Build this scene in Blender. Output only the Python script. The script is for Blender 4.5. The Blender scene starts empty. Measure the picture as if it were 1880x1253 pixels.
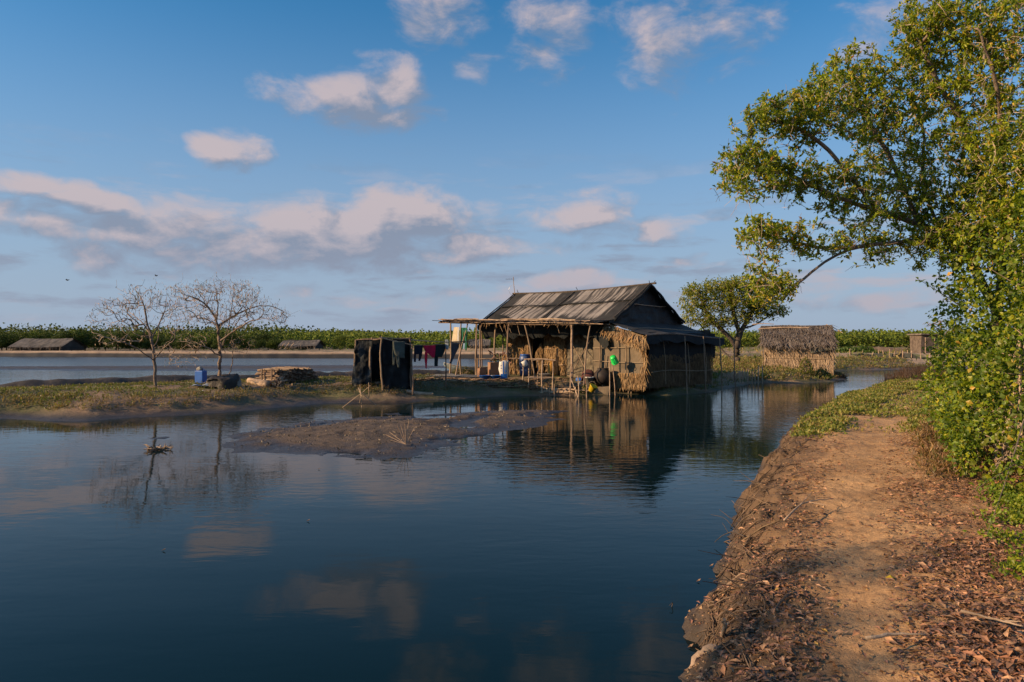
import bpy, math, random
import numpy as np
from mathutils import Vector

R = math.radians
random.seed(7)
rng = np.random.default_rng(11)
SC = bpy.context.scene
COL = SC.collection

# ------------------------------------------------------------------ camera
F = 1300.0            # focal length in photo pixels (photo 1880 wide)
CZ = 2.2              # eye height above the water
HOR = 632.0           # photo row of the horizon
cam_d = bpy.data.cameras.new("camera")
cam = bpy.data.objects.new("camera", cam_d)
COL.objects.link(cam)
cam.location = (0, 0, CZ)
cam.rotation_euler = (R(90), 0, 0)
cam_d.sensor_width = 36
cam_d.lens = F / 1880 * 36
cam_d.shift_y = (HOR - 626.5) / 1880
cam_d.clip_start = 0.05
cam_d.clip_end = 9000
SC.camera = cam

# ------------------------------------------------------------------ light
SUN_EL, SUN_AZ = R(20), R(180 + 74)      # azimuth clockwise from +Y (view direction)
sdir = Vector((math.sin(SUN_AZ) * math.cos(SUN_EL), math.cos(SUN_AZ) * math.cos(SUN_EL), math.sin(SUN_EL)))
sl = bpy.data.lights.new("sun", "SUN")
sl.energy = 5.0
sl.angle = R(0.53)
sl.color = (1.0, 0.68, 0.38)
so = bpy.data.objects.new("sun", sl)
COL.objects.link(so)
so.rotation_euler = sdir.to_track_quat('Z', 'Y').to_euler()

SC.view_settings.view_transform = 'Standard'
SC.view_settings.look = 'None'
SC.view_settings.exposure = 0.62
SC.view_settings.gamma = 1
SC.view_settings.use_curve_mapping = False
SC.cycles.max_bounces = 6
SC.cycles.diffuse_bounces = 2
SC.cycles.glossy_bounces = 3
SC.cycles.transmission_bounces = 3
SC.cycles.transparent_max_bounces = 4
SC.cycles.caustics_reflective = False
SC.cycles.caustics_refractive = False

world = bpy.data.worlds.new("World")
SC.world = world
world.use_nodes = True


class NT:
    """tiny helper for node trees"""
    def __init__(s, nt):
        s.nt = nt
        s.n = nt.nodes
        s.l = nt.links

    def new(s, t, **kw):
        n = s.n.new(t)
        for k, v in kw.items():
            setattr(n, k, v)
        return n

    def put(s, sock, v):
        if isinstance(v, bpy.types.NodeSocket):
            s.l.new(v, sock)
        elif v is not None:
            sock.default_value = v

    def math(s, op, a, b=None, c=None, clamp=False):
        n = s.new('ShaderNodeMath', operation=op)
        n.use_clamp = clamp
        s.put(n.inputs[0], a)
        if b is not None: s.put(n.inputs[1], b)
        if c is not None: s.put(n.inputs[2], c)
        return n.outputs[0]

    def vmath(s, op, a, b=None, c=None, out=0):
        n = s.new('ShaderNodeVectorMath', operation=op)
        s.put(n.inputs[0], a)
        if b is not None: s.put(n.inputs[1], b)
        if c is not None: s.put(n.inputs[2], c)
        return n.outputs[out]

    def noise(s, vec, scale, detail=4, rough=.55, dist=0.0, out=0):
        n = s.new('ShaderNodeTexNoise')
        if vec is not None: s.put(n.inputs['Vector'], vec)
        n.inputs['Scale'].default_value = scale
        n.inputs['Detail'].default_value = detail
        n.inputs['Roughness'].default_value = rough
        n.inputs['Distortion'].default_value = dist
        return n.outputs[out]

    def mix(s, f, a, b, mode='MIX'):
        n = s.new('ShaderNodeMix', data_type='RGBA', blend_type=mode)
        s.put(n.inputs[0], f)
        s.put(n.inputs[6], a if isinstance(a, bpy.types.NodeSocket) else (*a[:3], 1))
        s.put(n.inputs[7], b if isinstance(b, bpy.types.NodeSocket) else (*b[:3], 1))
        return n.outputs[2]

    def ss(s, v, lo, hi, t0=0.0, t1=1.0):
        n = s.new('ShaderNodeMapRange', interpolation_type='SMOOTHSTEP')
        s.put(n.inputs[0], v)
        s.put(n.inputs[1], lo); s.put(n.inputs[2], hi)
        s.put(n.inputs[3], t0); s.put(n.inputs[4], t1)
        return n.outputs[0]


# ------------------------------------------------------------------ sky with clouds
def blob(px, py, wx, wy, w=1.0):
    """one cumulus: direction and angular size"""
    az = math.atan((px - 940) / F)
    hyp = math.hypot(F, px - 940)
    return (az, (HOR - py) / hyp, 1.12 * wx * F / hyp ** 2, 1.12 * wy / hyp, w)


CLOUDS = [  # (centre, half sizes) of the cumulus in view, as seen from the bank
    blob(645, 182, 110, 52, 1.0), blob(720, 165, 66, 64, .8), blob(690, 212, 105, 34, .75), blob(502, 165, 26, 24, .45),
    blob(430, 276, 62, 34, .95), blob(810, 20, 72, 56, .45), blob(1012, 62, 76, 62, .45), blob(985, 30, 40, 50, .25),
    blob(1265, 38, 130, 100, .62), blob(1215, 95, 60, 48, .4), blob(1640, 30, 90, 50, .42), blob(1590, 90, 50, 40, .3), blob(878, 128, 30, 26, .35),
    blob(50, 345, 110, 22, .95), blob(190, 374, 100, 20, 1.0), blob(80, 410, 150, 30, .8), blob(230, 430, 140, 40, .8), blob(360, 415, 150, 44, .85), blob(450, 455, 120, 44, .95), blob(250, 480, 160, 24, .5),
    blob(130, 415, 110, 30, .6), blob(175, 470, 72, 30, 1.0), blob(300, 405, 120, 34, .6), blob(420, 425, 110, 46, .7),
    blob(330, 462, 66, 30, .95), blob(545, 415, 90, 50, 1.1), blob(610, 445, 200, 40, 1.1), blob(735, 408, 110, 50, 1.2), blob(640, 470, 180, 26, .8), blob(870, 465, 70, 20, .9),
    blob(660, 425, 110, 44, 1.0), blob(820, 460, 110, 24, .85), blob(905, 405, 34, 22, .4), blob(390, 480, 40, 16, .5),
    blob(1050, 400, 85, 30, 1.0), blob(1105, 425, 80, 24, .6), blob(1222, 424, 42, 24, .9), blob(1045, 455, 45, 14, .45),
    blob(1110, 345, 50, 20, .35), blob(1060, 520, 70, 16, .85), blob(930, 540, 110, 15, .6), blob(1265, 485, 30, 10, .5), blob(1610, 555, 130, 20, .7),
    blob(1500, 530, 90, 16, .5), blob(620, 490, 34, 9, .7), blob(690, 552, 110, 12, .55), blob(560, 530, 60, 10, .4), blob(1690, 540, 60, 14, .5),
]


def build_world():
    g = bpy.data.node_groups.new("cloud_density", 'ShaderNodeTree')
    g.interface.new_socket("Dir", in_out='INPUT', socket_type='NodeSocketVector')
    g.interface.new_socket("Density", in_out='OUTPUT', socket_type='NodeSocketFloat')
    g.interface.new_socket("Raw", in_out='OUTPUT', socket_type='NodeSocketFloat')
    t = NT(g)
    gi, go = t.new('NodeGroupInput'), t.new('NodeGroupOutput')
    d = gi.outputs[0]
    sep = t.new('ShaderNodeSeparateXYZ'); t.put(sep.inputs[0], d)
    x, y, z = sep.outputs
    az = t.math('ARCTAN2', x, y)
    hyp = t.math('SQRT', t.math('ADD', t.math('MULTIPLY', x, x), t.math('MULTIPLY', y, y)))
    te = t.math('DIVIDE', z, t.math('MAXIMUM', hyp, 0.02))
    cmb = t.new('ShaderNodeCombineXYZ'); t.put(cmb.inputs[0], az); t.put(cmb.inputs[1], te)
    # warp the blobs a little so that none is an ellipse
    sv = t.vmath('MULTIPLY', d, (1, 1, 1.9))
    warp = t.noise(sv, 7.0, 3, .6, out=1)
    P = t.vmath('MULTIPLY_ADD', t.vmath('SUBTRACT', warp, (.5, .5, .5)), (.085, .045, 0), cmb.outputs[0])
    acc = None
    for (a, e, wa, we, w) in CLOUDS:
        q = t.vmath('MULTIPLY_ADD', P, (1 / wa, 1 / we, 0), (-a / wa, -e / we, 0))
        r2 = t.vmath('DOT_PRODUCT', q, q, out=1)
        v = t.math('MULTIPLY_ADD', r2, -w * .62, w)
        acc = v if acc is None else t.math('MAXIMUM', acc, v)
    # cumulus in the parts of the sky that the photograph does not show
    gen = t.noise(t.vmath('MULTIPLY', d, (1, 1, 3.2)), 3.1, 2, .5)
    out = t.ss(t.math('ABSOLUTE', az), .66, .8)
    gen = t.math('MULTIPLY', t.math('SUBTRACT', gen, .52), t.math('MULTIPLY', out, 8.5))
    gen = t.math('SUBTRACT', gen, t.math('MULTIPLY', t.math('SUBTRACT', 1, out), 1.0))
    acc = t.math('MAXIMUM', acc, gen)
    fb = t.noise(sv, 13.0, 8, .6, .35)
    raw = t.math('ADD', acc, t.math('MULTIPLY', t.math('SUBTRACT', fb, .50), 2.2))
    t.put(go.inputs[1], raw)
    dens = t.ss(raw, .0, .92)
    # low streaks near the horizon
    st = t.noise(t.vmath('MULTIPLY', d, (3.4, 3.4, 19)), 2.4, 6, .6)
    st = t.ss(st, .47, .68)
    band = t.math('MULTIPLY', t.ss(te, .0, .05), t.ss(te, .30, .10))
    st = t.math('MULTIPLY', t.math('MULTIPLY', st, band), .78)
    t.put(go.inputs[0], t.math('MAXIMUM', dens, st))

    w = NT(world.node_tree)
    w.n.clear()
    outn = w.new('ShaderNodeOutputWorld')
    bg = w.new('ShaderNodeBackground')
    w.l.new(bg.outputs[0], outn.inputs[0])
    sky = w.new('ShaderNodeTexSky', sky_type='NISHITA')
    sky.sun_disc = False
    sky.sun_elevation = SUN_EL
    sky.sun_rotation = SUN_AZ
    sky.air_density = 1.0
    sky.dust_density = 0.6
    sky.ozone_density = 2.2
    tc = w.new('ShaderNodeTexCoord')
    dirv = tc.outputs['Generated']
    g1 = w.new('ShaderNodeGroup'); g1.node_tree = g
    g2 = w.new('ShaderNodeGroup'); g2.node_tree = g
    w.put(g1.inputs[0], dirv)
    w.put(g2.inputs[0], w.vmath('ADD', dirv, (-.022, 0, .026)))
    sp = w.new('ShaderNodeSeparateXYZ'); w.put(sp.inputs[0], dirv)
    zz = sp.outputs[2]
    # air over the salt flats: lilac-grey towards the horizon
    skyc = w.mix(1.0, sky.outputs[0], (.38, 1.16, 1.52), 'MULTIPLY')
    low = w.ss(zz, -.02, .48, 1.0, .0)
    skyc = w.mix(w.math('MULTIPLY', low, .95), skyc, (3.6, 4.2, 5.5))
    lit = w.math('ADD', w.math('MULTIPLY', w.math('SUBTRACT', g1.outputs[1], g2.outputs[1]), 1.45), .25, clamp=True)
    ccol = w.mix(lit, (2.35, 2.75, 3.65), (5.9, 4.9, 4.95))
    # far clouds sink into the air
    ccol = w.mix(w.ss(zz, .02, .22, .45, .0), ccol, (3.2, 3.35, 4.4))
    alpha = w.math('MULTIPLY', g1.outputs[0], w.ss(zz, .0, .03, .3, .86))
    fin = w.mix(alpha, skyc, ccol)
    w.put(bg.inputs[0], fin)
    bg.inputs[1].default_value = 0.066
    world.cycles.sampling_method = 'MANUAL'
    world.cycles.sample_map_resolution = 512


build_world()

# ------------------------------------------------------------------ numeric helpers
def Q(px, py, Y):
    """a point Y metres in front of the bank where the photograph shows (px, py)"""
    return np.array(((px - 940) / F * Y, Y, CZ - (py - HOR) / F * Y))


def W0(px, py, z=0.0):
    Y = (CZ - z) * F / (py - HOR)
    return ((px - 940) / F * Y, Y)


def _h(ix, iy, iz, seed):
    n = (ix.astype(np.int64) * 374761393 + iy.astype(np.int64) * 668265263 + iz.astype(np.int64) * 2147483647 + seed * 1274126177) & 0x7fffffff
    n = ((n ^ (n >> 13)) * 1274126177) & 0x7fffffff
    n = (n ^ (n >> 16))
    return (n & 0xffff) / 65535.0


def vn(x, y, z=None, seed=0):
    x = np.asarray(x, float); y = np.asarray(y, float)
    z = np.zeros_like(x) if z is None else np.asarray(z, float)
    x, y, z = np.broadcast_arrays(x, y, z)
    ix, iy, iz = np.floor(x), np.floor(y), np.floor(z)
    fx, fy, fz = x - ix, y - iy, z - iz
    fx, fy, fz = (f * f * (3 - 2 * f) for f in (fx, fy, fz))
    r = 0
    for a in (0, 1):
        for b in (0, 1):
            for c in ((0, 1) if np.any(fz) else (0,)):
                wgt = (fx if a else 1 - fx) * (fy if b else 1 - fy) * (fz if c else 1 - fz)
                r = r + wgt * _h(ix + a, iy + b, iz + c, seed)
    return r


def fbm(x, y, z=None, o=4, seed=0, g=.5):
    r, a, s, t = 0, 1.0, 1.0, 0.0
    for k in range(o):
        r = r + a * vn(np.asarray(x) * s, np.asarray(y) * s, None if z is None else np.asarray(z) * s, seed + k)
        t += a; a *= g; s *= 2.03
    return r / t


def sdist(X, Y, poly):
    """signed distance to a closed polygon, positive inside"""
    P = np.asarray(poly, float)
    n = len(P)
    dmin = np.full(X.shape, 1e18)
    inside = np.zeros(X.shape, bool)
    for i in range(n):
        ax, ay = P[i]; bx, by = P[(i + 1) % n]
        ex, ey = bx - ax, by - ay
        L = ex * ex + ey * ey + 1e-12
        t = np.clip(((X - ax) * ex + (Y - ay) * ey) / L, 0, 1)
        dd = (X - ax - t * ex) ** 2 + (Y - ay - t * ey) ** 2
        dmin = np.minimum(dmin, dd)
        c = ((ay > Y) != (by > Y)) & (X < ex * (Y - ay) / (ey if abs(ey) > 1e-12 else 1e-12) + ax)
        inside ^= c
    d = np.sqrt(dmin)
    return np.where(inside, d, -d)


# ------------------------------------------------------------------ mesh helpers
class MB:
    def __init__(s):
        s.v, s.c, s.t, s.q = [], [], [], []
        s.n = 0

    def add(s, v, quads=None, tris=None, col=(1, 1, 1)):
        v = np.asarray(v, float).reshape(-1, 3)
        c = np.asarray(col, float)
        if c.ndim == 1: c = np.tile(c[:3], (len(v), 1))
        if quads is not None and len(quads): s.q.append(np.asarray(quads, int).reshape(-1, 4) + s.n)
        if tris is not None and len(tris): s.t.append(np.asarray(tris, int).reshape(-1, 3) + s.n)
        s.v.append(v); s.c.append(c); s.n += len(v)
        return s

    def grid(s, pts, col=(1, 1, 1)):
        """pts (n, m, 3)"""
        pts = np.asarray(pts, float)
        n, m = pts.shape[:2]
        i = np.arange(n - 1)[:, None] * m + np.arange(m - 1)[None, :]
        q = np.stack([i, i + 1, i + m + 1, i + m], -1).reshape(-1, 4)
        c = np.asarray(col, float)
        if c.ndim == 3: c = c.reshape(-1, 3)
        return s.add(pts.reshape(-1, 3), quads=q, col=c)

    def box(s, c, size, rz=0.0, col=(1, 1, 1), tilt=0.0, jit=0.0, taper=1.0):
        hx, hy, hz = np.asarray(size) / 2
        v = np.array([(x * (taper if z > 0 else 1), y * (taper if z > 0 else 1), z) for z in (-hz, hz) for x, y in ((-hx, -hy), (hx, -hy), (hx, hy), (-hx, hy))], float)
        if jit: v += rng.uniform(-jit, jit, v.shape)
        if tilt:
            ct, st = math.cos(tilt), math.sin(tilt)
            v = np.stack([v[:, 0] * ct - v[:, 2] * st, v[:, 1], v[:, 0] * st + v[:, 2] * ct], 1)
        cz_, sz_ = math.cos(rz), math.sin(rz)
        v = np.stack([v[:, 0] * cz_ - v[:, 1] * sz_, v[:, 0] * sz_ + v[:, 1] * cz_, v[:, 2]], 1) + np.asarray(c, float)
        return s.add(v, quads=[(3, 2, 1, 0), (4, 5, 6, 7), (0, 1, 5, 4), (1, 2, 6, 5), (2, 3, 7, 6), (3, 0, 4, 7)], col=col)

    def tube(s, pts, r, n=6, col=(1, 1, 1), caps=True, squash=None):
        P = np.asarray(pts, float)
        m = len(P)
        r = np.broadcast_to(np.asarray(r, float), (m,))
        T = np.gradient(P, axis=0)
        T /= np.linalg.norm(T, axis=1, keepdims=True) + 1e-9
        ref = np.array((0, 0, 1.0)) if abs(T[:, 2]).mean() < .8 else np.array((1.0, 0, 0))
        A = np.cross(T, ref); A /= np.linalg.norm(A, axis=1, keepdims=True) + 1e-9
        B = np.cross(T, A)
        th = np.arange(n) / n * 2 * math.pi
        V = P[:, None, :] + r[:, None, None] * (np.cos(th)[None, :, None] * A[:, None, :] + np.sin(th)[None, :, None] * B[:, None, :])
        i = np.arange(m - 1)[:, None] * n
        j = np.arange(n)[None, :]
        k = (j + 1) % n
        q = np.stack([i + j, i + n + j, i + n + k, i + k], -1).reshape(-1, 4)
        t = []
        if caps:
            for a in range(1, n - 1):
                t.append((0, a, a + 1)); t.append(((m - 1) * n, (m - 1) * n + a + 1, (m - 1) * n + a))
        return s.add(V.reshape(-1, 3), quads=q, tris=t, col=col)

    def lathe(s, prof, c=(0, 0, 0), n=16, col=(1, 1, 1), M=None):
        """prof [(r, z)...]"""
        th = np.arange(n) / n * 2 * math.pi
        V = np.array([[(r * math.cos(a), r * math.sin(a), z) for a in th] for r, z in prof])
        V = V.reshape(-1, 3)
        if M is not None: V = V @ np.asarray(M, float).T
        m = len(prof)
        i = np.arange(m - 1)[:, None] * n; j = np.arange(n)[None, :]; k = (j + 1) % n
        q = np.stack([i + j, i + k, i + n + k, i + n + j], -1).reshape(-1, 4)
        return s.add(V + np.asarray(c, float), quads=q, col=col)

    def mesh(s, name, off=(0, 0, 0), smooth=False):
        V = np.concatenate(s.v) - np.asarray(off, float)
        C = np.concatenate(s.c)
        q = np.concatenate(s.q) if s.q else np.zeros((0, 4), int)
        t = np.concatenate(s.t) if s.t else np.zeros((0, 3), int)
        me = bpy.data.meshes.new(name)
        me.vertices.add(len(V)); me.vertices.foreach_set('co', V.astype(np.float32).ravel())
        nl = q.size + t.size
        me.loops.add(nl)
        me.loops.foreach_set('vertex_index', np.concatenate([q.ravel(), t.ravel()]).astype(np.int32))
        me.polygons.add(len(q) + len(t))
        ls = np.concatenate([np.arange(len(q)) * 4, len(q) * 4 + np.arange(len(t)) * 3]).astype(np.int32)
        me.polygons.foreach_set('loop_start', ls)
        me.polygons.foreach_set('use_smooth', np.full(len(ls), smooth))
        at = me.color_attributes.new('Col', 'FLOAT_COLOR', 'POINT')
        at.data.foreach_set('color', np.concatenate([C, np.ones((len(C), 1))], 1).astype(np.float32).ravel())
        me.update(); me.validate()
        return me


def wloc(o):
    v = Vector((0, 0, 0))
    while o is not None:
        v += o.location; o = o.parent
    return v


def obj(name, mb, mt, parent=None, smooth=False, label=None, cat=None, group=None, kind=None, origin=None):
    """link a mesh builder (world coordinates) as one object; below a parent its vertices become local"""
    off = wloc(parent) if parent is not None else Vector(origin if origin is not None else (0, 0, 0))
    me = mb.mesh(name, off, smooth) if isinstance(mb, MB) else mb
    o = bpy.data.objects.new(name, me)
    COL.objects.link(o)
    if mt is not None and not len(me.materials): me.materials.append(mt)
    if parent is not None: o.parent = parent
    elif origin is not None: o.location = origin
    return tag(o, label, cat, group, kind)


def tag(o, label=None, cat=None, group=None, kind=None):
    if label: o['label'] = label
    if cat: o['category'] = cat
    if group: o['group'] = group
    if kind: o['kind'] = kind
    return o


def thing(name, label, cat, loc=(0, 0, 0), group=None):
    o = bpy.data.objects.new(name, None)
    COL.objects.link(o)
    o.location = loc
    o.empty_display_size = .2
    return tag(o, label, cat, group)


def wob(p0, p1, n=6, amp=.03, sag=0.0, seed=None):
    """a crooked pole between two points"""
    p0, p1 = np.asarray(p0, float), np.asarray(p1, float)
    t = np.linspace(0, 1, n)[:, None]
    P = p0 + (p1 - p0) * t
    ph = rng.uniform(0, 6.28, 3); k = rng.uniform(2.5, 6, 3)
    j = np.sin(t * k + ph) - ((1 - t) * np.sin(ph) + t * np.sin(k + ph))
    P = P + j * amp
    P[1:-1] += rng.uniform(-amp, amp, (n - 2, 3)) * .35
    P[:, 2] -= sag * 4 * t[:, 0] * (1 - t[:, 0])
    return P


def pole(p0, p1, r0=.04, r1=None, n=6, sides=6, amp=.03, sag=0, col=(1, 1, 1)):
    r1 = r0 * .8 if r1 is None else r1
    m = MB()
    P = wob(p0, p1, n, amp, sag)
    rr = np.linspace(r0, r1, n) * rng.uniform(.88, 1.12, n)
    m.tube(P, rr, sides, col=col)
    return m


# ------------------------------------------------------------------ materials
def mat(name, c1, c2=None, scale=6.0, rough=.85, bump=0.0, bscale=None, col=False, trans=0.0, spec=.3, stretch=(1, 1, 1), metal=0.0, detail=5, tint=None, coords='Object', rnd=0.0):
    m = bpy.data.materials.new(name)
    m.use_nodes = True
    t = NT(m.node_tree); t.n.clear()
    out = t.new('ShaderNodeOutputMaterial')
    b = t.new('ShaderNodeBsdfPrincipled')
    tc = t.new('ShaderNodeTexCoord')
    v = tc.outputs[coords]
    if stretch != (1, 1, 1): v = t.vmath('MULTIPLY', v, stretch)
    if c2 is None: c2 = tuple(x * .7 for x in c1)
    n = t.noise(v, scale, detail, .62)
    base = t.mix(t.ss(n, .32, .68), c1, c2)
    if col:
        a = t.new('ShaderNodeAttribute', attribute_name='Col')
        base = t.mix(1.0, base, a.outputs['Color'], 'MULTIPLY')
    if rnd:
        oi = t.new('ShaderNodeObjectInfo')
        hsv = t.new('ShaderNodeHueSaturation')
        t.put(hsv.inputs['Color'], base)
        t.put(hsv.inputs['Value'], t.math('MULTIPLY_ADD', oi.outputs['Random'], rnd, 1 - rnd / 2))
        t.put(hsv.inputs['Hue'], t.math('MULTIPLY_ADD', oi.outputs['Random'], rnd * .05, .5 - rnd * .025))
        base = hsv.outputs[0]
    t.put(b.inputs['Base Color'], base)
    b.inputs['Roughness'].default_value = rough
    b.inputs['Specular IOR Level'].default_value = spec
    b.inputs['Metallic'].default_value = metal
    if bump:
        bn = t.new('ShaderNodeBump')
        bn.inputs['Strength'].default_value = 1.0
        bn.inputs['Distance'].default_value = bump
        t.put(bn.inputs['Height'], t.noise(v, bscale or scale * 3, 6, .65))
        t.put(b.inputs['Normal'], bn.outputs[0])
    sh = b.outputs[0]
    if trans:
        tr = t.new('ShaderNodeBsdfTranslucent')
        t.put(tr.inputs[0], t.mix(1.0, base, (1.25, 1.15, .55), 'MULTIPLY'))
        mx = t.new('ShaderNodeMixShader'); mx.inputs[0].default_value = trans
        t.put(mx.inputs[1], sh); t.put(mx.inputs[2], tr.outputs[0])
        sh = mx.outputs[0]
    t.put(out.inputs[0], sh)
    return m


M = {}
M['wood'] = mat('weathered_wood', (.30, .215, .15), (.16, .11, .075), 5, .9, .008, 40, stretch=(1, 1, .35), rnd=.35)
M['wood_pale'] = mat('pale_driftwood', (.46, .34, .24), (.26, .18, .12), 5, .9, .01, 30, rnd=.2)
M['bark'] = mat('grey_bark', (.25, .19, .145), (.12, .09, .07), 9, .95, .02, 24)
M['bark_dark'] = mat('dark_bark', (.10, .08, .065), (.05, .04, .033), 7, .95, .02, 20)
M['twig'] = mat('twig', (.44, .34, .26), (.28, .21, .16), 4, .9)
M['straw'] = mat('dry_palm_thatch', (.40, .275, .155), (.25, .165, .09), 3, .9, col=True, trans=.1)
M['thatch_grey'] = mat('weathered_thatch', (.22, .185, .16), (.11, .09, .08), 3, .95, col=True)
M['tarp'] = mat('black_tarpaulin', (.022, .025, .027), (.012, .014, .016), 2.5, .8, .02, 5, col=True, spec=.15)
M['rooftarp'] = mat('worn_roof_tarpaulin', (.034, .034, .034), (.024, .024, .025), 3, .8, .012, 6, col=True, spec=.15)
M['gable'] = mat('dark_blue_tarpaulin', (.013, .020, .026), (.007, .009, .011), 2, .55, .04, 4, col=True, spec=.25)
M['net'] = mat('dusty_shade_net', (.17, .13, .09), (.11, .088, .062), 1.6, .85, .02, 7, col=True)
M['netdark'] = mat('crinkled_dark_net', (.15, .125, .09), (.06, .05, .04), 5, .8, .05, 9, col=True)
M['rope'] = mat('rope', (.42, .33, .22), (.3, .22, .15), 20)
M['blue'] = mat('blue_plastic', (.008, .10, .40), (.006, .07, .30), 3, .4, .003, 8, spec=.5)
M['bluedark'] = mat('faded_blue_plastic', (.05, .09, .22), (.03, .06, .16), 3, .45, spec=.5)
M['green'] = mat('green_plastic', (.02, .60, .10), (.015, .5, .08), 3, .35, spec=.5)
M['yellow'] = mat('yellow_plastic', (.72, .50, .03), (.6, .4, .02), 3, .4, spec=.5)
M['orange'] = mat('orange_plastic', (.66, .34, .07), (.55, .27, .05), 3, .45, spec=.4)
M['white'] = mat('white_plastic', (.66, .64, .60), (.5, .48, .44), 5, .5)
M['clay'] = mat('brown_clay', (.20, .10, .07), (.12, .06, .045), 5, .75, .006)
M['pot'] = mat('sooty_pot', (.035, .025, .022), (.02, .015, .013), 5, .6)
M['alu'] = mat('dull_metal', (.35, .33, .30), (.22, .2, .18), 6, .45, metal=.4)
M['cardboard'] = mat('brown_board', (.30, .17, .10), (.22, .12, .07), 4, .9)
M['boat'] = mat('pale_boat_paint', (.50, .56, .50), (.34, .38, .33), 4, .7, .006)
M['antenna'] = mat('antenna_metal', (.5, .5, .5), (.35, .35, .35), 5, .4, metal=.6)


def cloth_mat(name, c):
    return mat(name, c, tuple(x * .75 for x in c), 6, .95, .015, 14, trans=.12)


def leaf_mat(name, trans=.35, rough=.45, spec=.4):
    m = bpy.data.materials.new(name); m.use_nodes = True
    t = NT(m.node_tree); t.n.clear()
    out = t.new('ShaderNodeOutputMaterial')
    b = t.new('ShaderNodeBsdfPrincipled')
    a = t.new('ShaderNodeAttribute', attribute_name='Col')
    t.put(b.inputs['Base Color'], a.outputs['Color'])
    b.inputs['Roughness'].default_value = rough
    b.inputs['Specular IOR Level'].default_value = spec
    tr = t.new('ShaderNodeBsdfTranslucent')
    t.put(tr.inputs[0], t.mix(1.0, a.outputs['Color'], (1.2, 1.4, .5), 'MULTIPLY'))
    mx = t.new('ShaderNodeMixShader'); mx.inputs[0].default_value = trans
    t.put(mx.inputs[1], b.outputs[0]); t.put(mx.inputs[2], tr.outputs[0])
    t.put(out.inputs[0], mx.outputs[0])
    return m


M['leaf'] = leaf_mat('leaf', .42)
M['dryleaf'] = leaf_mat('dry_leaf', .08, .6, .35)
M['farleaf'] = leaf_mat('far_leaf', .2, .7, .2)


def water_mat():
    m = bpy.data.materials.new('still_creek_water'); m.use_nodes = True
    t = NT(m.node_tree); t.n.clear()
    out = t.new('ShaderNodeOutputMaterial')
    b = t.new('ShaderNodeBsdfPrincipled')
    geo = t.new('ShaderNodeNewGeometry')
    pos = geo.outputs['Position']
    b.inputs['Base Color'].default_value = (.0035, .013, .016, 1)
    b.inputs['IOR'].default_value = 1.33
    b.inputs['Specular IOR Level'].default_value = .15
    patch = t.ss(t.noise(t.vmath('MULTIPLY', pos, (.16, .12, 1)), 1.0, 3, .5), .40, .62, .25, 1.0)
    sep = t.new('ShaderNodeSeparateXYZ'); t.put(sep.inputs[0], pos)
    # the breeze reaches the open reach beside the house more than the mouth of the creek
    breeze = t.ss(sep.outputs[1], 6.0, 15.0, .22, 1.0)
    t.put(b.inputs['Roughness'], t.ss(sep.outputs[1], 30.0, 95.0, .03, .24))
    n1 = t.noise(t.vmath('MULTIPLY', pos, (1.0, 2.3, 1)), 2.4, 2, .5, .4)
    n2 = t.noise(t.vmath('MULTIPLY', pos, (.8, 1.7, 1)), 9.0, 2, .5, .3)
    n3 = t.noise(t.vmath('MULTIPLY', pos, (.25, .7, 1)), 1.0, 2, .5)
    h = t.math('ADD', t.math('MULTIPLY', n1, .0085), t.math('MULTIPLY', n2, .0015))
    h = t.math('MULTIPLY', h, t.math('MULTIPLY', patch, breeze))
    h = t.math('ADD', h, t.math('MULTIPLY', n3, .007))
    bn = t.new('ShaderNodeBump')
    bn.inputs['Strength'].default_value = 1.0
    bn.inputs['Distance'].default_value = 1.0
    t.put(bn.inputs['Height'], h)
    t.put(b.inputs['Normal'], bn.outputs[0])
    t.put(out.inputs[0], b.outputs[0])
    return m


M['water'] = water_mat()


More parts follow.
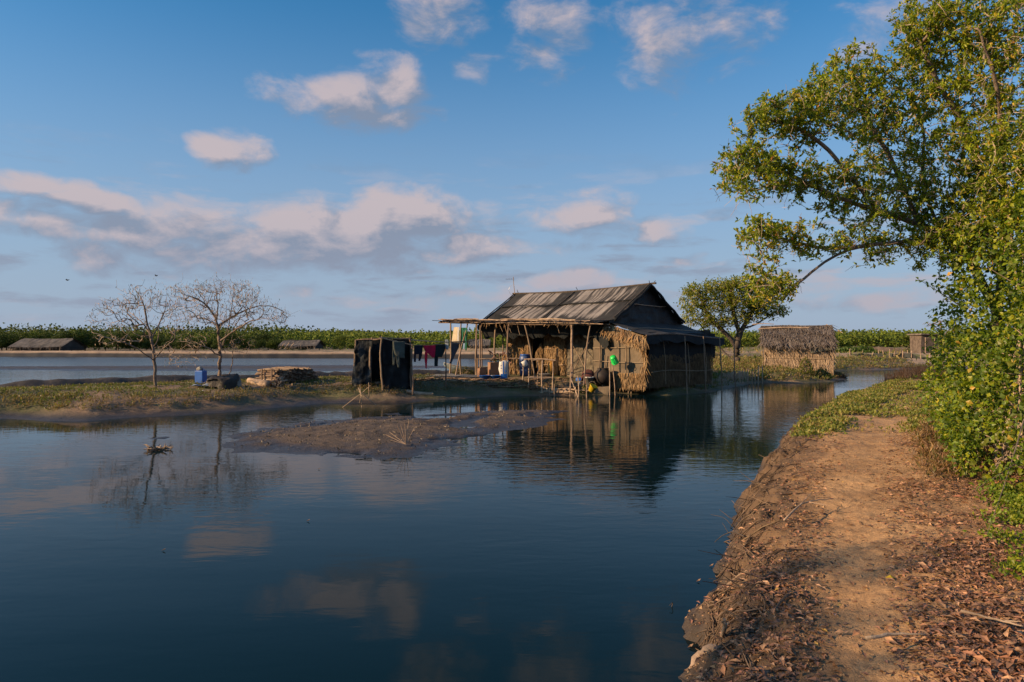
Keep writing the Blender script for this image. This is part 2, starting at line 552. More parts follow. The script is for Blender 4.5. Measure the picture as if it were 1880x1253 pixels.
def soil_mat(name, dry1, dry2, wet, z0, z1, scale=1.6, bump=.02, patch=None, wetrough=.45, fine=22, bank=None, dryx=None):
    """bare ground: two dry colours in patches, darker and glossier where it is damp near the water"""
    m = bpy.data.materials.new(name); m.use_nodes = True
    t = NT(m.node_tree); t.n.clear()
    out = t.new('ShaderNodeOutputMaterial')
    b = t.new('ShaderNodeBsdfPrincipled')
    geo = t.new('ShaderNodeNewGeometry'); pos = geo.outputs['Position']
    sep = t.new('ShaderNodeSeparateXYZ'); t.put(sep.inputs[0], pos)
    n1 = t.noise(pos, scale, 6, .65)
    n2 = t.noise(pos, fine, 6, .7)
    c = t.mix(t.ss(n1, .38, .62), dry1, dry2)
    c = t.mix(t.ss(n2, .35, .75, 0, .55), c, tuple(x * .45 for x in dry2))
    if patch is not None:
        a = t.new('ShaderNodeAttribute', attribute_name='Col')
        sc = t.new('ShaderNodeSeparateColor'); t.put(sc.inputs[0], a.outputs['Color'])
        c = t.mix(t.math('MULTIPLY', sc.outputs[0], t.ss(n2, .2, .6)), c, patch)
    zz = t.math('ADD', sep.outputs[2], t.math('MULTIPLY', t.math('SUBTRACT', n1, .5), (z1 - z0) * 1.4))
    if dryx is not None: zz = t.math('ADD', zz, t.ss(sep.outputs[0], dryx[0], dryx[1], 0.0, dryx[2]))
    wetm = t.ss(zz, z0, z1, 1.0, 0.0)
    if bank is not None:
        a2 = t.new('ShaderNodeAttribute', attribute_name='Col')
        sc2 = t.new('ShaderNodeSeparateColor'); t.put(sc2.inputs[0], a2.outputs['Color'])
        c = t.mix(sc2.outputs[1], c, bank)
    c = t.mix(wetm, c, wet)
    t.put(b.inputs['Base Color'], c)
    t.put(b.inputs['Roughness'], t.math('MULTIPLY_ADD', wetm, wetrough - .95, .95))
    b.inputs['Specular IOR Level'].default_value = .35
    bn = t.new('ShaderNodeBump'); bn.inputs['Distance'].default_value = bump; bn.inputs['Strength'].default_value = 1.0
    hh = t.math('ADD', t.noise(pos, fine * .5, 8, .7), t.math('MULTIPLY', t.noise(pos, fine * 3.2, 4, .6), .35))
    t.put(bn.inputs['Height'], hh)
    t.put(b.inputs['Normal'], bn.outputs[0])
    t.put(out.inputs[0], b.outputs[0])
    return m


M['path'] = soil_mat('sandy_path_soil', (.54, .325, .16), (.37, .215, .105), (.060, .045, .034), .05, .22, 1.4, .03, patch=(.15, .085, .05), fine=26, bank=(.13, .082, .048))
M['pen'] = soil_mat('bank_soil', (.27, .185, .12), (.19, .132, .088), (.046, .036, .028), .03, .20, .9, .035, dryx=(-5.5, -1.5, .11), patch=(.075, .085, .03), fine=14)
M['mud'] = soil_mat('wet_mud', (.135, .098, .072), (.09, .066, .050), (.036, .030, .027), .01, .10, 1.2, .05, wetrough=.35, fine=10)
M['field'] = soil_mat('dry_flats', (.42, .30, .20), (.28, .20, .13), (.10, .08, .065), .05, .3, .08, .05, patch=(.12, .13, .045), fine=2.2)
M['liner'] = soil_mat('dark_lined_embankment', (.46, .34, .24), (.36, .26, .18), (.030, .028, .026),   .50, .86, .12, .04, fine=2.0, wetrough=.7)

# ------------------------------------------------------------------ the lie of the land (water level is z = 0)
near_shore = [(-3.2, -14), (-1.6, -4), (-.55, 0), (.1, 1.7), (.62, 3.2), W0(1258, 1253), W0(1292, 1130), W0(1318, 1050), W0(1345, 965), W0(1372, 905),
              W0(1418, 850), W0(1442, 800), W0(1498, 772), W0(1528, 748), W0(1572, 733), W0(1620, 715), W0(1652, 700), W0(1668, 692), (34, 50), (60, 53), (140, 50)]
POLY_NEAR = near_shore + [(140, -14)]
front = [(-90, -30), (-19, -12), (-15.5, -2), (-17, 5), (-22, 12), (-24, 17.5), W0(-60, 772), W0(0, 770), W0(80, 775), W0(160, 775), W0(240, 768), W0(330, 764), W0(450, 755), W0(540, 747), W0(600, 741), W0(660, 741), W0(730, 742),
         W0(800, 735), W0(860, 732), W0(930, 728), W0(1000, 727), W0(1060, 728), W0(1110, 726), W0(1180, 724), W0(1225, 727), W0(1268, 724.5), W0(1306, 721), W0(1335, 715.5), W0(1362, 709),
         W0(1400, 703), W0(1470, 704.5), W0(1530, 702), W0(1558, 697), W0(1556, 691), W0(1530, 687), W0(1490, 685), (25.0, 55.5), (27.0, 58), W0(1590, 680), W0(1640, 679.2), (45, 63), (80, 66), (150, 68), (4000, 68)]
back = [(4000, 4200), (-4000, 4200), (-4000, 128), (-160, 128), (-90, 124), (-60, 118), (-44, 112), (-30, 112), (-14, 110), (-6, 108), (2, 104), (6.5, 92), (6.5, 64), (4, 50), (1.4, 43.5),
        (-1.2, 41.6), (-3.4, 40.6), (-6.0, 39.2), (-8.6, 37.8), (-11.2, 35.8), (-13.6, 33.9), (-16.2, 31.8), (-18.0, 30.3), (-20.0, 28.2), (-24, 25.5), (-40, 22), (-90, 16)]
POLY_LAND = front + back
BERM = [(-26, 24.6), (-21.5, 27.0), (-19.2, 28.2), (-17.2, 30.0), (-15.7, 31.2), (-13.2, 33.1), (-10.9, 35.0), (-8.4, 36.9), (-5.9, 38.3), (-3.4, 39.6), (-1.4, 40.6)]
mudp = [(372, 818), (400, 805), (450, 790), (520, 778), (600, 770), (680, 765), (760, 762), (840, 757), (900, 753), (980, 751), (1050, 754), (1075, 759), (1058, 768), (1000, 782), (940, 796), (890, 806),
        (850, 820), (800, 830), (770, 842), (720, 846), (660, 848), (600, 843), (520, 841), (440, 832), (390, 826)]
POLY_MUD = [W0(*p) for p in mudp]
SPITS = [[W0(*p) for p in s] for s in (
    [(262, 806), (300, 801), (340, 802), (385, 798), (384, 802), (330, 808), (285, 813)],
    [(568, 770), (600, 766), (622, 768), (596, 772)],
    [(680, 760), (730, 755), (756, 757), (752, 763), (700, 764)],
    [(500, 775), (520, 771), (545, 772), (520, 776)])]
POLY_BAR = [(-90, 60), (-60, 58), (-30, 58), (-18, 57.5), (-12, 59), (-6, 61), (-3, 66), (-8, 72), (-14, 74), (-25, 75), (-45, 72), (-70, 70), (-110, 72)]


def polyline_d(X, Y, pl):
    d = np.full(np.shape(X), 1e18)
    for (ax, ay), (bx, by) in zip(pl[:-1], pl[1:]):
        ex, ey = bx - ax, by - ay
        t = np.clip(((X - ax) * ex + (Y - ay) * ey) / (ex * ex + ey * ey), 0, 1)
        d = np.minimum(d, (X - ax - t * ex) ** 2 + (Y - ay - t * ey) ** 2)
    return np.sqrt(d)


PATH = [(-.3, -3), (.9, 1.2), (1.75, 3.6), (2.7, 5.6), (3.8, 8.0), (5.6, 11.5), (8.4, 16.0), (11.5, 20.5), (16, 27), (24, 37)]
DIKES = [([(10, 62), (24, 70), (60, 74), (140, 80)], .45, 1.5), ([(8, 84), (40, 92), (120, 104)], .5, 1.6), ([(9, 112), (60, 122), (200, 140)], .45, 2), ([(-30, 150), (60, 160), (260, 175)], .6, 2.2)]


def heights(X, Y):
    X = np.asarray(X, float); Y = np.asarray(Y, float)
    # near bank
    sa = sdist(X, Y, POLY_NEAR)
    sa0 = sa
    sa = sa + (fbm(X * 2.2, Y * 2.2, o=4, seed=3) - .5) * .42 + (fbm(X * 7, Y * 7, o=3, seed=5) - .5) * .12
    ha = np.interp(sa, [-1.2, -.25, 0, .14, .34, .62, 1.3, 4, 12], [-.9, -.25, -.01, .17, .33, .43, .52, .56, .62])
    pd = polyline_d(X, Y, PATH)
    ha = ha - .05 * np.exp(-(pd / (.3 + .02 * Y)) ** 2) * (sa > .3)
    rough = np.clip(pd / 1.0, .75, 1.25)
    lumps = (fbm(X * 3.2, Y * 3.2, o=5, seed=21, g=.55) - .5) * .085 + (fbm(X * 14, Y * 14, o=3, seed=22, g=.6) - .5) * .030
    edge = np.exp(-((sa - .3) / .32) ** 2)
    ha = ha + lumps * rough * np.clip(sa * 4, 0, 1) * np.clip((sa + .1) / .3, 0, 1) + edge * (fbm(X * 5.5, Y * 5.5, o=4, seed=31) - .45) * .22
    # peninsula and everything beyond
    sb = sdist(X, Y, POLY_LAND)
    sbn = sb + (fbm(X * .8, Y * .8, o=4, seed=8) - .5) * .7 * np.clip(Y / 40, .4, 1)
    hp = np.interp(sbn, [-3, -.8, 0, .5, 1.05, 1.7, 3.2, 6], [-1.2, -.3, -.02, .07, .16, .42, .56, .62])
    hf = np.interp(sbn, [-3, 0, .7, 1.6, 3.2, 5, 9], [-1.2, -.02, .55, .92, 1.0, .72, .7])
    farw = np.clip((Y - 85) / 15, 0, 1) * np.clip((14 - X) / 6, 0, 1)
    hb = hp * (1 - farw) + hf * farw
    hb = hb + np.clip((Y - 42) / 14, 0, 1) * .22 * (sbn > 2) * (1 - farw) * np.clip((sbn - 2) / 2, 0, 1)
    hb = hb + (fbm(X * .9, Y * .9, o=4, seed=14) - .5) * .16 * np.clip(sbn, 0, 1) + (fbm(X * 4, Y * 4, o=3, seed=15) - .5) * .06 * np.clip(sbn * 2, 0, 1)
    bd = polyline_d(X, Y, BERM)
    hb = hb + .16 * np.exp(-(bd / .7) ** 2)
    for pl, hh, wd in DIKES:
        dd = polyline_d(X, Y, pl)
        hb = hb + hh * np.exp(-(dd / wd) ** 4)
    # the mud bank in the creek and the bar in the pond
    sm = sdist(X, Y, POLY_MUD)
    for s in SPITS: sm = np.maximum(sm, sdist(X, Y, s) * 1.0)
    sm = sm + (fbm(X * 1.4, Y * 1.4, o=4, seed=41) - .5) * .75
    hm = np.interp(sm, [-3, -.6, 0, .5, 1.6, 3], [-.6, -.10, -.012, .018, .085, .13])
    hm = hm + (fbm(X * 3.0, Y * 3.0, o=5, seed=42, g=.6) - .5) * .075 * np.clip(sm * 1.2, .25, 1)
    hm = hm - .09 * np.clip((fbm(X * .8 + 7, Y * .8, o=4, seed=43) - .60) * 7, 0, 1)
    sr = sdist(X, Y, POLY_BAR) + (fbm(X * .12, Y * .5, o=3, seed=51) - .5) * 6
    hr = np.interp(sr, [-4, -.5, 0, 2, 6], [-.6, -.08, -.01, .03, .05])
    H4 = np.stack([ha, hb, hm, hr])
    return H4.max(0), H4.argmax(0), sa, sb, pd, sa0


_gx = np.arange(-26, 32, .1); _gy = np.arange(2, 62, .1)
_GZ = heights(*np.meshgrid(_gx, _gy))[0]


def gza(x, y):
    x = np.asarray(x, float); y = np.asarray(y, float)
    out = np.empty(x.shape)
    ins = (x > -25.9) & (x < 31.8) & (y > 2.1) & (y < 61.8)
    if ins.any():
        fx = (x[ins] + 26) / .1; fy = (y[ins] - 2) / .1
        i = fx.astype(int); j = fy.astype(int); fx -= i; fy -= j
        out[ins] = (_GZ[j, i] * (1 - fx) + _GZ[j, i + 1] * fx) * (1 - fy) + (_GZ[j + 1, i] * (1 - fx) + _GZ[j + 1, i + 1] * fx) * fy
    if (~ins).any(): out[~ins] = heights(x[~ins], y[~ins])[0]
    return out


def gz(x, y):
    return float(gza(np.array([x]), np.array([y]))[0])


def build_ground():
    th = np.concatenate([np.linspace(-180, -47, 26), np.linspace(-46, 46, 600), np.linspace(47, 180, 26)])
    r1 = np.geomspace(.6, 2.6, 26)[:-1]
    r2 = np.geomspace(2.6, 14, 380)[:-1]
    r3 = np.geomspace(14, 70, 330)[:-1]
    r4 = np.concatenate([np.geomspace(70, 160, 170)[:-1], np.geomspace(160, 4200, 70)])
    rr = np.concatenate([r1, r2, r3, r4])
    A, Rr = np.meshgrid(np.radians(th), rr)
    X, Y = Rr * np.sin(A), Rr * np.cos(A)
    Z, who, sa, sb, pd, sa0 = heights(X, Y)
    n, m = X.shape
    # bare / planted mask, stored as red
    litter = np.clip((pd - .55 - .02 * Y) / .8, 0, 1) * (sa0 > .2)
    green = np.clip((fbm(X * .5, Y * .5, o=4, seed=61) - .42) * 5, 0, 1)
    red = np.where(who == 0, litter * .8, green)
    edge = np.where(who == 0, np.clip((1.0 - sa0 + .5 * (fbm(X * 2.6, Y * 2.6, o=4, seed=66) - .5)) / .55, 0, 1), 0)
    Cc = np.stack([red, edge, red * 0], -1).reshape(-1, 3)
    V = np.stack([X, Y, Z], -1).reshape(-1, 3)
    i = np.arange(n - 1)[:, None] * m + np.arange(m - 1)[None, :]
    q = np.stack([i, i + 1, i + m + 1, i + m], -1).reshape(-1, 4)
    zq = Z.ravel()[q]
    keep = zq.max(1) > -.12
    q = q[keep]
    wq = who.ravel()[q[:, 0]]
    Yq = V[q[:, 0], 1]; Xq = V[q[:, 0], 0]
    sbq = sb.ravel()[q[:, 0]]
    wq = np.where((wq == 1) & (Yq > 60), 4, wq)
    wq = np.where((wq == 4) & (Yq > 88) & (Xq < 10) & (sbq < 3.6), 5, wq)
    for k, (nm, mt) in enumerate((('path_ground', 'path'), ('shore_ground', 'pen'), ('mud_flat', 'mud'), ('pond_mud', 'mud'), ('field', 'field'), ('far_embankment_ground', 'liner'))):
        qq = q[wq == k]
        if not len(qq): continue
        used, inv = np.unique(qq.ravel(), return_inverse=True)
        mb = MB(); mb.add(V[used], quads=inv.reshape(-1, 4)[:, ::-1], col=Cc[used])
        obj(nm, mb, M[mt], smooth=True, kind='structure')


build_ground()
w = MB()
w.add([(-4200, -200, 0), (4200, -200, 0), (4200, 4200, 0), (-4200, 4200, 0)], quads=[(0, 1, 2, 3)])
obj('water', w, M['water'], kind='structure')


# ------------------------------------------------------------------ leaves and plants
def unit(v):
    return v / (np.linalg.norm(v, axis=-1, keepdims=True) + 1e-9)


def leaves(mb, P, D, N, L, Wd, C, fold=.25, curl=.15):
    """obovate leaves: base P, direction D, face normal N"""
    P, D, N = (np.asarray(a, float) for a in (P, D, N))
    D = unit(D); S = unit(np.cross(D, N)); N = np.cross(S, D)
    L = np.broadcast_to(np.asarray(L, float), (len(P),))[:, None]; Wd = np.broadcast_to(np.asarray(Wd, float), (len(P),))[:, None]
    mid = P + D * L * .58
    tip = P + D * L - N * L * curl
    lf = mid + S * Wd * .5 + N * Wd * fold
    rt = mid - S * Wd * .5 + N * Wd * fold
    V = np.stack([P, lf, mid, rt, tip], 1)
    k = np.arange(len(P))[:, None] * 5
    T = np.concatenate([k + [0, 2, 1], k + [0, 3, 2], k + [1, 2, 4], k + [2, 3, 4]], 1).reshape(-1, 3)
    mb.add(V.reshape(-1, 3), tris=T, col=np.repeat(np.asarray(C, float), 5, 0))


def palette(n, cols, jit=.18):
    cols = np.asarray(cols, float)
    c = cols[rng.integers(0, len(cols), n)]
    return np.clip(c * rng.uniform(1 - jit, 1 + jit, (n, 1)), .002, 1)


def rdir(n):
    return unit(rng.normal(size=(n, 3)))


def grow(paths, targets, step=.25, tip_r=.006, pw=.45, curve=.35, jit=.04, up=0.0, maxd=None, bias=0.0):
    """a skeleton: hand-laid limbs first, then every target is reached from the nearest point of the tree"""
    pos, par = [], []
    for pl in paths:
        pl = np.asarray(pl, float)
        if pos:
            A = np.array(pos); prev = int(np.argmin(np.linalg.norm(A - pl[0], axis=1))); start = A[prev]
            pl = np.vstack([start, pl[1:]])
        else:
            prev = -1
        seg = np.linalg.norm(np.diff(pl, axis=0), axis=1); cum = np.concatenate([[0], np.cumsum(seg)])
        k = max(2, int(cum[-1] / step) + 1)
        tt = np.linspace(0, cum[-1], k)
        S = np.stack([np.interp(tt, cum, pl[:, a]) for a in range(3)], 1)
        # smooth the corners
        for _ in range(2): S[1:-1] = (S[:-2] + 2 * S[1:-1] + S[2:]) / 4
        S[1:-1] += rng.normal(size=S[1:-1].shape) * jit * .4
        for j in range(0 if prev < 0 else 1, k):
            pos.append(S[j]); par.append(prev); prev = len(pos) - 1
    A = np.array(pos)
    targets = np.asarray(targets, float)
    d0 = np.array([np.min(np.linalg.norm(A - t, axis=1)) for t in targets])
    order = np.argsort(d0)
    cap = len(A) + int(len(targets) * 14) + 4000
    buf = np.zeros((cap, 3)); buf[:len(A)] = A; nn = len(A)
    tips = []
    for oi in order:
        T = targets[oi]
        d = np.linalg.norm(buf[:nn] - T, axis=1) + bias * np.linalg.norm(buf[:nn] - buf[0], axis=1)
        d = d + np.where(buf[:nn, 2] > T[2], .5 * (buf[:nn, 2] - T[2]), 0) * up
        b = int(np.argmin(d)); P0 = buf[b]
        L = float(np.linalg.norm(T - P0))
        if maxd is not None and L > maxd: continue
        if L < step * .4: tips.append(b); continue
        pd_ = buf[b] - buf[par[b]] if par[b] >= 0 else np.array((0, 0, 1.0))
        pd_ = pd_ / (np.linalg.norm(pd_) + 1e-9)
        P1 = P0 + pd_ * L * curve + np.array((0, 0, up * .15 * L))
        k = max(1, int(L / step + .5))
        prev = b
        for j in range(1, k + 1):
            t = j / k
            p = (1 - t) ** 2 * P0 + 2 * t * (1 - t) * P1 + t * t * T
            if j < k: p = p + rng.normal(size=3) * jit
            if nn >= cap: break
            buf[nn] = p; par.append(prev); prev = nn; nn += 1
        tips.append(prev)
    pos = buf[:nn]; par = np.array(par[:nn])
    cnt = np.zeros(nn)
    for t in tips: cnt[t] += 1
    kids = [[] for _ in range(nn)]
    for i in range(nn - 1, 0, -1):
        if par[i] >= 0:
            cnt[i] = max(cnt[i], 1)
            cnt[par[i]] += cnt[i]; kids[par[i]].append(i)
    rad = tip_r * np.maximum(cnt, 1) ** pw
    return pos, par, kids, rad, np.array(sorted(set(tips)))


def skin(pos, par, kids, rad, rmin=0.0, rmax=9e9, root_flare=1.0):
    """tubes along the skeleton; returns thick wood and thin twigs"""
    thick, thin = MB(), MB()
    starts = [(0, None)]
    while starts:
        s, p = starts.pop()
        chain = [s] if p is None else [p, s]
        cur = s
        while kids[cur]:
            ks = sorted(kids[cur], key=lambda k: -rad[k])
            for k in ks[1:]: starts.append((k, cur))
            cur = ks[0]; chain.append(cur)
        if len(chain) < 2: continue
        r = rad[chain].copy()
        if p is not None: r[0] = min(r[0], r[1] * 1.15)
        P = pos[chain]
        # split at the thickness limit
        big = r > rmin
        k = int(np.argmin(big)) if not big.all() else len(r)
        if k >= 2: thick.tube(P[:k + 1], r[:k + 1], 8 if r[0] > .06 else 5, caps=False)
        else: k = 0
        if k < len(r) - 1: thin.tube(P[k:], r[k:], 3, caps=False)
    return thick, thin


def ellip(n, c, r, shell=0.0):
    """n points in an ellipsoid"""
    d = rdir(n)
    rad = rng.uniform(shell, 1, n) ** (1 / 3 if shell == 0 else .6)
    return np.asarray(c) + d * rad[:, None] * np.asarray(r)


GREENS = [(.075, .105, .014), (.10, .125, .016), (.055, .085, .014), (.13, .135, .018), (.085, .10, .02), (.17, .15, .022)]


def rosettes(tips_pos, tips_dir, n_per, L, Wd, cols, spread=.5, back=.18):
    """tufts of leaves at twig ends: arrays for leaves()"""
    P, D = [], []
    k = rng.poisson(n_per, len(tips_pos)) + 2
    base = np.repeat(tips_pos, k, 0); dr = np.repeat(tips_dir, k, 0)
    m = len(base)
    base = base - dr * rng.uniform(0, back, (m, 1)) + rng.normal(size=(m, 3)) * .012
    D = unit(dr * .9 + rdir(m) * 1.0 * spread * 1.8 + np.array((0, 0, .35)))
    N = unit(rdir(m) * .8 + np.array((0, 0, 1.0)))
    Ls = L * rng.uniform(.65, 1.2, m)
    return base, D, N, Ls, Ls * Wd * rng.uniform(.85, 1.15, m), palette(m, cols)


def big_tree():
    o = (7.6, 10.8, 0)
    base = np.array((7.6, 10.8, gz(7.6, 10.8) - .1))
    t = thing('mangrove_tree', 'large leaning mangrove tree whose leafy branches reach over the water beside the path', 'tree', tuple(base))
    paths = [
        [base, (7.5, 10.8, 1.2), (7.3, 10.7, 2.4), (7.35, 10.6, 3.4), (7.5, 10.5, 4.6), (7.6, 10.3, 6.0), (7.7, 10.0, 7.6)],
        [(7.3, 10.7, 2.6), Q(1760, 440, 10.4), Q(1700, 418, 10.2), Q(1640, 395, 10.1), Q(1560, 372, 9.9), Q(1480, 335, 9.7), Q(1400, 300, 9.5)],
        [Q(1680, 412, 10.2), Q(1660, 345, 10.3), Q(1635, 290, 10.3), Q(1600, 235, 10.4), Q(1570, 180, 10.4)],
        [Q(1610, 382, 10.05), Q(1560, 325, 9.8), Q(1520, 275, 9.6), Q(1470, 235, 9.5), Q(1400, 215, 9.4)],
        [Q(1740, 432, 10.3), Q(1660, 445, 9.9), Q(1590, 450, 9.6), Q(1545, 462, 9.4), Q(1500, 492, 9.3), Q(1450, 535, 9.2)],
        [Q(1560, 458, 9.5), Q(1500, 455, 9.3), Q(1440, 440, 9.2), Q(1395, 425, 9.1)],
        [(7.35, 10.6, 3.2), Q(1800, 330, 10.2), Q(1770, 230, 10.0), Q(1720, 150, 9.9), Q(1690, 80, 9.8)],
        [(7.4, 10.6, 3.6), Q(1840, 250, 9.6), Q(1830, 150, 9.2), Q(1800, 60, 9.0)],
        [(7.35, 10.6, 3.0), (8.3, 10.9, 4.2), (9.3, 11.2, 5.2), (10.2, 11.4, 6.2)],
        [(7.5, 10.6, 3.8), (7.6, 11.8, 5.0), (7.5, 13.0, 6.2)],
        [Q(1720, 424, 10.3), Q(1690, 330, 10.5), Q(1700, 250, 10.7), Q(1680, 190, 10.8)],
    ]
    # foliage pads: photo position, distance, half width / height in photo pixels, amount
    pads = [(1385, 222, 9.4, 34, 26, 34), (1430, 205, 9.4, 48, 24, 50), (1490, 185, 9.5, 52, 24, 55), (1560, 130, 10.3, 62, 32, 85), (1545, 180, 10.2, 70, 30, 80), (1600, 215, 10.3, 70, 34, 85),
            (1470, 235, 9.6, 60, 24, 55), (1350, 300, 9.4, 38, 26, 45), (1400, 300, 9.5, 52, 30, 60), (1380, 345, 9.4, 44, 22, 38), (1450, 325, 9.6, 52, 26, 55), (1500, 345, 9.8, 60, 30, 60),
            (1560, 330, 9.9, 56, 34, 55), (1640, 280, 10.3, 70, 44, 80), (1650, 190, 10.5, 70, 40, 85), (1660, 120, 10.3, 52, 32, 60), (1720, 60, 9.9, 66, 44, 100), (1700, 20, 9.8, 60, 36, 70),
            (1790, 40, 9.6, 84, 56, 140), (1770, 120, 9.9, 80, 46, 110), (1860, 60, 9.2, 60, 70, 90), (1860, 190, 9.6, 60, 60, 60), (1640, 360, 10.2, 66, 40, 70), (1580, 395, 9.9, 60, 24, 45),
            (1400, 422, 9.1, 40, 18, 34), (1440, 432, 9.2, 46, 22, 42), (1380, 450, 9.1, 22, 22, 16), (1500, 450, 9.4, 46, 18, 30), (1400, 500, 9.2, 34, 22, 32), (1425, 530, 9.2, 46, 18, 40), (1385, 530, 9.2, 26, 14, 14),
            (1700, 380, 10.2, 60, 40, 70), (1760, 330, 10.0, 60, 60, 80), (1820, 300, 9.6, 60, 60, 80), (1660, 440, 9.9, 50, 26, 40), (1730, 450, 9.8, 60, 40, 90), (1800, 420, 9.6, 70, 60, 110), (1870, 380, 9.2, 50, 80, 80), (1790, 230, 9.9, 60, 50, 70), (1840, 140, 9.4, 60, 50, 70), (1730, 270, 10.2, 56, 44, 60), (1760, 400, 9.9, 60, 50, 70), (1720, 180, 10.1, 50, 40, 50),
            (1570, 430, 9.6, 46, 18, 24), (1860, 270, 9.0, 40, 50, 50), (1330, 335, 9.3, 22, 14, 12), (1610, 470, 9.7, 40, 16, 14), (1570, 225, 9.9, 40, 30, 30)]
    T = []
    for px, py, Y, wx, wy, n in pads:
        c = Q(px, py, Y); s = Y / F
        T.append(ellip(int(n * 1.5), c, (wx * s * 1.08, .65, wy * s * 1.3)))
    for c, r, n in (((9.6, 11.2, 5.6), (1.8, 1.6, 1.6), 170), ((7.6, 12.8, 6.2), (1.7, 1.3, 1.3), 130), ((8.6, 10.6, 7.6), (2, 1.4, 1.0), 140), ((9.8, 10.8, 3.6), (1.2, 1.2, 1.2), 80), ((7.4, 9.9, 7.9), (1.6, 1.0, .6), 80)):
        T.append(ellip(n, c, r))
    T = np.vstack(T)
    pos, par, kids, rad, tips = grow(paths, T, .13, .0026, .41, .3, .013)
    thick, thin = skin(pos, par, kids, rad, .014)
    obj('trunk', thick, M['bark'], t, smooth=True)
    # fine bare twigs that hang inside the crown
    idx = rng.choice(len(pos), 2600)
    idx = idx[rad[idx] < .02]
    m = len(idx)
    P0 = pos[idx]; D = unit(rdir(m) + np.array((-.1, 0, -.25)))
    Lg = rng.uniform(.06, .24, (m, 1))
    for a in range(m):
        k = np.linspace(0, 1, 4)[:, None]
        P = P0[a] + D[a] * Lg[a] * k + np.array((0, 0, -.10)) * Lg[a] * k ** 2 + rng.normal(size=(4, 3)) * .012 * k
        thin.tube(P, [.0032, .0028, .0024, .0018], 3, caps=False)
    obj('twigs', thin, M['twig'], t, kind='stuff')
    tips = tips[rng.random(len(tips)) < .84]
    dr = unit(pos[tips] - pos[par[tips]])
    cols = [(.23, .30, .02), (.15, .21, .02), (.31, .35, .025), (.09, .13, .02), (.19, .25, .035), (.34, .37, .03), (.40, .34, .035)]
    a = rosettes(pos[tips], dr, 10, .067, .46, cols, .5, .22)
    # leaves along the outer twigs as well
    par2 = par[tips]; b = rosettes(pos[par2], dr, 3, .078, .42, cols, .8, .18)
    P, D, N, L, Wd, C = [np.concatenate(z) for z in zip(a, b)]
    yel = rng.random(len(P)) < .025
    C[yel] = palette(int(yel.sum()), [(.55, .34, .03), (.50, .22, .05), (.6, .42, .05)])
    rest = pick_leaves(P, D, N, L, Wd, C, 230, t)
    mb = MB(); leaves(mb, P[rest], D[rest], N[rest], L[rest], Wd[rest], C[rest])
    obj('foliage', mb, M['leaf'], t, kind='stuff')


LEAFM = {}


def leaf_proto(col):
    k = tuple(np.round(col, 2))
    if k not in LEAFM:
        mb = MB(); leaves(mb, [(0, 0, 0)], [(0, 1, 0)], [(0, 0, 1)], 1.0, .45, [col])
        me = mb.mesh('leaf'); me.materials.append(M['leaf']); LEAFM[k] = me
    return LEAFM[k]


def pick_leaves(P, D, N, L, Wd, C, n, parent):
    """the n leaves that show largest become parts of their own; returns a mask of the others"""
    px = 940 + F * P[:, 0] / P[:, 1]; py = HOR - F * (P[:, 2] - CZ) / P[:, 1]
    inv = (px < 1875) & (px > 0) & (py > 3) & (py < 1250) & (P[:, 1] > 1)
    score = np.where(inv, L / P[:, 1], 0)
    # prefer leaves at the silhouette side facing the bank
    score = score * rng.uniform(.9, 1.1, len(P))
    top = np.argsort(-score)[:n]
    pl = np.array(wloc(parent))
    pal = [(.10, .13, .016), (.15, .17, .02), (.065, .09, .016), (.4, .28, .03)]
    from mathutils import Matrix
    for i in top:
        c = pal[int(np.argmin([np.abs(np.array(p) - C[i]).sum() for p in pal]))]
        d = unit(D[i]); s = unit(np.cross(d, N[i])); nn_ = np.cross(s, d)
        o = bpy.data.objects.new('leaf', leaf_proto(c))
        COL.objects.link(o); o.parent = parent
        mt = Matrix(((s[0], d[0], nn_[0]), (s[1], d[1], nn_[1]), (s[2], d[2], nn_[2])))
        o.rotation_euler = mt.to_euler(); o.location = P[i] - pl; o.scale = (Wd[i] / .45, L[i], L[i])
    msk = np.ones(len(P), bool); msk[top] = False
    return msk


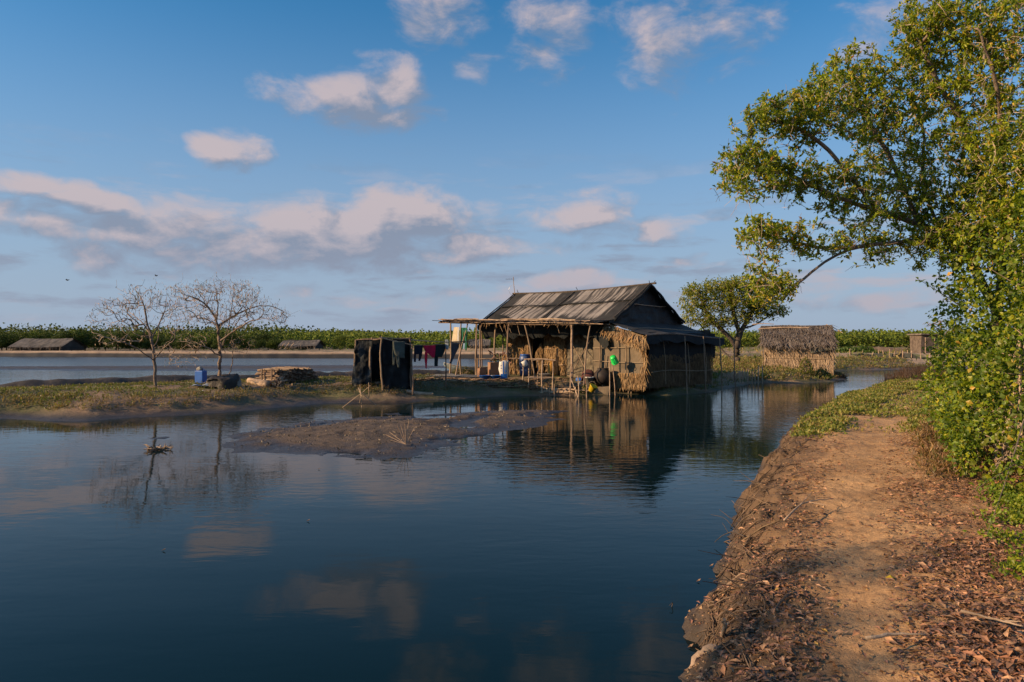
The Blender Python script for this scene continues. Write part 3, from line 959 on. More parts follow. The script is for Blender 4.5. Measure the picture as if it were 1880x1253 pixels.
def creeper_bush():
    """the leafy wall of the climbing shrub at the right edge, from the ground up into the tree"""
    ctr = [(6.0, 8.6, .75, .75), (6.9, 9.9, .9, 1.0), (7.9, 11.2, 1.0, 1.1), (6.0, 7.0, 1.6, .7), (6.35, 9.0, 1.25, 1.0), (6.5, 9.3, 2.3, 1.05), (6.5, 9.2, 3.2, .95), (6.5, 9.0, .95, .8), (6.15, 8.2, 1.35, .7), (6.3, 8.0, 1.9, 1.0), (6.6, 8.0, 3.0, 1.1), (6.9, 8.3, 3.9, 1.0),
           (7.2, 9.8, 4.2, 1.2), (7.6, 9.2, 1.5, 1.3), (7.8, 9.2, 3.0, 1.4), (8.6, 10.2, 2.0, 1.5), (9.4, 11.5, 1.6, 1.4), (10.5, 12.8, 1.5, 1.4), (7.3, 10.9, 1.6, 1.1), (6.75, 7.7, 1.2, .9), (7.2, 7.2, 2.2, 1.1),
           (12, 14, 1.5, 1.5), (6.2, 7.7, 1.9, .6)]
    loc = (6.6, 9.0, .5)
    t = thing('climbing_shrub', 'dense green shrub with round glossy leaves beside the path at the right', 'shrub', loc)
    Pl, Dl, Nl = [], [], []
    ctr = [(x + .17 + .02 * (y - 8), y, z, r * .98) for x, y, z, r in ctr]
    for x, y, z, r in ctr:
        n = int(5600 * r * r)
        c = np.array((x, y, z)); d = rdir(n)
        rr = r * (1 + .20 * (fbm(d[:, 0] * 2.5 + x * 3, d[:, 1] * 2.5 + y, d[:, 2] * 2.5 + z, o=3, seed=9) - .5) * 2) * rng.uniform(.62, 1.0, n) ** .5
        p = c + d * rr[:, None]
        ins = np.zeros(n, bool)
        for x2, y2, z2, r2 in ctr:
            if (x2, y2, z2) != (x, y, z): ins |= np.linalg.norm(p - (x2, y2, z2), axis=1) < r2 * .72
        g = gza(p[:, 0], p[:, 1])
        ok = (~ins) & (p[:, 2] > g + .03)
        Pl.append(p[ok]); Dl.append(unit(d[ok] * .5 + rdir(ok.sum()) * .8 + np.array((0, 0, -.15)))); Nl.append(unit(d[ok] * .9 + rdir(ok.sum()) * .75 + np.array((-.1, -.1, .4))))
    P, D, N = (np.concatenate(z) for z in (Pl, Dl, Nl))
    n = len(P)
    cols = [(.14, .21, .010), (.10, .16, .012), (.20, .25, .012), (.065, .11, .012), (.26, .28, .014), (.09, .14, .02)]
    C = palette(n, cols)
    yl = rng.random(n) < .03; C[yl] = palette(int(yl.sum()), [(.42, .36, .03), (.5, .30, .05), (.3, .3, .03)])
    L = rng.uniform(.03, .088, n); Wd = L * rng.uniform(.58, .85, n)
    rest = pick_leaves(P, D, N, L, Wd, C, 230, t)
    mb = MB(); leaves(mb, P[rest], D[rest], N[rest], L[rest], Wd[rest], C[rest], fold=.12, curl=.12)
    obj('foliage', mb, M['leaf'], t, kind='stuff')
    # woody stems inside
    st = MB()
    for _ in range(260):
        x, y, z, r = ctr[rng.integers(0, len(ctr))]
        a = np.array((x, y, z)) + rdir(1)[0] * r * .35; b = np.array((x, y, z)) + rdir(1)[0] * r * rng.uniform(.8, 1.12)
        st.tube(wob(a, b, 5, .04), np.linspace(.009, .004, 5), 4, caps=False)
    for _ in range(26):
        x, y, z, r = ctr[rng.integers(0, 9)]
        g = gz(x, y)
        st.tube(wob((x + rng.uniform(-.3, .3), y + rng.uniform(-.3, .3), g - .05), (x + rng.uniform(-.5, .5), y, z + .8), 7, .07), np.linspace(.022, .008, 7), 5, caps=False)
    obj('stems', st, M['twig'], t, kind='stuff')
    # long shoots that stick out over the path
    for (p0, p1, p2) in ((Q(1880, 770, 6.4), Q(1850, 880, 5.9), Q(1812, 980, 5.5)), (Q(1900, 830, 5.6), Q(1850, 860, 5.3), Q(1790, 900, 5.2)), (Q(1760, 560, 7.6), Q(1715, 530, 7.5), Q(1684, 512, 7.4)),
                         (Q(1770, 470, 8), Q(1725, 470, 7.8), Q(1690, 476, 7.8))):
        k = np.linspace(0, 1, 9)[:, None]
        pts = (1 - k) ** 2 * p0 + 2 * k * (1 - k) * p1 + k * k * p2
        sh = MB(); sh.tube(pts, np.linspace(.006, .002, 9), 4)
        so_ = obj('shoot', sh, M['bark'], t)
        n = 34; u = rng.uniform(.15, 1, n)[:, None]
        pp = (1 - u) ** 2 * p0 + 2 * u * (1 - u) * p1 + u * u * p2 + rdir(n) * .02
        lv = MB(); leaves(lv, pp, rdir(n) + np.array((0, 0, .2)), rdir(n) * .5 + np.array((0, -.3, 1)), rng.uniform(.04, .06, n), rng.uniform(.022, .036, n), palette(n, cols[:3]))
        obj('leaflets', lv, M['leaf'], so_, kind='stuff')


def acacia(name_label, base, paths, blobs, seed, pods, tip=.0042):
    global rng
    keep = rng; rng = np.random.default_rng(seed)
    t = thing('bare_tree', name_label, 'tree', tuple(base), 'bare trees on the grassy bank')
    T = np.vstack([ellip(int(n * 1.35 * rng.uniform(.6, 1.3)), c, np.array(r) * rng.uniform(.85, 1.1)) for c, r, n in blobs] + [ellip(5, c + np.array((0, 0, .1)), np.array(r) * 1.55, .6) for c, r, n in blobs])
    pos, par, kids, rad, tips = grow(paths, T, .17, tip, .40, .25, .035, up=.6, bias=.30)
    thick, thin = skin(pos, par, kids, rad, .016)
    obj('trunk', thick, M['bark'], t, smooth=True)
    obj('twigs', thin, M['twig'], t, kind='stuff')
    # dry pods and a few last leaves hang from the twigs
    src = np.concatenate([rng.choice(tips, int(len(tips) * .7)), rng.choice(tips, pods // 2)])
    P = pos[src] + rng.normal(size=(len(src), 3)) * .07
    n = len(P)
    D = unit(np.array((0, 0, -1.0)) + rdir(n) * .35)
    C = palette(n, [(.42, .26, .15), (.30, .19, .11), (.46, .32, .19), (.2, .13, .08), (.16, .16, .05)])
    mb = MB(); leaves(mb, P, D, rdir(n) + np.array((-.3, -1, 0)), rng.uniform(.07, .15, n), rng.uniform(.018, .032, n), C, fold=.1, curl=.35)
    n2 = n // 2
    P2 = pos[rng.choice(tips, n2)] + rng.normal(size=(n2, 3)) * .06
    leaves(mb, P2, rdir(n2) + np.array((0, 0, -.3)), rdir(n2) + np.array((0, 0, .6)), rng.uniform(.04, .08, n2), rng.uniform(.015, .028, n2), palette(n2, [(.16, .17, .05), (.24, .22, .07), (.12, .12, .04)]))
    obj('pods', mb, M['dryleaf'], t, kind='stuff')
    rng = keep
    return t


def bare_trees():
    Y1 = 26.2; b1 = Q(285, 716, Y1); b1[2] = gz(b1[0], b1[1]) - .05; s = Y1 / F
    P = lambda x, y, dy=0: Q(x, y, Y1 + dy)
    acacia('smaller bare tree with few pods, forking low, nearest the left end of the bank', b1,
           [[b1, P(284, 690), P(283, 665), P(281, 640), P(277, 612), P(268, 585, -.2), P(262, 555, -.3), P(255, 530, -.4)],
            [P(283, 662), P(268, 650, -.3), P(250, 640, -.5), P(232, 630, -.7), P(205, 622, -.9), P(172, 612, -1)],
            [P(281, 632), P(274, 612, .5), P(262, 592, .7), P(240, 574, .9), P(212, 556, 1), P(180, 545, 1.1)],
            [P(279, 622), P(290, 600, .3), P(300, 578, .5), P(308, 556, .7)],
            [P(284, 660), P(300, 640, -.5), P(322, 622, -.8), P(345, 610, -1)],
            [P(270, 590), P(240, 578, -.8), P(220, 562, -1)]],
           [(P(262, 545), (38 * s, .9, 22 * s), 100), (P(215, 562), (42 * s, .9, 18 * s), 90), (P(185, 585), (28 * s, .7, 18 * s), 30), (P(300, 560), (32 * s, .9, 26 * s), 80),
            (P(240, 595), (40 * s, .8, 16 * s), 60), (P(190, 622), (30 * s, .6, 16 * s), 26), (P(240, 622), (36 * s, .6, 10 * s), 24), (P(320, 598), (32 * s, .8, 24 * s), 60), (P(325, 660, -.8), (26 * s, .4, 20 * s), 22), (P(300, 640), (20 * s, .5, 16 * s), 16)], 5, 150)
    Y2 = 31.0; b2 = Q(402, 694, Y2); b2[2] = gz(b2[0], b2[1]) - .05; s = Y2 / F
    P = lambda x, y, dy=0: Q(x, y, Y2 + dy)
    acacia('larger bare tree hung with dry pods, spreading crown, standing behind the blue can', b2,
           [[b2, P(403, 680), P(404, 660), P(404, 635), P(402, 610), P(398, 590), P(388, 572), P(370, 552, -.5), P(345, 542, -.8), P(318, 535, -1)],
            [P(404, 655), P(392, 645, -.4), P(375, 635, -.7), P(352, 630, -1), P(330, 625, -1.2)],
            [P(404, 640), P(414, 622, .4), P(420, 600, .6), P(424, 570, .8), P(430, 540, .9), P(432, 518, 1)],
            [P(399, 590), P(400, 565, .5), P(398, 540, .6), P(392, 518, .6)],
            [P(412, 622), P(432, 606, -.5), P(455, 592, -.8), P(482, 584, -1), P(512, 585, -1.1), P(530, 590, -1.2)],
            [P(422, 590), P(445, 572, .6), P(470, 562, .9), P(500, 562, 1), P(520, 572, 1.1)],
            [P(402, 600), P(384, 590, 1), P(360, 580, 1.4), P(335, 578, 1.6)],
            [P(403, 688), P(415, 690, -.1), P(424, 684, -.2), P(426, 668, -.2), P(427, 650, -.2), P(428, 640, -.1)]],
           [(P(345, 535), (40 * s, 1.2, 22 * s), 150), (P(395, 525), (40 * s, 1.3, 16 * s), 140), (P(440, 535), (40 * s, 1.3, 22 * s), 160), (P(470, 560), (40 * s, 1.3, 22 * s), 150), (P(512, 580), (26 * s, 1.0, 20 * s), 80),
            (P(385, 570), (55 * s, 1.4, 30 * s), 180), (P(435, 585), (50 * s, 1.3, 24 * s), 130), (P(335, 575), (34 * s, 1.1, 20 * s), 80), (P(350, 625), (40 * s, .9, 16 * s), 50), (P(440, 630), (30 * s, .8, 20 * s), 40),
            (P(345, 655, -1), (36 * s, .5, 16 * s), 34), (P(428, 636), (14 * s, .4, 14 * s), 16)], 6, 420)


def round_tree(label, name, base, paths, blobs, L, cols, seed, tip=.006, per=9, cat='tree', step=.25, trunkmat='bark_dark'):
    global rng
    keep = rng; rng = np.random.default_rng(seed)
    t = thing(name, label, cat, tuple(base))
    T = np.vstack([ellip(n, c, r) for c, r, n in blobs])
    pos, par, kids, rad, tips = grow(paths, T, step, tip, .5, .35, .03)
    thick, thin = skin(pos, par, kids, rad, .02)
    obj('trunk', thick, M[trunkmat], t, smooth=True)
    if thin.v: obj('twigs', thin, M['twig'], t, kind='stuff')
    dr = unit(pos[tips] - pos[par[tips]])
    if per:
        a = rosettes(pos[tips], dr, per, L, .5, cols, .9, .4)
        P, D, N, Ls, Wd, C = a
        mb = MB(); leaves(mb, P + rng.normal(size=P.shape) * L * .7, D, N, Ls, Wd, C)
        obj('crown', mb, M['leaf'], t, kind='stuff')
    rng = keep
    return t


def mid_tree():
    Y = 52.0; s = Y / F
    b = Q(1352, 668, Y); b[2] = gz(b[0], b[1]) - .1
    P = lambda x, y, dy=0: Q(x, y, Y + dy)
    paths = [[b, P(1352, 655), P(1352, 635), P(1358, 612), P(1372, 590), P(1385, 565), P(1392, 540)],
             [P(1352, 640), P(1342, 622), P(1322, 602), P(1302, 585), P(1290, 560), P(1285, 540)],
             [P(1356, 616), P(1350, 590), P(1345, 565), P(1340, 540), P(1345, 522)],
             [P(1362, 605), P(1385, 598, 1), P(1405, 585, 1.3), P(1425, 572, 1.5)],
             [b, P(1340, 656, .5), P(1322, 640, .8), P(1305, 620, 1), P(1288, 600, 1)]]
    blobs = [(P(1280, 535), (26 * s, 1.6, 14 * s), 90), (P(1320, 525), (30 * s, 1.8, 12 * s), 110), (P(1360, 522), (32 * s, 1.8, 12 * s), 130), (P(1400, 530), (30 * s, 1.8, 16 * s), 130),
             (P(1268, 560), (24 * s, 1.6, 18 * s), 80), (P(1280, 585), (30 * s, 1.6, 14 * s), 70), (P(1345, 545), (60 * s, 2.0, 20 * s), 140), (P(1400, 560), (30 * s, 1.7, 16 * s), 100),
             (P(1425, 572), (18 * s, 1.4, 10 * s), 50), (P(1310, 590), (40 * s, 1.6, 12 * s), 60), (P(1380, 580), (36 * s, 1.6, 12 * s), 50), (P(1320, 560), (40 * s, 1.9, 20 * s), 150), (P(1375, 555), (40 * s, 1.9, 24 * s), 150), (P(1340, 590), (50 * s, 1.7, 14 * s), 80)]
    round_tree('spreading green tree standing between the tarpaulin house and the small thatched hut', 'tree', b, paths, blobs, .22,
               [(.17, .20, .02), (.24, .25, .025), (.12, .15, .02), (.30, .28, .03)], 21, .008, 6)
    # the pale bare tree beyond the shed, at the right
    Y = 85; s = Y / F
    b = Q(1735, 640, Y); b[2] = gz(b[0], b[1]) - .1
    P2 = lambda x, y, dy=0: Q(x, y, Y + dy)
    round_tree('small pale bare tree behind the dark shed at the right', 'bare_tree', b, [[b, P2(1733, 622), P2(1728, 610), P2(1716, 600)], [P2(1732, 618), P2(1742, 606), P2(1756, 598)], [P2(1729, 612), P2(1728, 600), P2(1726, 590)]],
               [(P2(1710, 596), (16 * s, 1, 6 * s), 50), (P2(1735, 592), (20 * s, 1, 6 * s), 60), (P2(1755, 596), (14 * s, 1, 6 * s), 30)], .2, [], 22, .012, 0, trunkmat='bark')


def far_crown(w, h, n, seed, cols):
    """one distant tree: short stem and a crown of leaf clumps with gaps"""
    global rng
    keep = rng; rng = np.random.default_rng(seed)
    mb = MB()
    mb.tube([(0, 0, -.2), (.1, 0, h * .3), (0, .1, h * .6)], [.16, .12, .06], 5, col=(.10, .075, .05))
    k = 16
    c = np.stack([rng.uniform(-.36, .36, k) * w, rng.uniform(-.36, .36, k) * w, rng.uniform(.16, .80, k) * h], 1)
    r = np.stack([rng.uniform(.15, .26, k) * w, rng.uniform(.15, .26, k) * w, rng.uniform(.10, .19, k) * h], 1)
    tone = rng.uniform(.7, 1.25, k)
    P, N, C = [], [], []
    for i in range(k):
        m = n // k
        d = rdir(m)
        P.append(c[i] + d * r[i] * rng.uniform(.7, 1.08, (m, 1))); N.append(unit(d + rdir(m) * .7)); C.append(palette(m, cols, .25) * tone[i])
    P, N, C = (np.concatenate(z) for z in (P, N, C))
    P[:, 2] = np.maximum(P[:, 2], .15)
    D = unit(np.cross(N, rdir(len(P))))
    leaves(mb, P, D, N, rng.uniform(.18, .36, len(P)), rng.uniform(.15, .28, len(P)), C, fold=.1)
    me = mb.mesh('mangrove_tree'); me.materials.append(M['farleaf'])
    rng = keep
    return me


def treeline():
    G1 = [(.075, .115, .014), (.10, .14, .016), (.055, .085, .014), (.13, .155, .018)]
    G2 = [(.045, .07, .014), (.06, .085, .016), (.035, .055, .012)]  # shade on the left belt put into its leaf greens as darker tones
    light = [far_crown(6.2, 6.0, 3600, 30 + i, G1) for i in range(5)]
    dark = [far_crown(6.6, 6.6, 3600, 40 + i, G2) for i in range(4)]
    rr = np.random.default_rng(3)

    def row(px0, px1, Y0, Y1, sp, top, meshes, label, group):
        """trees along a line from px0 to px1; top gives the photo row of the tree tops"""
        x = px0
        while x < px1:
            u = (x - px0) / (px1 - px0); Y = Y0 + (Y1 - Y0) * u + rr.uniform(-2.5, 2.5)
            X = (x - 940) / F * Y
            g = gz(X, Y)
            hgt = (HOR - np.interp(x, *top)) * Y / F + CZ - g
            me = meshes[rr.integers(0, len(meshes))]
            o = bpy.data.objects.new('mangrove_tree', me); COL.objects.link(o)
            o.location = (X, Y, g - .1); s = hgt / 6.2 * rr.uniform(.74, 1.16)
            wscale = s * rr.uniform(.9, 1.25)
            o.scale = (wscale, wscale, s); o.rotation_euler = (0, 0, rr.uniform(0, 6.28))
            tag(o, label, 'tree', group)
            x += sp * rr.uniform(.75, 1.3) * F / Y
    LT = ([-260, 0, 110, 230, 420, 560, 640], [604, 606, 604, 607, 615, 615, 615])
    row(-230, 560, 150, 168, 3.6, LT, dark, 'mangrove tree in the shade-coloured belt beyond the pond at the left', 'dark mangroves beyond the pond')
    row(-230, 560, 160, 180, 4.4, ([x for x in LT[0]], [y - 2 for y in LT[1]]), dark[:2] + light[:2], 'mangrove tree in the shade-coloured belt beyond the pond at the left', 'dark mangroves beyond the pond')
    MT = ([430, 640, 900, 1300, 1400], [618, 616, 616, 616, 615])
    row(470, 960, 168, 178, 3.8, MT, light, 'light green rounded mangrove tree beyond the pond, in the belt left of the house', 'light mangroves beyond the pond')
    row(960, 1330, 205, 210, 4.6, MT, light, 'light green mangrove tree in the belt seen past the house', 'mangroves behind the house')
    RT = ([1300, 1500, 1650, 1800, 2100], [613, 610, 608, 608, 606])
    row(1330, 2080, 205, 190, 3.6, RT, light, 'light green mangrove tree in the straight belt beyond the right-hand flats', 'mangroves beyond the right-hand flats')
    row(1330, 2080, 215, 200, 5, RT, light[:3] + dark[:1], 'light green mangrove tree in the straight belt beyond the right-hand flats', 'mangroves beyond the right-hand flats')
    # the wood behind, one mass, and the low wooded rise far beyond it
    mb = MB()
    for (x0, x1, Y0, Y1, h, n, cs) in ((-150, 120, 190, 330, 5.2, 80000, G1), (-260, -60, 180, 300, 6.4, 34000, G2), (110, 420, 225, 330, 6.0, 34000, G1)):
        X = rng.uniform(x0, x1, n); Y = rng.uniform(Y0, Y1, n)
        top = h * (.72 + .5 * fbm(X * .16, Y * .16, o=3, seed=71))
        Z = .6 + top * rng.uniform(.01, 1, n) ** .55
        N = unit(rdir(n) * .8 + np.array((-.4, -.6, .5)))
        leaves(mb, np.stack([X, Y, Z], 1), unit(np.cross(N, rdir(n))), N, rng.uniform(.45, .95, n), rng.uniform(.4, .8, n), palette(n, cs, .25) * (.75 + .5 * vn(X * .13, Y * .13, seed=5))[:, None], fold=.1)
    obj('mangrove_forest', mb, M['farleaf'], kind='stuff')
    mb = MB()
    n = 16000
    X = rng.uniform(-290, -20, n); Y = rng.uniform(700, 860, n)
    hill = 11.5 * np.exp(-((X + 165) / 95) ** 2) + 2.5
    Z = hill * rng.uniform(.2, 1, n) ** .4
    N = unit(rdir(n) * .8 + np.array((-.4, -.6, .5)))
    leaves(mb, np.stack([X, Y, Z], 1), unit(np.cross(N, rdir(n))), N, rng.uniform(2.5, 5, n), rng.uniform(2, 4, n), palette(n, [(.07, .10, .05), (.09, .11, .05), (.06, .09, .045)], .2), fold=.1)
    obj('distant_wood', mb, M['farleaf'], kind='stuff')


big_tree()
creeper_bush()
bare_trees()
mid_tree()
treeline()


# ------------------------------------------------------------------ the house
S2 = math.sqrt(.5)


def H(a, s, z):
    """house frame: a along the ridge (0 at the right gable, negative to the left), s towards the creek side"""
    return np.array((6.2 + S2 * (a - s), 33 - S2 * (a + s), z))


def sheet(f, nu, nv, amp=.03, fr=2.0, seed=0, colf=None, ax=None):
    """wrinkled sheet: f(u, v) -> point, u and v from 0 to 1"""
    U, V = np.meshgrid(np.linspace(0, 1, nu), np.linspace(0, 1, nv), indexing='ij')
    P = np.array([[f(u, v) for v in V[0]] for u in U[:, 0]], float)
    du = P[-1, 0] - P[0, 0]; dv = P[0, -1] - P[0, 0]
    nrm = np.cross(du, dv); nrm /= np.linalg.norm(nrm) + 1e-9
    if ax is not None: nrm = np.asarray(ax, float)
    lu, lv = np.linalg.norm(du), np.linalg.norm(dv)
    w = (fbm(U * lu * fr, V * lv * fr, o=4, seed=seed + 90) - .5) * 2 * amp
    P = P + w[..., None] * nrm
    C = np.ones((nu, nv, 3)) if colf is None else colf(U, V)
    m = MB(); m.grid(P, C)
    return m


def thatch(mb, pts, down, L, w=.03, n_per_m=30, out=(0, 0, 0), cols=None, jit=.25, rough=.4, bend=0.0):
    """a row of hanging leaflets along the polyline pts"""
    pts = np.asarray(pts, float)
    seg = np.linalg.norm(np.diff(pts, axis=0), axis=1); cum = np.concatenate([[0], np.cumsum(seg)])
    n = max(3, int(cum[-1] * n_per_m))
    u = np.sort(rng.uniform(0, cum[-1], n))
    B = np.stack([np.interp(u, cum, pts[:, k]) for k in range(3)], 1) + rng.normal(size=(n, 3)) * .012
    T = pts[-1] - pts[0]; T = T / np.linalg.norm(T)
    D = unit(np.asarray(down, float) + rdir(n) * jit * .5 + T * rng.normal(size=(n, 1)) * jit * .8)
    O = np.asarray(out, float)
    Ls = L * rng.uniform(1 - rough, 1 + rough * .5, (n, 1))
    ws = w * rng.uniform(.6, 1.3, (n, 1))
    sd = T * ws / 2
    lift = O * rng.uniform(0, 1, (n, 1))
    M1 = B + D * Ls * .55 + lift * .5
    E = B + D * Ls + lift + np.array((0, 0, -1)) * bend * Ls
    V = np.stack([B - sd, B + sd, M1 - sd * .9, M1 + sd * .9, E - sd * .15, E + sd * .15], 1).reshape(-1, 3)
    k = np.arange(n)[:, None] * 6
    q = np.concatenate([k + [0, 1, 3, 2], k + [2, 3, 5, 4]], 1).reshape(-1, 4)
    c = palette(n, cols if cols is not None else [(1, 1, 1), (.8, .8, .78), (1.15, 1.1, 1.0), (.6, .58, .55)], .15)
    mb.add(V, quads=q, col=np.repeat(c, 6, 0))


def thatch_wall(p0, p1, z0, z1, nrm, row=.22, L=.36, w=.035, npm=26, cols=None, lean=0.0, z1b=None):
    row, L, w, npm = row * .7, L * .8, w * .75, npm * 1.3
    """wall of overlapping palm-leaf strips between two ground points"""
    mb = MB()
    p0, p1 = np.asarray(p0, float), np.asarray(p1, float)
    nrm = np.asarray(nrm, float)
    T = unit(p1 - p0)
    z1b = z1 if z1b is None else z1b
    k = int((max(z1, z1b) - z0) / row) + 1
    for i in range(k):
        zb = z0 + L * .8 + i * row
        za, zb_ = min(zb, z1), min(zb, z1b)
        off = nrm * (.02 + .012 * i)
        m = 7
        pts = [(*((p0 + (p1 - p0) * t)[:2] + off[:2]), (za + (zb_ - za) * t) + rng.uniform(-.03, .03)) for t in np.linspace(0, 1, m)]
        thatch(mb, pts, np.array((0, 0, -1.0)) + T * lean, L, w, npm, nrm * .06, cols)
    # backing
    a, b = p0 - nrm * .03, p1 - nrm * .03
    mb.add([(a[0], a[1], z0), (b[0], b[1], z0), (b[0], b[1], z1b - .04), (a[0], a[1], z1 - .04)], quads=[(0, 1, 2, 3)], col=(.35, .33, .3))
    return mb


STRAW = [(1.0, 1.0, 1.0), (.78, .76, .74), (1.3, 1.2, 1.08), (.5, .47, .43), (1.1, .88, .68), (.34, .31, .28)]
FR = np.array((-S2, -S2, 0))       # towards the creek side of the house
RT = np.array((S2, -S2, 0))        # towards the gable side


def house():
    loc = tuple(H(-4, 0, .6))
    t = thing('tarpaulin_house', 'large weathered house with a worn black tarpaulin roof and palm thatch walls by the creek', 'house', loc)
    ZR, ZE = 4.92, 3.22
    # ---- roof sheets: two columns and two overlapping rows in front, one big sheet behind

    def wear(a0, a1, s0, s1, patches, seed):
        def cf(U, V):
            A = a0 + (a1 - a0) * U; Sx = s0 + (s1 - s0) * V
            n = .6 * vn(A * 9, Sx * .55, seed=seed) + .4 * vn(A * 24, Sx * 1.2, seed=seed + 1)
            m = np.zeros_like(A)
            for (pa, ps, wa, ws, k) in patches:
                m = np.maximum(m, k * np.clip(1.5 - ((A - pa + (Sx - ps) * .0) / wa) ** 2 - ((Sx - ps) / ws) ** 2, 0, 1))
            w_ = np.clip((n + m * .40 - .68) * 4.5, 0, 1) * np.clip(m * 1.6, 0, 1)
            c = np.array((1.0, 1.0, 1.0)) * (.8 + .5 * fbm(A * 1.5, Sx * 1.5, seed=seed + 2))[..., None]
            pale = np.array((7.4, 6.7, 6.2)) * (.6 + .7 * n)[..., None]
            return c * (1 - w_[..., None]) + pale * w_[..., None]
        return cf

    def roofpt(a, s, lift=0.0):
        z = ZR - (ZR - ZE) * abs(s) / 2.8 - .05 * math.sin(min(1, abs(s) / 2.8) * math.pi)
        z += -.10 * math.sin((a / -8.5) * math.pi) * (1 - abs(s) / 2.8) + .05 * math.sin(a * 1.7) * (abs(s) / 2.8)
        return H(a, s, z + lift)

    def rs(a0, a1, s0, s1, lift, patches, seed):
        m = sheet(lambda u, v: roofpt(a0 + (a1 - a0) * u + .04 * math.sin(v * 7 + seed), s0 + (s1 - s0) * v + .04 * math.sin(u * 9 + seed), lift), 110, 44, .035, 1.3, seed, wear(a0, a1, s0, s1, patches, seed))
        return obj('roof_sheet', m, M['rooftarp'], t, smooth=True)
    rs(-8.5, -4.15, 1.15, 2.85, .02, [(-5.7, 2.0, 1.2, .9, 1.0), (-7.2, 1.5, .8, .5, .6)], 1)
    rs(-4.25, .32, 1.15, 2.88, .04, [(-1.9, 1.8, 1.5, .75, 1.1), (-3.7, 2.0, .4, 1.0, .8)], 2)
    rs(-8.5, -4.10, -.02, 1.25, .05, [(-6.3, .6, 1.5, .8, .9)], 3)
    rs(-4.2, .30, -.02, 1.28, .075, [(-2.2, .55, 1.9, .75, 1.0), (-.6, .9, .6, .6, .6)], 4)
    m = sheet(lambda u, v: roofpt(-8.5 + 8.8 * u, -.0 - 2.9 * v, .0), 60, 24, .04, 1.2, 5)
    obj('roof_sheet', m, M['rooftarp'], t, smooth=True)
    # ropes, battens and the little crossed sticks on the ridge
    for a0, a1, s, r in ((-8.4, -4.3, 1.22, .018), (-4.2, .3, 1.25, .018)):
        m = MB(); m.tube([roofpt(a, s + .03 * math.sin(a * 2), .10) for a in np.linspace(a0, a1, 14)], r, 5); obj('rope', m, M['tarp'], t)
    for a, s0, s1 in ((-4.2, -.1, 2.8), (-8.5, -.1, 2.8), (.28, -.05, 2.8)):
        m = MB(); m.tube([roofpt(a + .03 * math.sin(s * 3), s, .12) for s in np.linspace(s0, s1, 10)], .03, 6); obj('batten', m, M['bark_dark'], t)
    m = MB(); m.tube([roofpt(a, .0, .06) for a in np.linspace(-8.7, .6, 12)], .05, 6); obj('ridge_pole', m, M['bark_dark'], t)
    for a, d in ((.25, .22), (.32, -.2), (-4.2, .12), (-8.4, .1)):
        obj('ridge_stick', pole(roofpt(a, -.18 if d > 0 else .18, .03), roofpt(a + .12, d, .28) + np.array((0, 0, .05)), .022, .014, 5, 5), M['bark_dark'], t)
    obj('roof_pole', pole(roofpt(-6.2, 2.86, .05), roofpt(-3.2, 2.9, .10), .03, .022, 8, 6, .02), M['wood_pale'], t)
    m = MB(); m.add([roofpt(-7.3, 2.85, .05), roofpt(-6.0, 2.85, .05), roofpt(-7.0, 2.3, .45), roofpt(-7.3, 2.3, .30)], quads=[(0, 1, 2, 3)])
    obj('loose_flap', sheet(lambda u, v: (roofpt(-7.4, 2.9, .06) * (1 - u) + roofpt(-6.0, 2.75, .03) * u) * (1 - v) + (roofpt(-7.35, 2.6, .42) * (1 - u) + roofpt(-6.6, 2.4, .12) * u) * v, 12, 8, .06, 3, 8), M['tarp'], t, smooth=True)
    # ---- gable sheets
    def gab(a, lo, seed, zlo, zhi):
        def f(u, v):
            z = zlo + (zhi - zlo) * v
            half = 2.8 * (ZR - z) / (ZR - ZE) + .02
            half = min(max(half, .03), 2.85)
            return H(a, half - 2 * half * u, z)
        return sheet(f, 40, 18, .07, 2.2, seed, lambda U, V: np.ones(U.shape + (3,)) * (.6 + .9 * fbm(U * 9, V * 5, seed=seed))[..., None])
    obj('gable_sheet', gab(.02, 0, 11, 3.95, ZR - .03), M['gable'], t, smooth=True)
    obj('gable_sheet', gab(.10, 0, 12, ZE - .12, 4.02), M['gable'], t, smooth=True)
    obj('gable_sheet', gab(-8.45, 0, 13, ZE - .3, ZR - .03), M['gable'], t, smooth=True)
    obj('gable_rail', pole(H(.22, 1.7, 3.98), H(.22, -1.6, 4.0), .018, .015, 6, 5), M['wood_pale'], t)
    for s0, z0, s1, z1 in ((2.7, 3.3, .0, 4.92), (-2.75, 3.25, .0, 4.92)):
        obj('rafter', pole(H(.36, s0, z0), H(.36, s1, z1), .035, .03, 6, 6, .02), M['bark_dark'], t)
    # rolled and bulging tarpaulin along the gable edges
    m = MB(); m.tube([roofpt(.36, s, .02 + .03 * math.sin(s * 6)) for s in np.linspace(-2.85, 2.8, 30)], .055 + .02 * rng.random(30), 7); obj('rolled_edge', m, M['tarp'], t, smooth=True)
    # ---- lean-to roof at the gable end
    def lean(u, v):
        s = 2.75 - (2.75 + 3.0) * u
        s2 = 2.95 - (2.95 + 3.55) * u
        a = 0.02 + 2.05 * v
        z = 3.18 - .62 * v + .08 * math.sin(u * 5) * v - .05 * math.sin(v * math.pi)
        return H(a, s + (s2 - s) * v, z)
    obj('side_roof', sheet(lean, 60, 24, .05, 1.4, 21, lambda U, V: np.ones(U.shape + (3,)) * (1.2 + 1.6 * fbm(U * 8, V * 4, seed=4))[..., None]), M['rooftarp'], t, smooth=True)
    m = MB(); m.tube([lean(u, 1.0) for u in np.linspace(0, 1, 16)], .03, 6); obj('side_roof_pole', m, M['wood'], t)
    m = MB(); m.tube([lean(u, .5) + np.array((0, 0, .05)) for u in np.linspace(0, 1, 16)], .014, 5); obj('rope', m, M['rope'], t)
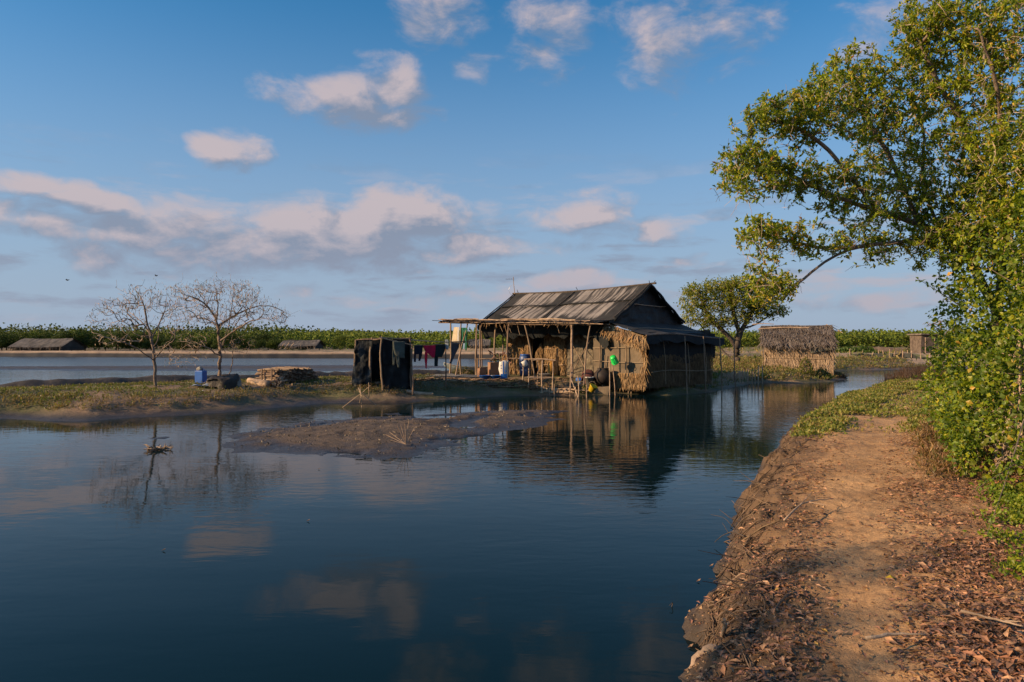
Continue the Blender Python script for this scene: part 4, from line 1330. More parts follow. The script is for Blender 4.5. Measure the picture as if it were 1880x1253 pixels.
    obj('side_roof_flap', sheet(lambda u, v: lean(u, 1.0) + np.array((0, 0, -.34 * v - .06 * math.sin(u * 23) * v)) + RT * .08 * v, 50, 6, .05, 3, 22), M['tarp'], t, smooth=True)
    # palm fringe that droops from the near corner of the side roof
    fr = MB()
    for k in range(9):
        v = k / 8
        pts = [H(-.35 + 2.45 * u_, 2.62 + .34 * u_ + .05 * k * .3, 3.14 - .70 * u_ ** 1.1 - .035 * k) for u_ in np.linspace(0, 1, 8)]
        thatch(fr, pts, FR * .75 + RT * .55 + np.array((0, 0, -.75)), .62 - .03 * k, .045, 30, (0, 0, 0), STRAW, .45, .5, .12)
    obj('palm_fringe', fr, M['straw'], t, kind='stuff')
    fr = MB()
    thatch(fr, [H(2.0, 2.9, 2.5), H(2.05, 2.0, 2.45), H(2.05, .6, 2.5)], RT * .5 + np.array((0, 0, -1)), .28, .05, 18, (0, 0, 0), [(.5, .48, .45), (.3, .3, .28)], .6, .6)
    obj('palm_fringe', fr, M['thatch_grey'], t, kind='stuff')
    # ---- walls
    def netwall(u, v):
        a = -1.25 + 2.85 * u; z = .30 + 2.62 * v - .32 * v * max(0, u - .5) * 2
        return H(a, 2.3 - .03 * math.sin(v * 3), z)
    obj('net_wall', sheet(netwall, 60, 44, .035, 1.5, 31, lambda U, V: np.ones(U.shape + (3,)) * (.75 + .5 * fbm(U * 3, V * 3, seed=6) - .25 * np.exp(-((V - .36) / .012) ** 2) - .2 * np.exp(-((U - .62) / .01) ** 2))[..., None]), M['net'], t, smooth=True)
    for z0, z1 in ((2.02, 2.14), (1.45, 1.42), (.78, .86)):
        m = MB(); m.tube([H(-1.2 + 2.85 * u, 2.37, z0 + (z1 - z0) * u - .04 * math.sin(u * 3.1)) for u in np.linspace(0, 1, 9)], .011, 4); obj('rope', m, M['rope'], t)
    for a, z0, z1 in ((-.82, .35, 2.8), (-.55, .4, 1.7), (.62, .35, 2.6)):
        obj('wall_post', pole(H(a, 2.40, z0), H(a + .05, 2.38, z1), .03, .025, 6, 6, .02), M['wood'], t)
    # black sheet shaped and hung to stand for the eave's shadow on the wall
    obj('eave_shadow_sheet', sheet(lambda u, v: H(-1.15 + .85 * u + .1 * v, 2.52, 2.95 - (.25 + .75 * (1 - abs(u - .75) * 1.1)) * v), 14, 14, .04, 3, 33), M['tarp'], t, smooth=True)
    obj('eave_sheet', sheet(lambda u, v: H(-8.4 + 8.2 * u, 2.78 - .35 * v, 3.16 - (.60 + .08 * math.sin(u * 31) + .05 * math.sin(u * 77)) * v), 90, 8, .05, 2.5, 34), M['tarp'], t, smooth=True)  # black tarp valance; its depth also stands for shade under the eave
    # straw edging of the near corner and skirts
    w_ = MB()
    for i in range(9):
        thatch(w_, [H(1.42, 2.36, .75 + .24 * i), H(1.66, 2.32, .75 + .24 * i)], (0, 0, -1), .42, .035, 60, FR * .08 + RT * .06, STRAW, .3)
    obj('straw_edge', w_, M['straw'], t, kind='stuff')
    w_ = thatch_wall(H(-.1, 2.36, 0), H(1.62, 2.36, 0), .22, .92, FR, .14, .34, .03, 42, STRAW)
    obj('straw_skirt', w_, M['straw'], t, kind='stuff')
    obj('straw_wall', thatch_wall(H(-5.35, 1.0, 0), H(-3.9, 1.0, 0), .6, 2.78, FR, .2, .36, .035, 34, STRAW), M['straw'], t, kind='stuff')
    obj('straw_wall', thatch_wall(H(-7.95, 1.0, 0), H(-6.25, 1.0, 0), .6, 2.70, FR, .2, .36, .035, 34, STRAW), M['straw'], t, kind='stuff')
    for u in (.07, .30, .52, .86):
        obj('wall_slat', pole(H(-7.95 + 1.7 * u, 1.12, .6), H(-7.9 + 1.7 * u, 1.1, 2.7), .02, .016, 6, 5, .015), M['wood'], t)
    for z in (1.15, 1.95, 2.5):
        obj('wall_batten', pole(H(-5.35, 1.14, z), H(-3.95, 1.12, z + .03), .016, .014, 5, 5, .015), M['wood_pale'], t)
    obj('dark_wall', sheet(lambda u, v: H(-3.95 + 1.85 * u, 1.02 + .03 * math.sin(u * 8), .55 + 2.3 * v), 44, 44, .075, 4.5, 41, lambda U, V: np.ones(U.shape + (3,)) * (.55 + 1.1 * fbm(U * 14, V * 16, seed=7))[..., None]), M['netdark'], t, smooth=True)
    obj('return_wall', sheet(lambda u, v: H(-2.1 + .85 * u, 1.0 + 1.3 * u, .5 + 2.4 * v), 20, 30, .05, 3, 42, lambda U, V: np.ones(U.shape + (3,)) * .8), M['netdark'], t, smooth=True)
    for a0, s0, z0, a1, s1, z1 in ((-3.0, 1.9, .6, -1.7, 1.6, 2.7), (-3.3, 1.5, 2.4, -1.6, 2.3, .9)):
        obj('brace', pole(H(a0, s0, z0), H(a1, s1, z1), .022, .018, 6, 5, .02), M['wood'], t)
    # door opening with a slanting half door
    obj('door', thatch_wall(H(-5.75, 1.15, 0), H(-5.4, 1.1, 0), .6, 1.75, FR, .2, .34, .03, 40, STRAW, z1b=2.3), M['straw'], t, kind='stuff')
    # back, left and right walls
    obj('rear_wall', thatch_wall(H(-8.0, -2.5, 0), H(1.5, -3.2, 0), .5, 2.9, -FR, .3, .44, .05, 14, [(.7, .7, .7)]), M['thatch_grey'], t, kind='stuff')
    obj('left_wall', thatch_wall(H(-8.0, -2.5, 0), H(-8.0, 1.0, 0), .5, 3.0, -RT, .24, .4, .045, 18, [(.9, .9, .9), (.7, .7, .7)]), M['thatch_grey'], t, kind='stuff')
    obj('side_straw_wall', thatch_wall(H(1.6, 2.3, 0), H(1.6, -3.2, 0), .3, 1.75, RT, .2, .36, .035, 30, [(.5, .5, .48), (.35, .34, .33), (.62, .6, .56)]), M['straw'], t, kind='stuff')
    obj('side_tarpaulin', sheet(lambda u, v: H(1.72 + .05 * math.sin(v * 3), 2.28 - 5.6 * u, 1.45 + .14 * math.sin(u * 9) + (1.25 - .14 * math.sin(u * 9)) * v), 60, 14, .05, 2, 44), M['tarp'], t, smooth=True)
    for s in (1.35, -.6, -2.1):
        m = MB(); m.tube([H(1.86, s, 2.5), H(1.95, s - .05, 1.4), H(1.9, s - .15, .45)], .010, 4); obj('rope', m, M['rope'], t)
    m = MB(); m.tube([H(1.85, 2.2 - 5.2 * u, 1.0 + .05 * math.sin(u * 6)) for u in np.linspace(0, 1, 8)], .01, 4); obj('rope', m, M['rope'], t)
    for s, a in ((.2, 2.35), (-1.3, 2.4), (-2.6, 2.5), (-3.2, 2.9)):
        g = H(a, s, 0); obj('post', pole((g[0], g[1], gz(g[0], g[1]) - .1), H(a - .12, s, 2.55), .032, .022, 6, 6, .02), M['wood'], t)
    # house floor: a low earth and board platform inside
    m = MB(); P_ = [H(-8, 1.0, .62), H(-1.2, 1.0, .62), H(-1.2, 2.2, .5), H(1.5, 2.2, .42), H(1.5, -3.1, .5), H(-8, -2.4, .62)]
    m.add(P_, quads=[(0, 1, 4, 5), (1, 2, 3, 4)])
    obj('floor', m, M['wood'], t)
    # ---- veranda
    def vz(a): return 3.04 + .03 * (-a) * .9
    for a, s, ab, sb, r in ((-1.42, 3.6, -1.40, 3.62, .062), (-5.37, 3.6, -5.42, 3.62, .055), (-7.7, 3.6, -7.75, 3.6, .05), (-8.9, 3.6, -8.9, 3.6, .045), (-9.75, 3.6, -9.8, 3.62, .05),
                            (-.42, 3.5, -.55, 3.9, .04), (-7.0, 2.9, -7.1, 2.95, .05), (-8.6, 3.4, -8.3, 4.5, .04), (-4.35, 3.6, -4.0, 3.2, .048), (-7.55, 3.45, -7.52, 3.5, .045),
                            (-9.9, 1.2, -9.9, 1.2, .04), (-8.6, .9, -8.6, .9, .04), (-9.3, 2.2, -9.3, 2.1, .04), (-7.2, 1.9, -7.2, 1.9, .035)):
        top = H(a, s, vz(a) + .06); b = H(ab, sb, 0); b[2] = gz(b[0], b[1]) - .12
        obj('post', pole(b, top, r, r * .8, 8, 8, .035), M['wood_pale'] if r > .06 else M['wood'], t)
    for s, r, a0, a1 in ((3.62, .038, -10.7, .35), (3.5, .03, -10.5, -3), (2.95, .03, -10.4, .2), (2.2, .03, -10.6, -8), (1.2, .03, -10.6, -8), (3.72, .02, -6, .3), (3.66, .02, -8.9, -5)):
        obj('beam', pole(H(a0, s, vz(a0) + .02), H(a1, s, vz(a1) + .02), r, r * .75, 12, 6, .03), M['wood'] if s != 3.72 else M['wood_pale'], t)
    # poles, sticks and scraps of tarpaulin that make the flat veranda roof
    def vr(u, v):
        a = -10.55 + 10.6 * u
        s0 = .6 if a < -8.5 else 2.5
        s_ = s0 + (3.78 - s0) * v
        return H(a, s_, vz(a) + .10 + .03 * math.sin(u * 40) + .05 * math.sin(v * 5))
    obj('veranda_roof', sheet(vr, 110, 14, .06, 2.2, 55, lambda U, V: np.ones(U.shape + (3,)) * (.6 + 1.6 * fbm(U * 30, V * 4, seed=8))[..., None]), M['tarp'], t, smooth=True)
    for k in range(64):
        a = -10.6 + 10.7 * k / 63 + rng.uniform(-.1, .1)
        s0 = rng.uniform(.6, 2.0) if a < -8.5 else rng.uniform(2.6, 3.2)
        p0, p1 = H(a, s0, vz(a) + .16 + rng.uniform(-.02, .03)), H(a + rng.uniform(-.3, .3), rng.uniform(3.75, 4.1), vz(a) + .12 + rng.uniform(-.05, .06))
        obj('roof_stick', pole(p0, p1, rng.uniform(.014, .028), None, 5, 5, .02), M['wood'] if k % 3 else M['bark_dark'], t)
    for k in range(22):
        a = rng.uniform(-10.9, -1.5); ln = rng.uniform(1.0, 2.6)
        p0 = H(a, rng.uniform(3.3, 3.95), vz(a) + .16 + rng.uniform(0, .07)); p1 = H(min(a + ln, .3), rng.uniform(3.3, 3.95), vz(a + ln) + .15 + rng.uniform(0, .07))
        obj('roof_pole', pole(p0, p1, rng.uniform(.016, .03), None, 6, 5, .03), M['wood'] if k % 2 else M['wood_pale'], t)
    # dry strips hanging from the veranda edge
    fr = MB()
    thatch(fr, [H(-7.8, 3.8, 3.22), H(-4, 3.82, 3.12), H(-.2, 3.8, 3.04)], (0, 0, -1), .18, .025, 4, FR * .04, [(.5, .45, .4), (.25, .22, .2), (.9, .8, .7)], .8, .7)
    obj('hanging_strips', fr, M['straw'], t, kind='stuff')
    for a, ln in ((-5.75, .5), (-5.5, .35), (-4.9, .45), (-6.1, .3), (-2.4, .4)):
        obj('hanging_stick', pole(H(a, 3.5, 3.1), H(a + .08, 3.4, 3.1 - ln), .012, .01, 4, 4, .01), M['wood_pale'], t)
    # antenna on a pole above the left end of the ridge
    A0 = roofpt(-8.5, 0, 0)
    an = thing('television_antenna', 'thin television antenna on a stick above the left end of the roof ridge', 'antenna', tuple(A0))
    obj('mast', pole(A0 - np.array((0, 0, .5)), A0 + np.array((-.12, 0, .98)), .02, .016, 5, 5, .01), M['wood_pale'], an)
    top = A0 + np.array((-.12, 0, .86))
    m = MB(); m.tube([top + np.array((-.42, .1, .0)), top + np.array((.05, 0, .0))], .01, 4); obj('boom', m, M['antenna'], an)
    for k in range(5):
        q = top + np.array((-.40 + .1 * k, .08 - .02 * k, 0)); ln = .10 + .02 * k
        m = MB(); m.tube([q - np.array((.02, .12, ln * .3)), q + np.array((.02, .12, ln * .3))], .007, 4); obj('element', m, M['antenna'], an)
    m = MB(); th_ = np.linspace(.4, 2.9, 10); m.tube([A0 + np.array((-.14 - .22 * math.sin(a), 0, .25 + .28 * math.cos(a))) for a in th_], .007, 4); obj('cable', m, M['antenna'], an)


house()


# ------------------------------------------------------------------ shore works under the house
def revetment():
    """stakes, props and laid sticks that hold the bank before the veranda"""
    t = thing('stick_landing', 'landing of laid sticks and short piles along the water before the veranda', 'landing', tuple(H(-2, 4.2, .3)))
    fl = MB()
    fl.grid([[H(a, s, .36 + (3.9 - s) * .12 + .02 * math.sin(a * 7)) for s in np.linspace(2.35, 4.3, 6)] for a in np.linspace(-4.6, -.9, 16)], (1, 1, 1))
    obj('platform', fl, M['net'], t)
    for k in range(90):
        a = rng.uniform(-5.4, -1.0); s = rng.uniform(4.1, 4.95) + max(0, -a - 3.2) * .25; ln = rng.uniform(.35, 1.3)
        z = .07 + .30 * np.clip((5.0 - s) / .9, 0, 1) * rng.uniform(.4, 1)
        p0 = H(a, s, z); an = rng.uniform(-.35, .35); p1 = H(a + ln * math.cos(an), s + ln * math.sin(an) * .5, z + rng.uniform(-.06, .06))
        obj('laid_stick', pole(p0, p1, rng.uniform(.015, .038), None, 4, 5, .02), M['wood_pale'] if k % 3 else M['wood'], t)
    for px, py, ty, r in ((1047, 727, 672, .035), (1062, 729, 690, .028), (1077, 731, 707, .03), (1106, 724, 683, .03), (1119, 726, 663, .026), (1143, 719, 700, .02), (1009, 726, 703, .025), (1018, 727, 706, .022),
                          (985, 720, 705, .02), (975, 716, 706, .022), (965, 716, 702, .02), (1030, 726, 706, .02), (1042, 724, 700, .02), (1056, 727, 711, .022), (1145, 719, 668, .03)):
        x, y = W0(px, py); yy = y - .02
        zt = CZ - (ty - HOR) / F * yy
        obj('pile', pole((x, yy, -.3), (x + rng.uniform(-.03, .03), yy, zt), r, r * .8, 5, 6, .012), M['wood_pale'], t)
    obj('prop', pole((*W0(1062, 730), -.1), H(-1.42, 3.66, .75), .03, .022, 6, 6, .02), M['wood_pale'], t)
    # sacking hung against the bank
    obj('sacking', sheet(lambda u, v: H(-1.7 + 2.0 * u, 3.95 - .9 * u + .1 * v, .40 - .50 * v + .06 * math.sin(u * 6)), 30, 10, .05, 2.5, 61), M['net'], t, smooth=True)
    # the row of short stakes before the net wall
    t2 = thing('stake_row', 'row of short pale stakes standing in the water before the net wall', 'stakes', tuple(H(.6, 2.8, .1)))
    for px, py, ty in ((1129, 722, 703), (1141, 722, 706), (1151, 722, 704), (1155, 724, 698), (1160, 724, 699), (1167, 723, 704), (1175, 722, 699), (1168, 723, 710), (1181, 722, 702), (1186, 721, 703), (1136, 722, 706), (1147, 723, 709), (1119, 722, 703), (1189, 721, 708)):
        x, y = W0(px, py)
        zt = CZ - (ty - HOR) / F * y
        obj('stake', pole((x, y, -.3), (x + rng.uniform(-.06, .06), y, zt), .028, .024, 4, 6, .01), M['wood_pale'], t2)
    # plant bed stakes further right: low palisade between the house and the hut
    t3 = thing('bamboo_palisade', 'low broken palisade of pale split stakes at the water between house and hut', 'palisade', (*W0(1360, 706), .2))
    for k in range(34):
        px = 1329 + k * 2.05 + rng.uniform(-.6, .6); py = 706 - (px - 1329) * .06
        x, y = W0(px, py); y += .35; x *= y / (y - .35)
        if px > 1372 and k % 2: continue
        hgt = rng.uniform(.48, .62) if px < 1372 else rng.uniform(.5, .8)
        mb_ = MB(); wd = .055 if px < 1372 else .03
        mb_.box((x, y, .10 + hgt / 2), (wd * rng.uniform(.8, 1.2), .02, hgt), rng.uniform(-.2, .2), tilt=rng.uniform(-.07, .07), taper=.8)
        obj('stake', mb_, M['wood_pale'], t3)
    for px, ty in ((1349, 681), (1361, 681), (1366, 683), (1375, 681), (1383, 679), (1388, 678), (1395, 671), (1402, 669), (1337, 686)):
        x, y = W0(px, 706); zt = CZ - (ty - HOR) / F * y
        obj('post', pole((x, y + .2, -.1), (x, y + .2, zt), .035, .026, 4, 6, .01), M['wood_pale'], t3)
    # thin poles in the shade right of the house
    for k, (px, by, ty) in enumerate(((1316, 705, 640), (1324, 700, 646), (1334, 688, 628), (1300, 706, 640), (1282, 706, 626))):
        Y = 36 + k * .4
        b = Q(px, by, Y); b[2] = gz(b[0], b[1]) - .1
        o = obj('thin_pole', pole((0, 0, 0), Q(px + 2, ty, Y) - b, .035, .022, 6, 6, .02), M['wood'], origin=tuple(b))
        tag(o, ('thin upright pole right of the side roof, second from the right', 'thin upright pole right of the side roof, leaning slightly, third from the right', 'tallest and rightmost thin pole between the side roof and the green tree',
                'thin pole standing just right of the dark side wall', 'thin pole standing close before the dark side wall of the house')[k], 'pole', 'thin poles beside the house')


revetment()


# ------------------------------------------------------------------ things on and around the veranda
def on(px, py, Y, name=None):
    """the spot on the ground that the photograph shows at (px, py), near the distance Y"""
    ys = np.arange(max(14, Y - 7), Y + 7, .05)
    g = gza((px - 940) / F * ys, ys)
    e = np.abs(HOR + F * (CZ - g) / ys - py) + .12 * np.abs(ys - Y)
    k = int(np.argmin(e)); y = ys[k]
    return np.array(((px - 940) / F * y, y, g[k]))


def bucket_prof(r0, r1, h, t=.012):
    return [(0.001, 0), (r0, 0), (r1, h), (r1 + .012, h), (r1 + .012, h - .02), (r1 - t, h - .004), (r0 - t, .02), (.001, .02)]


def rotx(a):
    c, s = math.cos(a), math.sin(a); return np.array(((1, 0, 0), (0, c, -s), (0, s, c)))


def roty(a):
    c, s = math.cos(a), math.sin(a); return np.array(((c, 0, s), (0, 1, 0), (-s, 0, c)))


def rotz(a):
    c, s = math.cos(a), math.sin(a); return np.array(((c, -s, 0), (s, c, 0), (0, 0, 1)))


def handle(pts, r, mt, parent, name='handle'):
    m = MB(); m.tube(pts, r, 5); return obj(name, m, mt, parent, smooth=True)


def arc(c, r, a0, a1, M3=None, n=10):
    P = np.array([(r * math.cos(a), 0, r * math.sin(a)) for a in np.linspace(a0, a1, n)])
    if M3 is not None: P = P @ np.asarray(M3).T
    return P + np.asarray(c)


def jerrycan(name, label, c, size, rz, mt, cap_mt, lay=False, group=None):
    """rounded plastic canister with a moulded handle and a screw cap"""
    w_, d_, h_ = size
    t = thing(name, label, 'can', tuple(c), group)
    m = MB(); th = np.linspace(0, 2 * math.pi, 17)[:-1]
    def ring(sx, sy, z):
        return [(sx * np.sign(math.cos(a)) * abs(math.cos(a)) ** .45, sy * np.sign(math.sin(a)) * abs(math.sin(a)) ** .45, z) for a in th]
    R_ = [ring(.01, .01, 0), ring(w_ * .46, d_ * .46, 0), ring(w_ / 2, d_ / 2, h_ * .04), ring(w_ / 2, d_ / 2, h_ * .32), ring(w_ * .485, d_ * .48, h_ * .36), ring(w_ / 2, d_ / 2, h_ * .4), ring(w_ / 2, d_ / 2, h_ * .8), ring(w_ * .40, d_ * .40, h_ * .9), ring(w_ * .34, d_ * .34, h_ * .92), ring(.01, .01, h_ * .92)]
    V = np.array(R_).reshape(-1, 3)
    k = 16; q = [(i * k + j, i * k + (j + 1) % k, (i + 1) * k + (j + 1) % k, (i + 1) * k + j) for i in range(len(R_) - 1) for j in range(k)]
    Mr = rotz(rz) @ (rotx(math.pi / 2) if lay else np.eye(3))
    off = np.array((0, h_ / 2, d_ / 2)) if lay else np.zeros(3)
    V = (V @ Mr.T) + np.asarray(c) + (rotz(rz) @ off if lay else 0)
    m.add(V, quads=q); obj('body', m, mt, t, smooth=True)
    def tr(p): return (np.asarray(p) @ Mr.T) + np.asarray(c) + (rotz(rz) @ off if lay else 0)
    handle([tr((-w_ * .3, 0, h_ * .88)), tr((-w_ * .24, 0, h_ * 1.0)), tr((w_ * .10, 0, h_ * 1.0)), tr((w_ * .14, 0, h_ * .9))], .016, mt, t)
    cp = MB(); cp.lathe([(.001, h_ * .92), (.03, h_ * .92), (.03, h_ * 1.0), (.001, h_ * 1.0)], n=10); V = cp.v[0] + np.array((w_ * .3, 0, 0)); cp.v[0] = tr(V)
    obj('cap', cp, cap_mt, t)
    return t


def strips(rows_list, Yf, mt, name, label, cat='clothing', group='clothes hung out to dry', seed=0, thick=.016, parts=None):
    """cloth from photo-space rows [(py, px_left, px_right), ...]; Yf(px) gives the distance of the line it hangs on"""
    allp = []
    px0 = rows_list[0][0][1]; py0 = rows_list[0][0][0]
    org = Q(px0, py0, Yf(px0))
    t = thing(name, label, cat, tuple(org), group)
    for k, rows in enumerate(rows_list):
        rows = np.asarray(rows, float)
        n = 14; mcols = 9
        yy = np.linspace(rows[0, 0], rows[-1, 0], n)
        L = np.interp(yy, rows[:, 0], rows[:, 1]); Rr = np.interp(yy, rows[:, 0], rows[:, 2])
        P = np.zeros((n, mcols, 3))
        for i in range(n):
            for j in range(mcols):
                px = L[i] + (Rr[i] - L[i]) * j / (mcols - 1)
                P[i, j] = Q(px, yy[i], Yf(px))
        f = .05 * min(1.0, 1)
        W_ = (fbm(P[..., 0] * 6 + seed, P[..., 2] * 2.2, o=3, seed=seed + k) - .5) * .16
        P[..., 1] += W_ * np.linspace(.25, 1, n)[:, None] + (k % 2) * .03
        m = MB(); m.grid(P)
        o = obj((parts or ['cloth'] * 9)[k], m, mt, t, smooth=True)
        md = o.modifiers.new('thickness', 'SOLIDIFY'); md.thickness = thick
    return t


def veranda_things():
    # stick rack with its shelf
    RY = 31.2
    t = thing('stick_rack', 'rough rack of lashed sticks with a low shelf at the water before the doorway', 'rack', tuple(Q(1000, 712, RY)))
    for px, ty, by, dy, r in ((971, 661, 712, 0, .035), (996, 662, 722, -.9, .038), (1015, 664, 722, -.9, .032), (987, 661, 712, 0, .028), (960, 670, 700, .4, .03)):
        Y = RY + dy
        obj('leg', pole(Q(px - 1, by, Y), Q(px, ty, Y), r, r * .85, 6, 6, .025), M['wood_pale'], t)
    obj('rail', pole(Q(962, 660, RY - .1), Q(1020, 662, RY - .5), .032, .028, 7, 6, .02), M['wood_pale'], t)
    obj('rail', pole(Q(975, 663, RY + .1), Q(1014, 660, RY + .1), .02, .018, 6, 6, .02), M['wood'], t)
    for k in range(9):
        f = k / 8
        obj('shelf_slat', pole(Q(965 + 3 * f, 693.4 - f * 1.5, RY - .75 + .85 * f), Q(1013 + 2 * f, 694 - f * 1.5, RY - .75 + .85 * f), .016, .014, 5, 5, .01), M['wood_pale'], t)
    shz = lambda px, Y: Q(px, 692, Y)
    # metal basin on the shelf
    c = Q(1000, 691.5, RY - .35)
    m = MB(); m.lathe([(.001, 0), (.19, 0), (.25, .10), (.27, .11), (.26, .12), (.24, .11), (.18, .015), (.001, .015)], c, 18)
    tag(obj('basin', m, M['alu'], smooth=True), 'shallow grey metal basin standing on the low shelf of the stick rack', 'basin')
    # white jug hooked on the rail
    c = Q(961, 663, RY - .12)
    t = thing('white_jug', 'small white plastic jug hooked on the left end of the rack rail', 'jug', tuple(c))
    Mj = roty(-.5)
    m = MB(); m.lathe([(.001, -.26), (.10, -.26), (.12, -.1), (.125, 0), (.115, 0), (.10, -.24), (.001, -.24)], c, 14, M=Mj); obj('body', m, M['white'], t, smooth=True)
    handle([c + np.array((.08, 0, -.05)), c + np.array((.17, 0, -.08)), c + np.array((.16, 0, -.18)), c + np.array((.06, 0, -.2))], .012, M['white'], t)
    # blue barrel behind the rack
    c = on(964, 690, 33.6)
    t = thing('blue_barrel', 'upright faded blue plastic barrel with a lid behind the stick rack', 'barrel', tuple(c))
    m = MB(); m.lathe([(.001, 0), (.24, 0), (.27, .06), (.28, .3), (.265, .33), (.28, .36), (.28, .66), (.265, .69), (.28, .72), (.27, .95), (.22, 1.0), (.001, 1.0)], c, 20); obj('body', m, M['bluedark'], t, smooth=True)
    m = MB(); m.lathe([(.001, .99), (.24, .99), (.25, 1.0), (.25, 1.05), (.23, 1.06), (.001, 1.06)], c, 20); obj('lid', m, M['blue'], t, smooth=True)
    # orange canister and planks
    c = on(1014, 690, 33.8)
    jerrycan('orange_canister', 'tall orange-yellow plastic canister standing at the straw wall right of the doorway', c, (.42, .3, .72), .3, M['orange'], M['orange'])
    for k, (x0, x1, y1) in enumerate(((1018, 1024, 640), (1022, 1025, 655), (1012, 1019, 660))):
        Y = 33.6 - .1 * k
        b = on(x0, 690, Y)
        tp = Q(x1, y1, Y + .45)
        m = MB(); d = tp - b; s_ = np.array((.045, 0, 0))
        m.add([b - s_, b + s_, tp + s_, tp - s_, b - s_ + (0, .025, 0), b + s_ + (0, .025, 0), tp + s_ + (0, .025, 0), tp - s_ + (0, .025, 0)], quads=[(0, 1, 2, 3), (7, 6, 5, 4), (1, 5, 6, 2), (0, 3, 7, 4), (3, 2, 6, 7), (0, 4, 5, 1)])
        o = obj('plank', m, M['wood_pale']); tag(o, ('longest pale plank leaning on the straw wall behind the orange canister', 'shorter plank leaning on the straw wall right of the long one', 'short plank leaning left of the long plank at the straw wall')[k], 'plank', 'planks leaning on the straw wall')
    # blue can lying before the net wall
    c = on(1065, 700, 31.0); c[2] = .42
    jerrycan('blue_canister', 'small bright blue canister lying on the landing below the big veranda post', c, (.30, .24, .36), 1.35, M['blue'], M['blue'], lay=True)
    # yellow bucket hung at the water edge
    c = Q(1085, 714, 29.9); t = thing('yellow_bucket', 'yellow plastic bucket hanging crushed against the bank below the pots', 'bucket', tuple(c))
    m = MB(); m.lathe(bucket_prof(.12, .17, .27), c - np.array((0, 0, .10)), 14, M=roty(.45) @ rotx(.35)); obj('body', m, M['yellow'], t, smooth=True)
    handle(arc(c + np.array((.05, 0, .14)), .16, .1, 3.0), .007, M['rope'], t)
    # pots
    c = H(-.25, 2.85, .42)
    m = MB(); m.lathe([(.001, 0), (.22, 0), (.36, .15), (.42, .34), (.38, .52), (.27, .62), (.24, .68), (.27, .72), (.22, .70), (.2, .62), (.001, .55)], c, 22)
    tag(obj('water_pot', m, M['pot'], smooth=True), 'big round soot-dark water pot standing before the net wall', 'pot')
    c = H(-.88, 3.1, .38)
    t = thing('covered_jar', 'brown jar covered with a dark cloth, left of the big dark pot', 'jar', tuple(c))
    m = MB(); m.lathe([(.001, 0), (.15, 0), (.2, .18), (.21, .42), (.17, .58), (.001, .6)], c, 18); obj('body', m, M['clay'], t, smooth=True)
    Cc = c + np.array((0, 0, .58)); pts = []
    th = np.linspace(0, 2 * math.pi, 25)
    G = np.array([[Cc + np.array((math.cos(a) * r * (1 + .12 * math.sin(a * 5)), math.sin(a) * r, .12 - dz * (1 + .3 * math.sin(a * 3)))) for a in th] for r, dz in ((.01, 0), (.14, .03), (.24, .12), (.28, .26), (.29, .42))])
    m = MB(); m.grid(G); obj('cloth_cover', m, cloth_mat('maroon_cloth', (.13, .05, .045)), t, smooth=True)
    c = H(-.62, 3.35, .34)
    t = thing('grey_bucket', 'grey metal bucket with a pale rim standing before the big dark pot', 'bucket', tuple(c))
    m = MB(); m.lathe(bucket_prof(.14, .19, .40), c, 16); obj('body', m, M['alu'], t, smooth=True)
    m = MB(); m.lathe([(.185, .38), (.21, .38), (.21, .42), (.185, .42), (.185, .38)], c, 16); obj('rim', m, M['white'], t, smooth=True)
    c = H(-1.0, 3.55, .3)
    m = MB(); m.lathe([(.001, 0), (.05, 0), (.055, .12), (.03, .2), (.02, .24), (.001, .24)], c, 10)
    tag(obj('white_bottle', m, M['white'], smooth=True), 'small white bottle standing between the jar and the grey bucket', 'bottle')
    # green bucket upside down on a stake
    c = Q(1127, 660, 30.55)
    t = thing('green_bucket', 'bright green plastic jug stuck upside down on a stake before the net wall', 'bucket', tuple(c))
    Mg = roty(-.45) @ rotx(.5)
    m = MB(); m.lathe([(.001, .16), (.12, .15), (.135, .10), (.16, -.18), (.175, -.19), (.165, -.20), (.15, -.18), (.125, .09), (.001, .13)], c, 18, M=Mg); obj('body', m, M['green'], t, smooth=True)
    hp = np.array([(0, -.13, .08), (0, -.22, .05), (0, -.23, -.08), (0, -.15, -.12)]) @ Mg.T + c
    handle(hp, .014, M['green'], t)
    x, y = W0(1123, 722)
    tag(obj('stake', pole((x, 30.6, -.2), Q(1124, 668, 30.6), .03, .024, 6, 6, .015), M['wood_pale']), 'upright stake that carries the bright green jug', 'stake')
    c = Q(1140, 668, 30.9); m = MB(); m.tube([c + np.array((0, 0, .22)), c + np.array((.03, 0, 0)), c + np.array((.02, 0, -.16)), c + np.array((-.04, 0, -.2))], .02, 5)
    # sack of kindling
    c = on(925, 697, 33.0)
    t = thing('feed_sack', 'open white woven sack with blue stripes, stuffed with kindling, leaning at the veranda post', 'sack', tuple(c))
    m = MB(); n = 22; th = np.arange(n + 1) / n * 2 * math.pi
    prof = [(0, .10, .07), (.04, .17, .11), (.2, .20, .13), (.5, .23, .14), (.78, .22, .13), (.86, .21, .12)]
    G, CC = [], []
    for z, rx, ry in prof:
        G.append([c + np.array((rx * math.cos(a) + .02 * math.sin(z * 9), ry * math.sin(a), z * (1 + (.05 * math.sin(3 * a) if z > .8 else 0)))) for a in th])
    # finer rows
    G = np.array(G); zs = np.interp(np.linspace(0, 1, 16), np.linspace(0, 1, len(prof)), range(len(prof)))
    G = np.array([[G[int(z)] * (1 - (z % 1)) + G[min(int(z) + 1, len(prof) - 1)] * (z % 1)][0] for z in zs])
    G[..., 0] += (fbm(G[..., 0] * 9, G[..., 2] * 6, seed=3) - .5) * .05; G[..., 1] += (fbm(G[..., 0] * 9, G[..., 2] * 6, seed=4) - .5) * .05
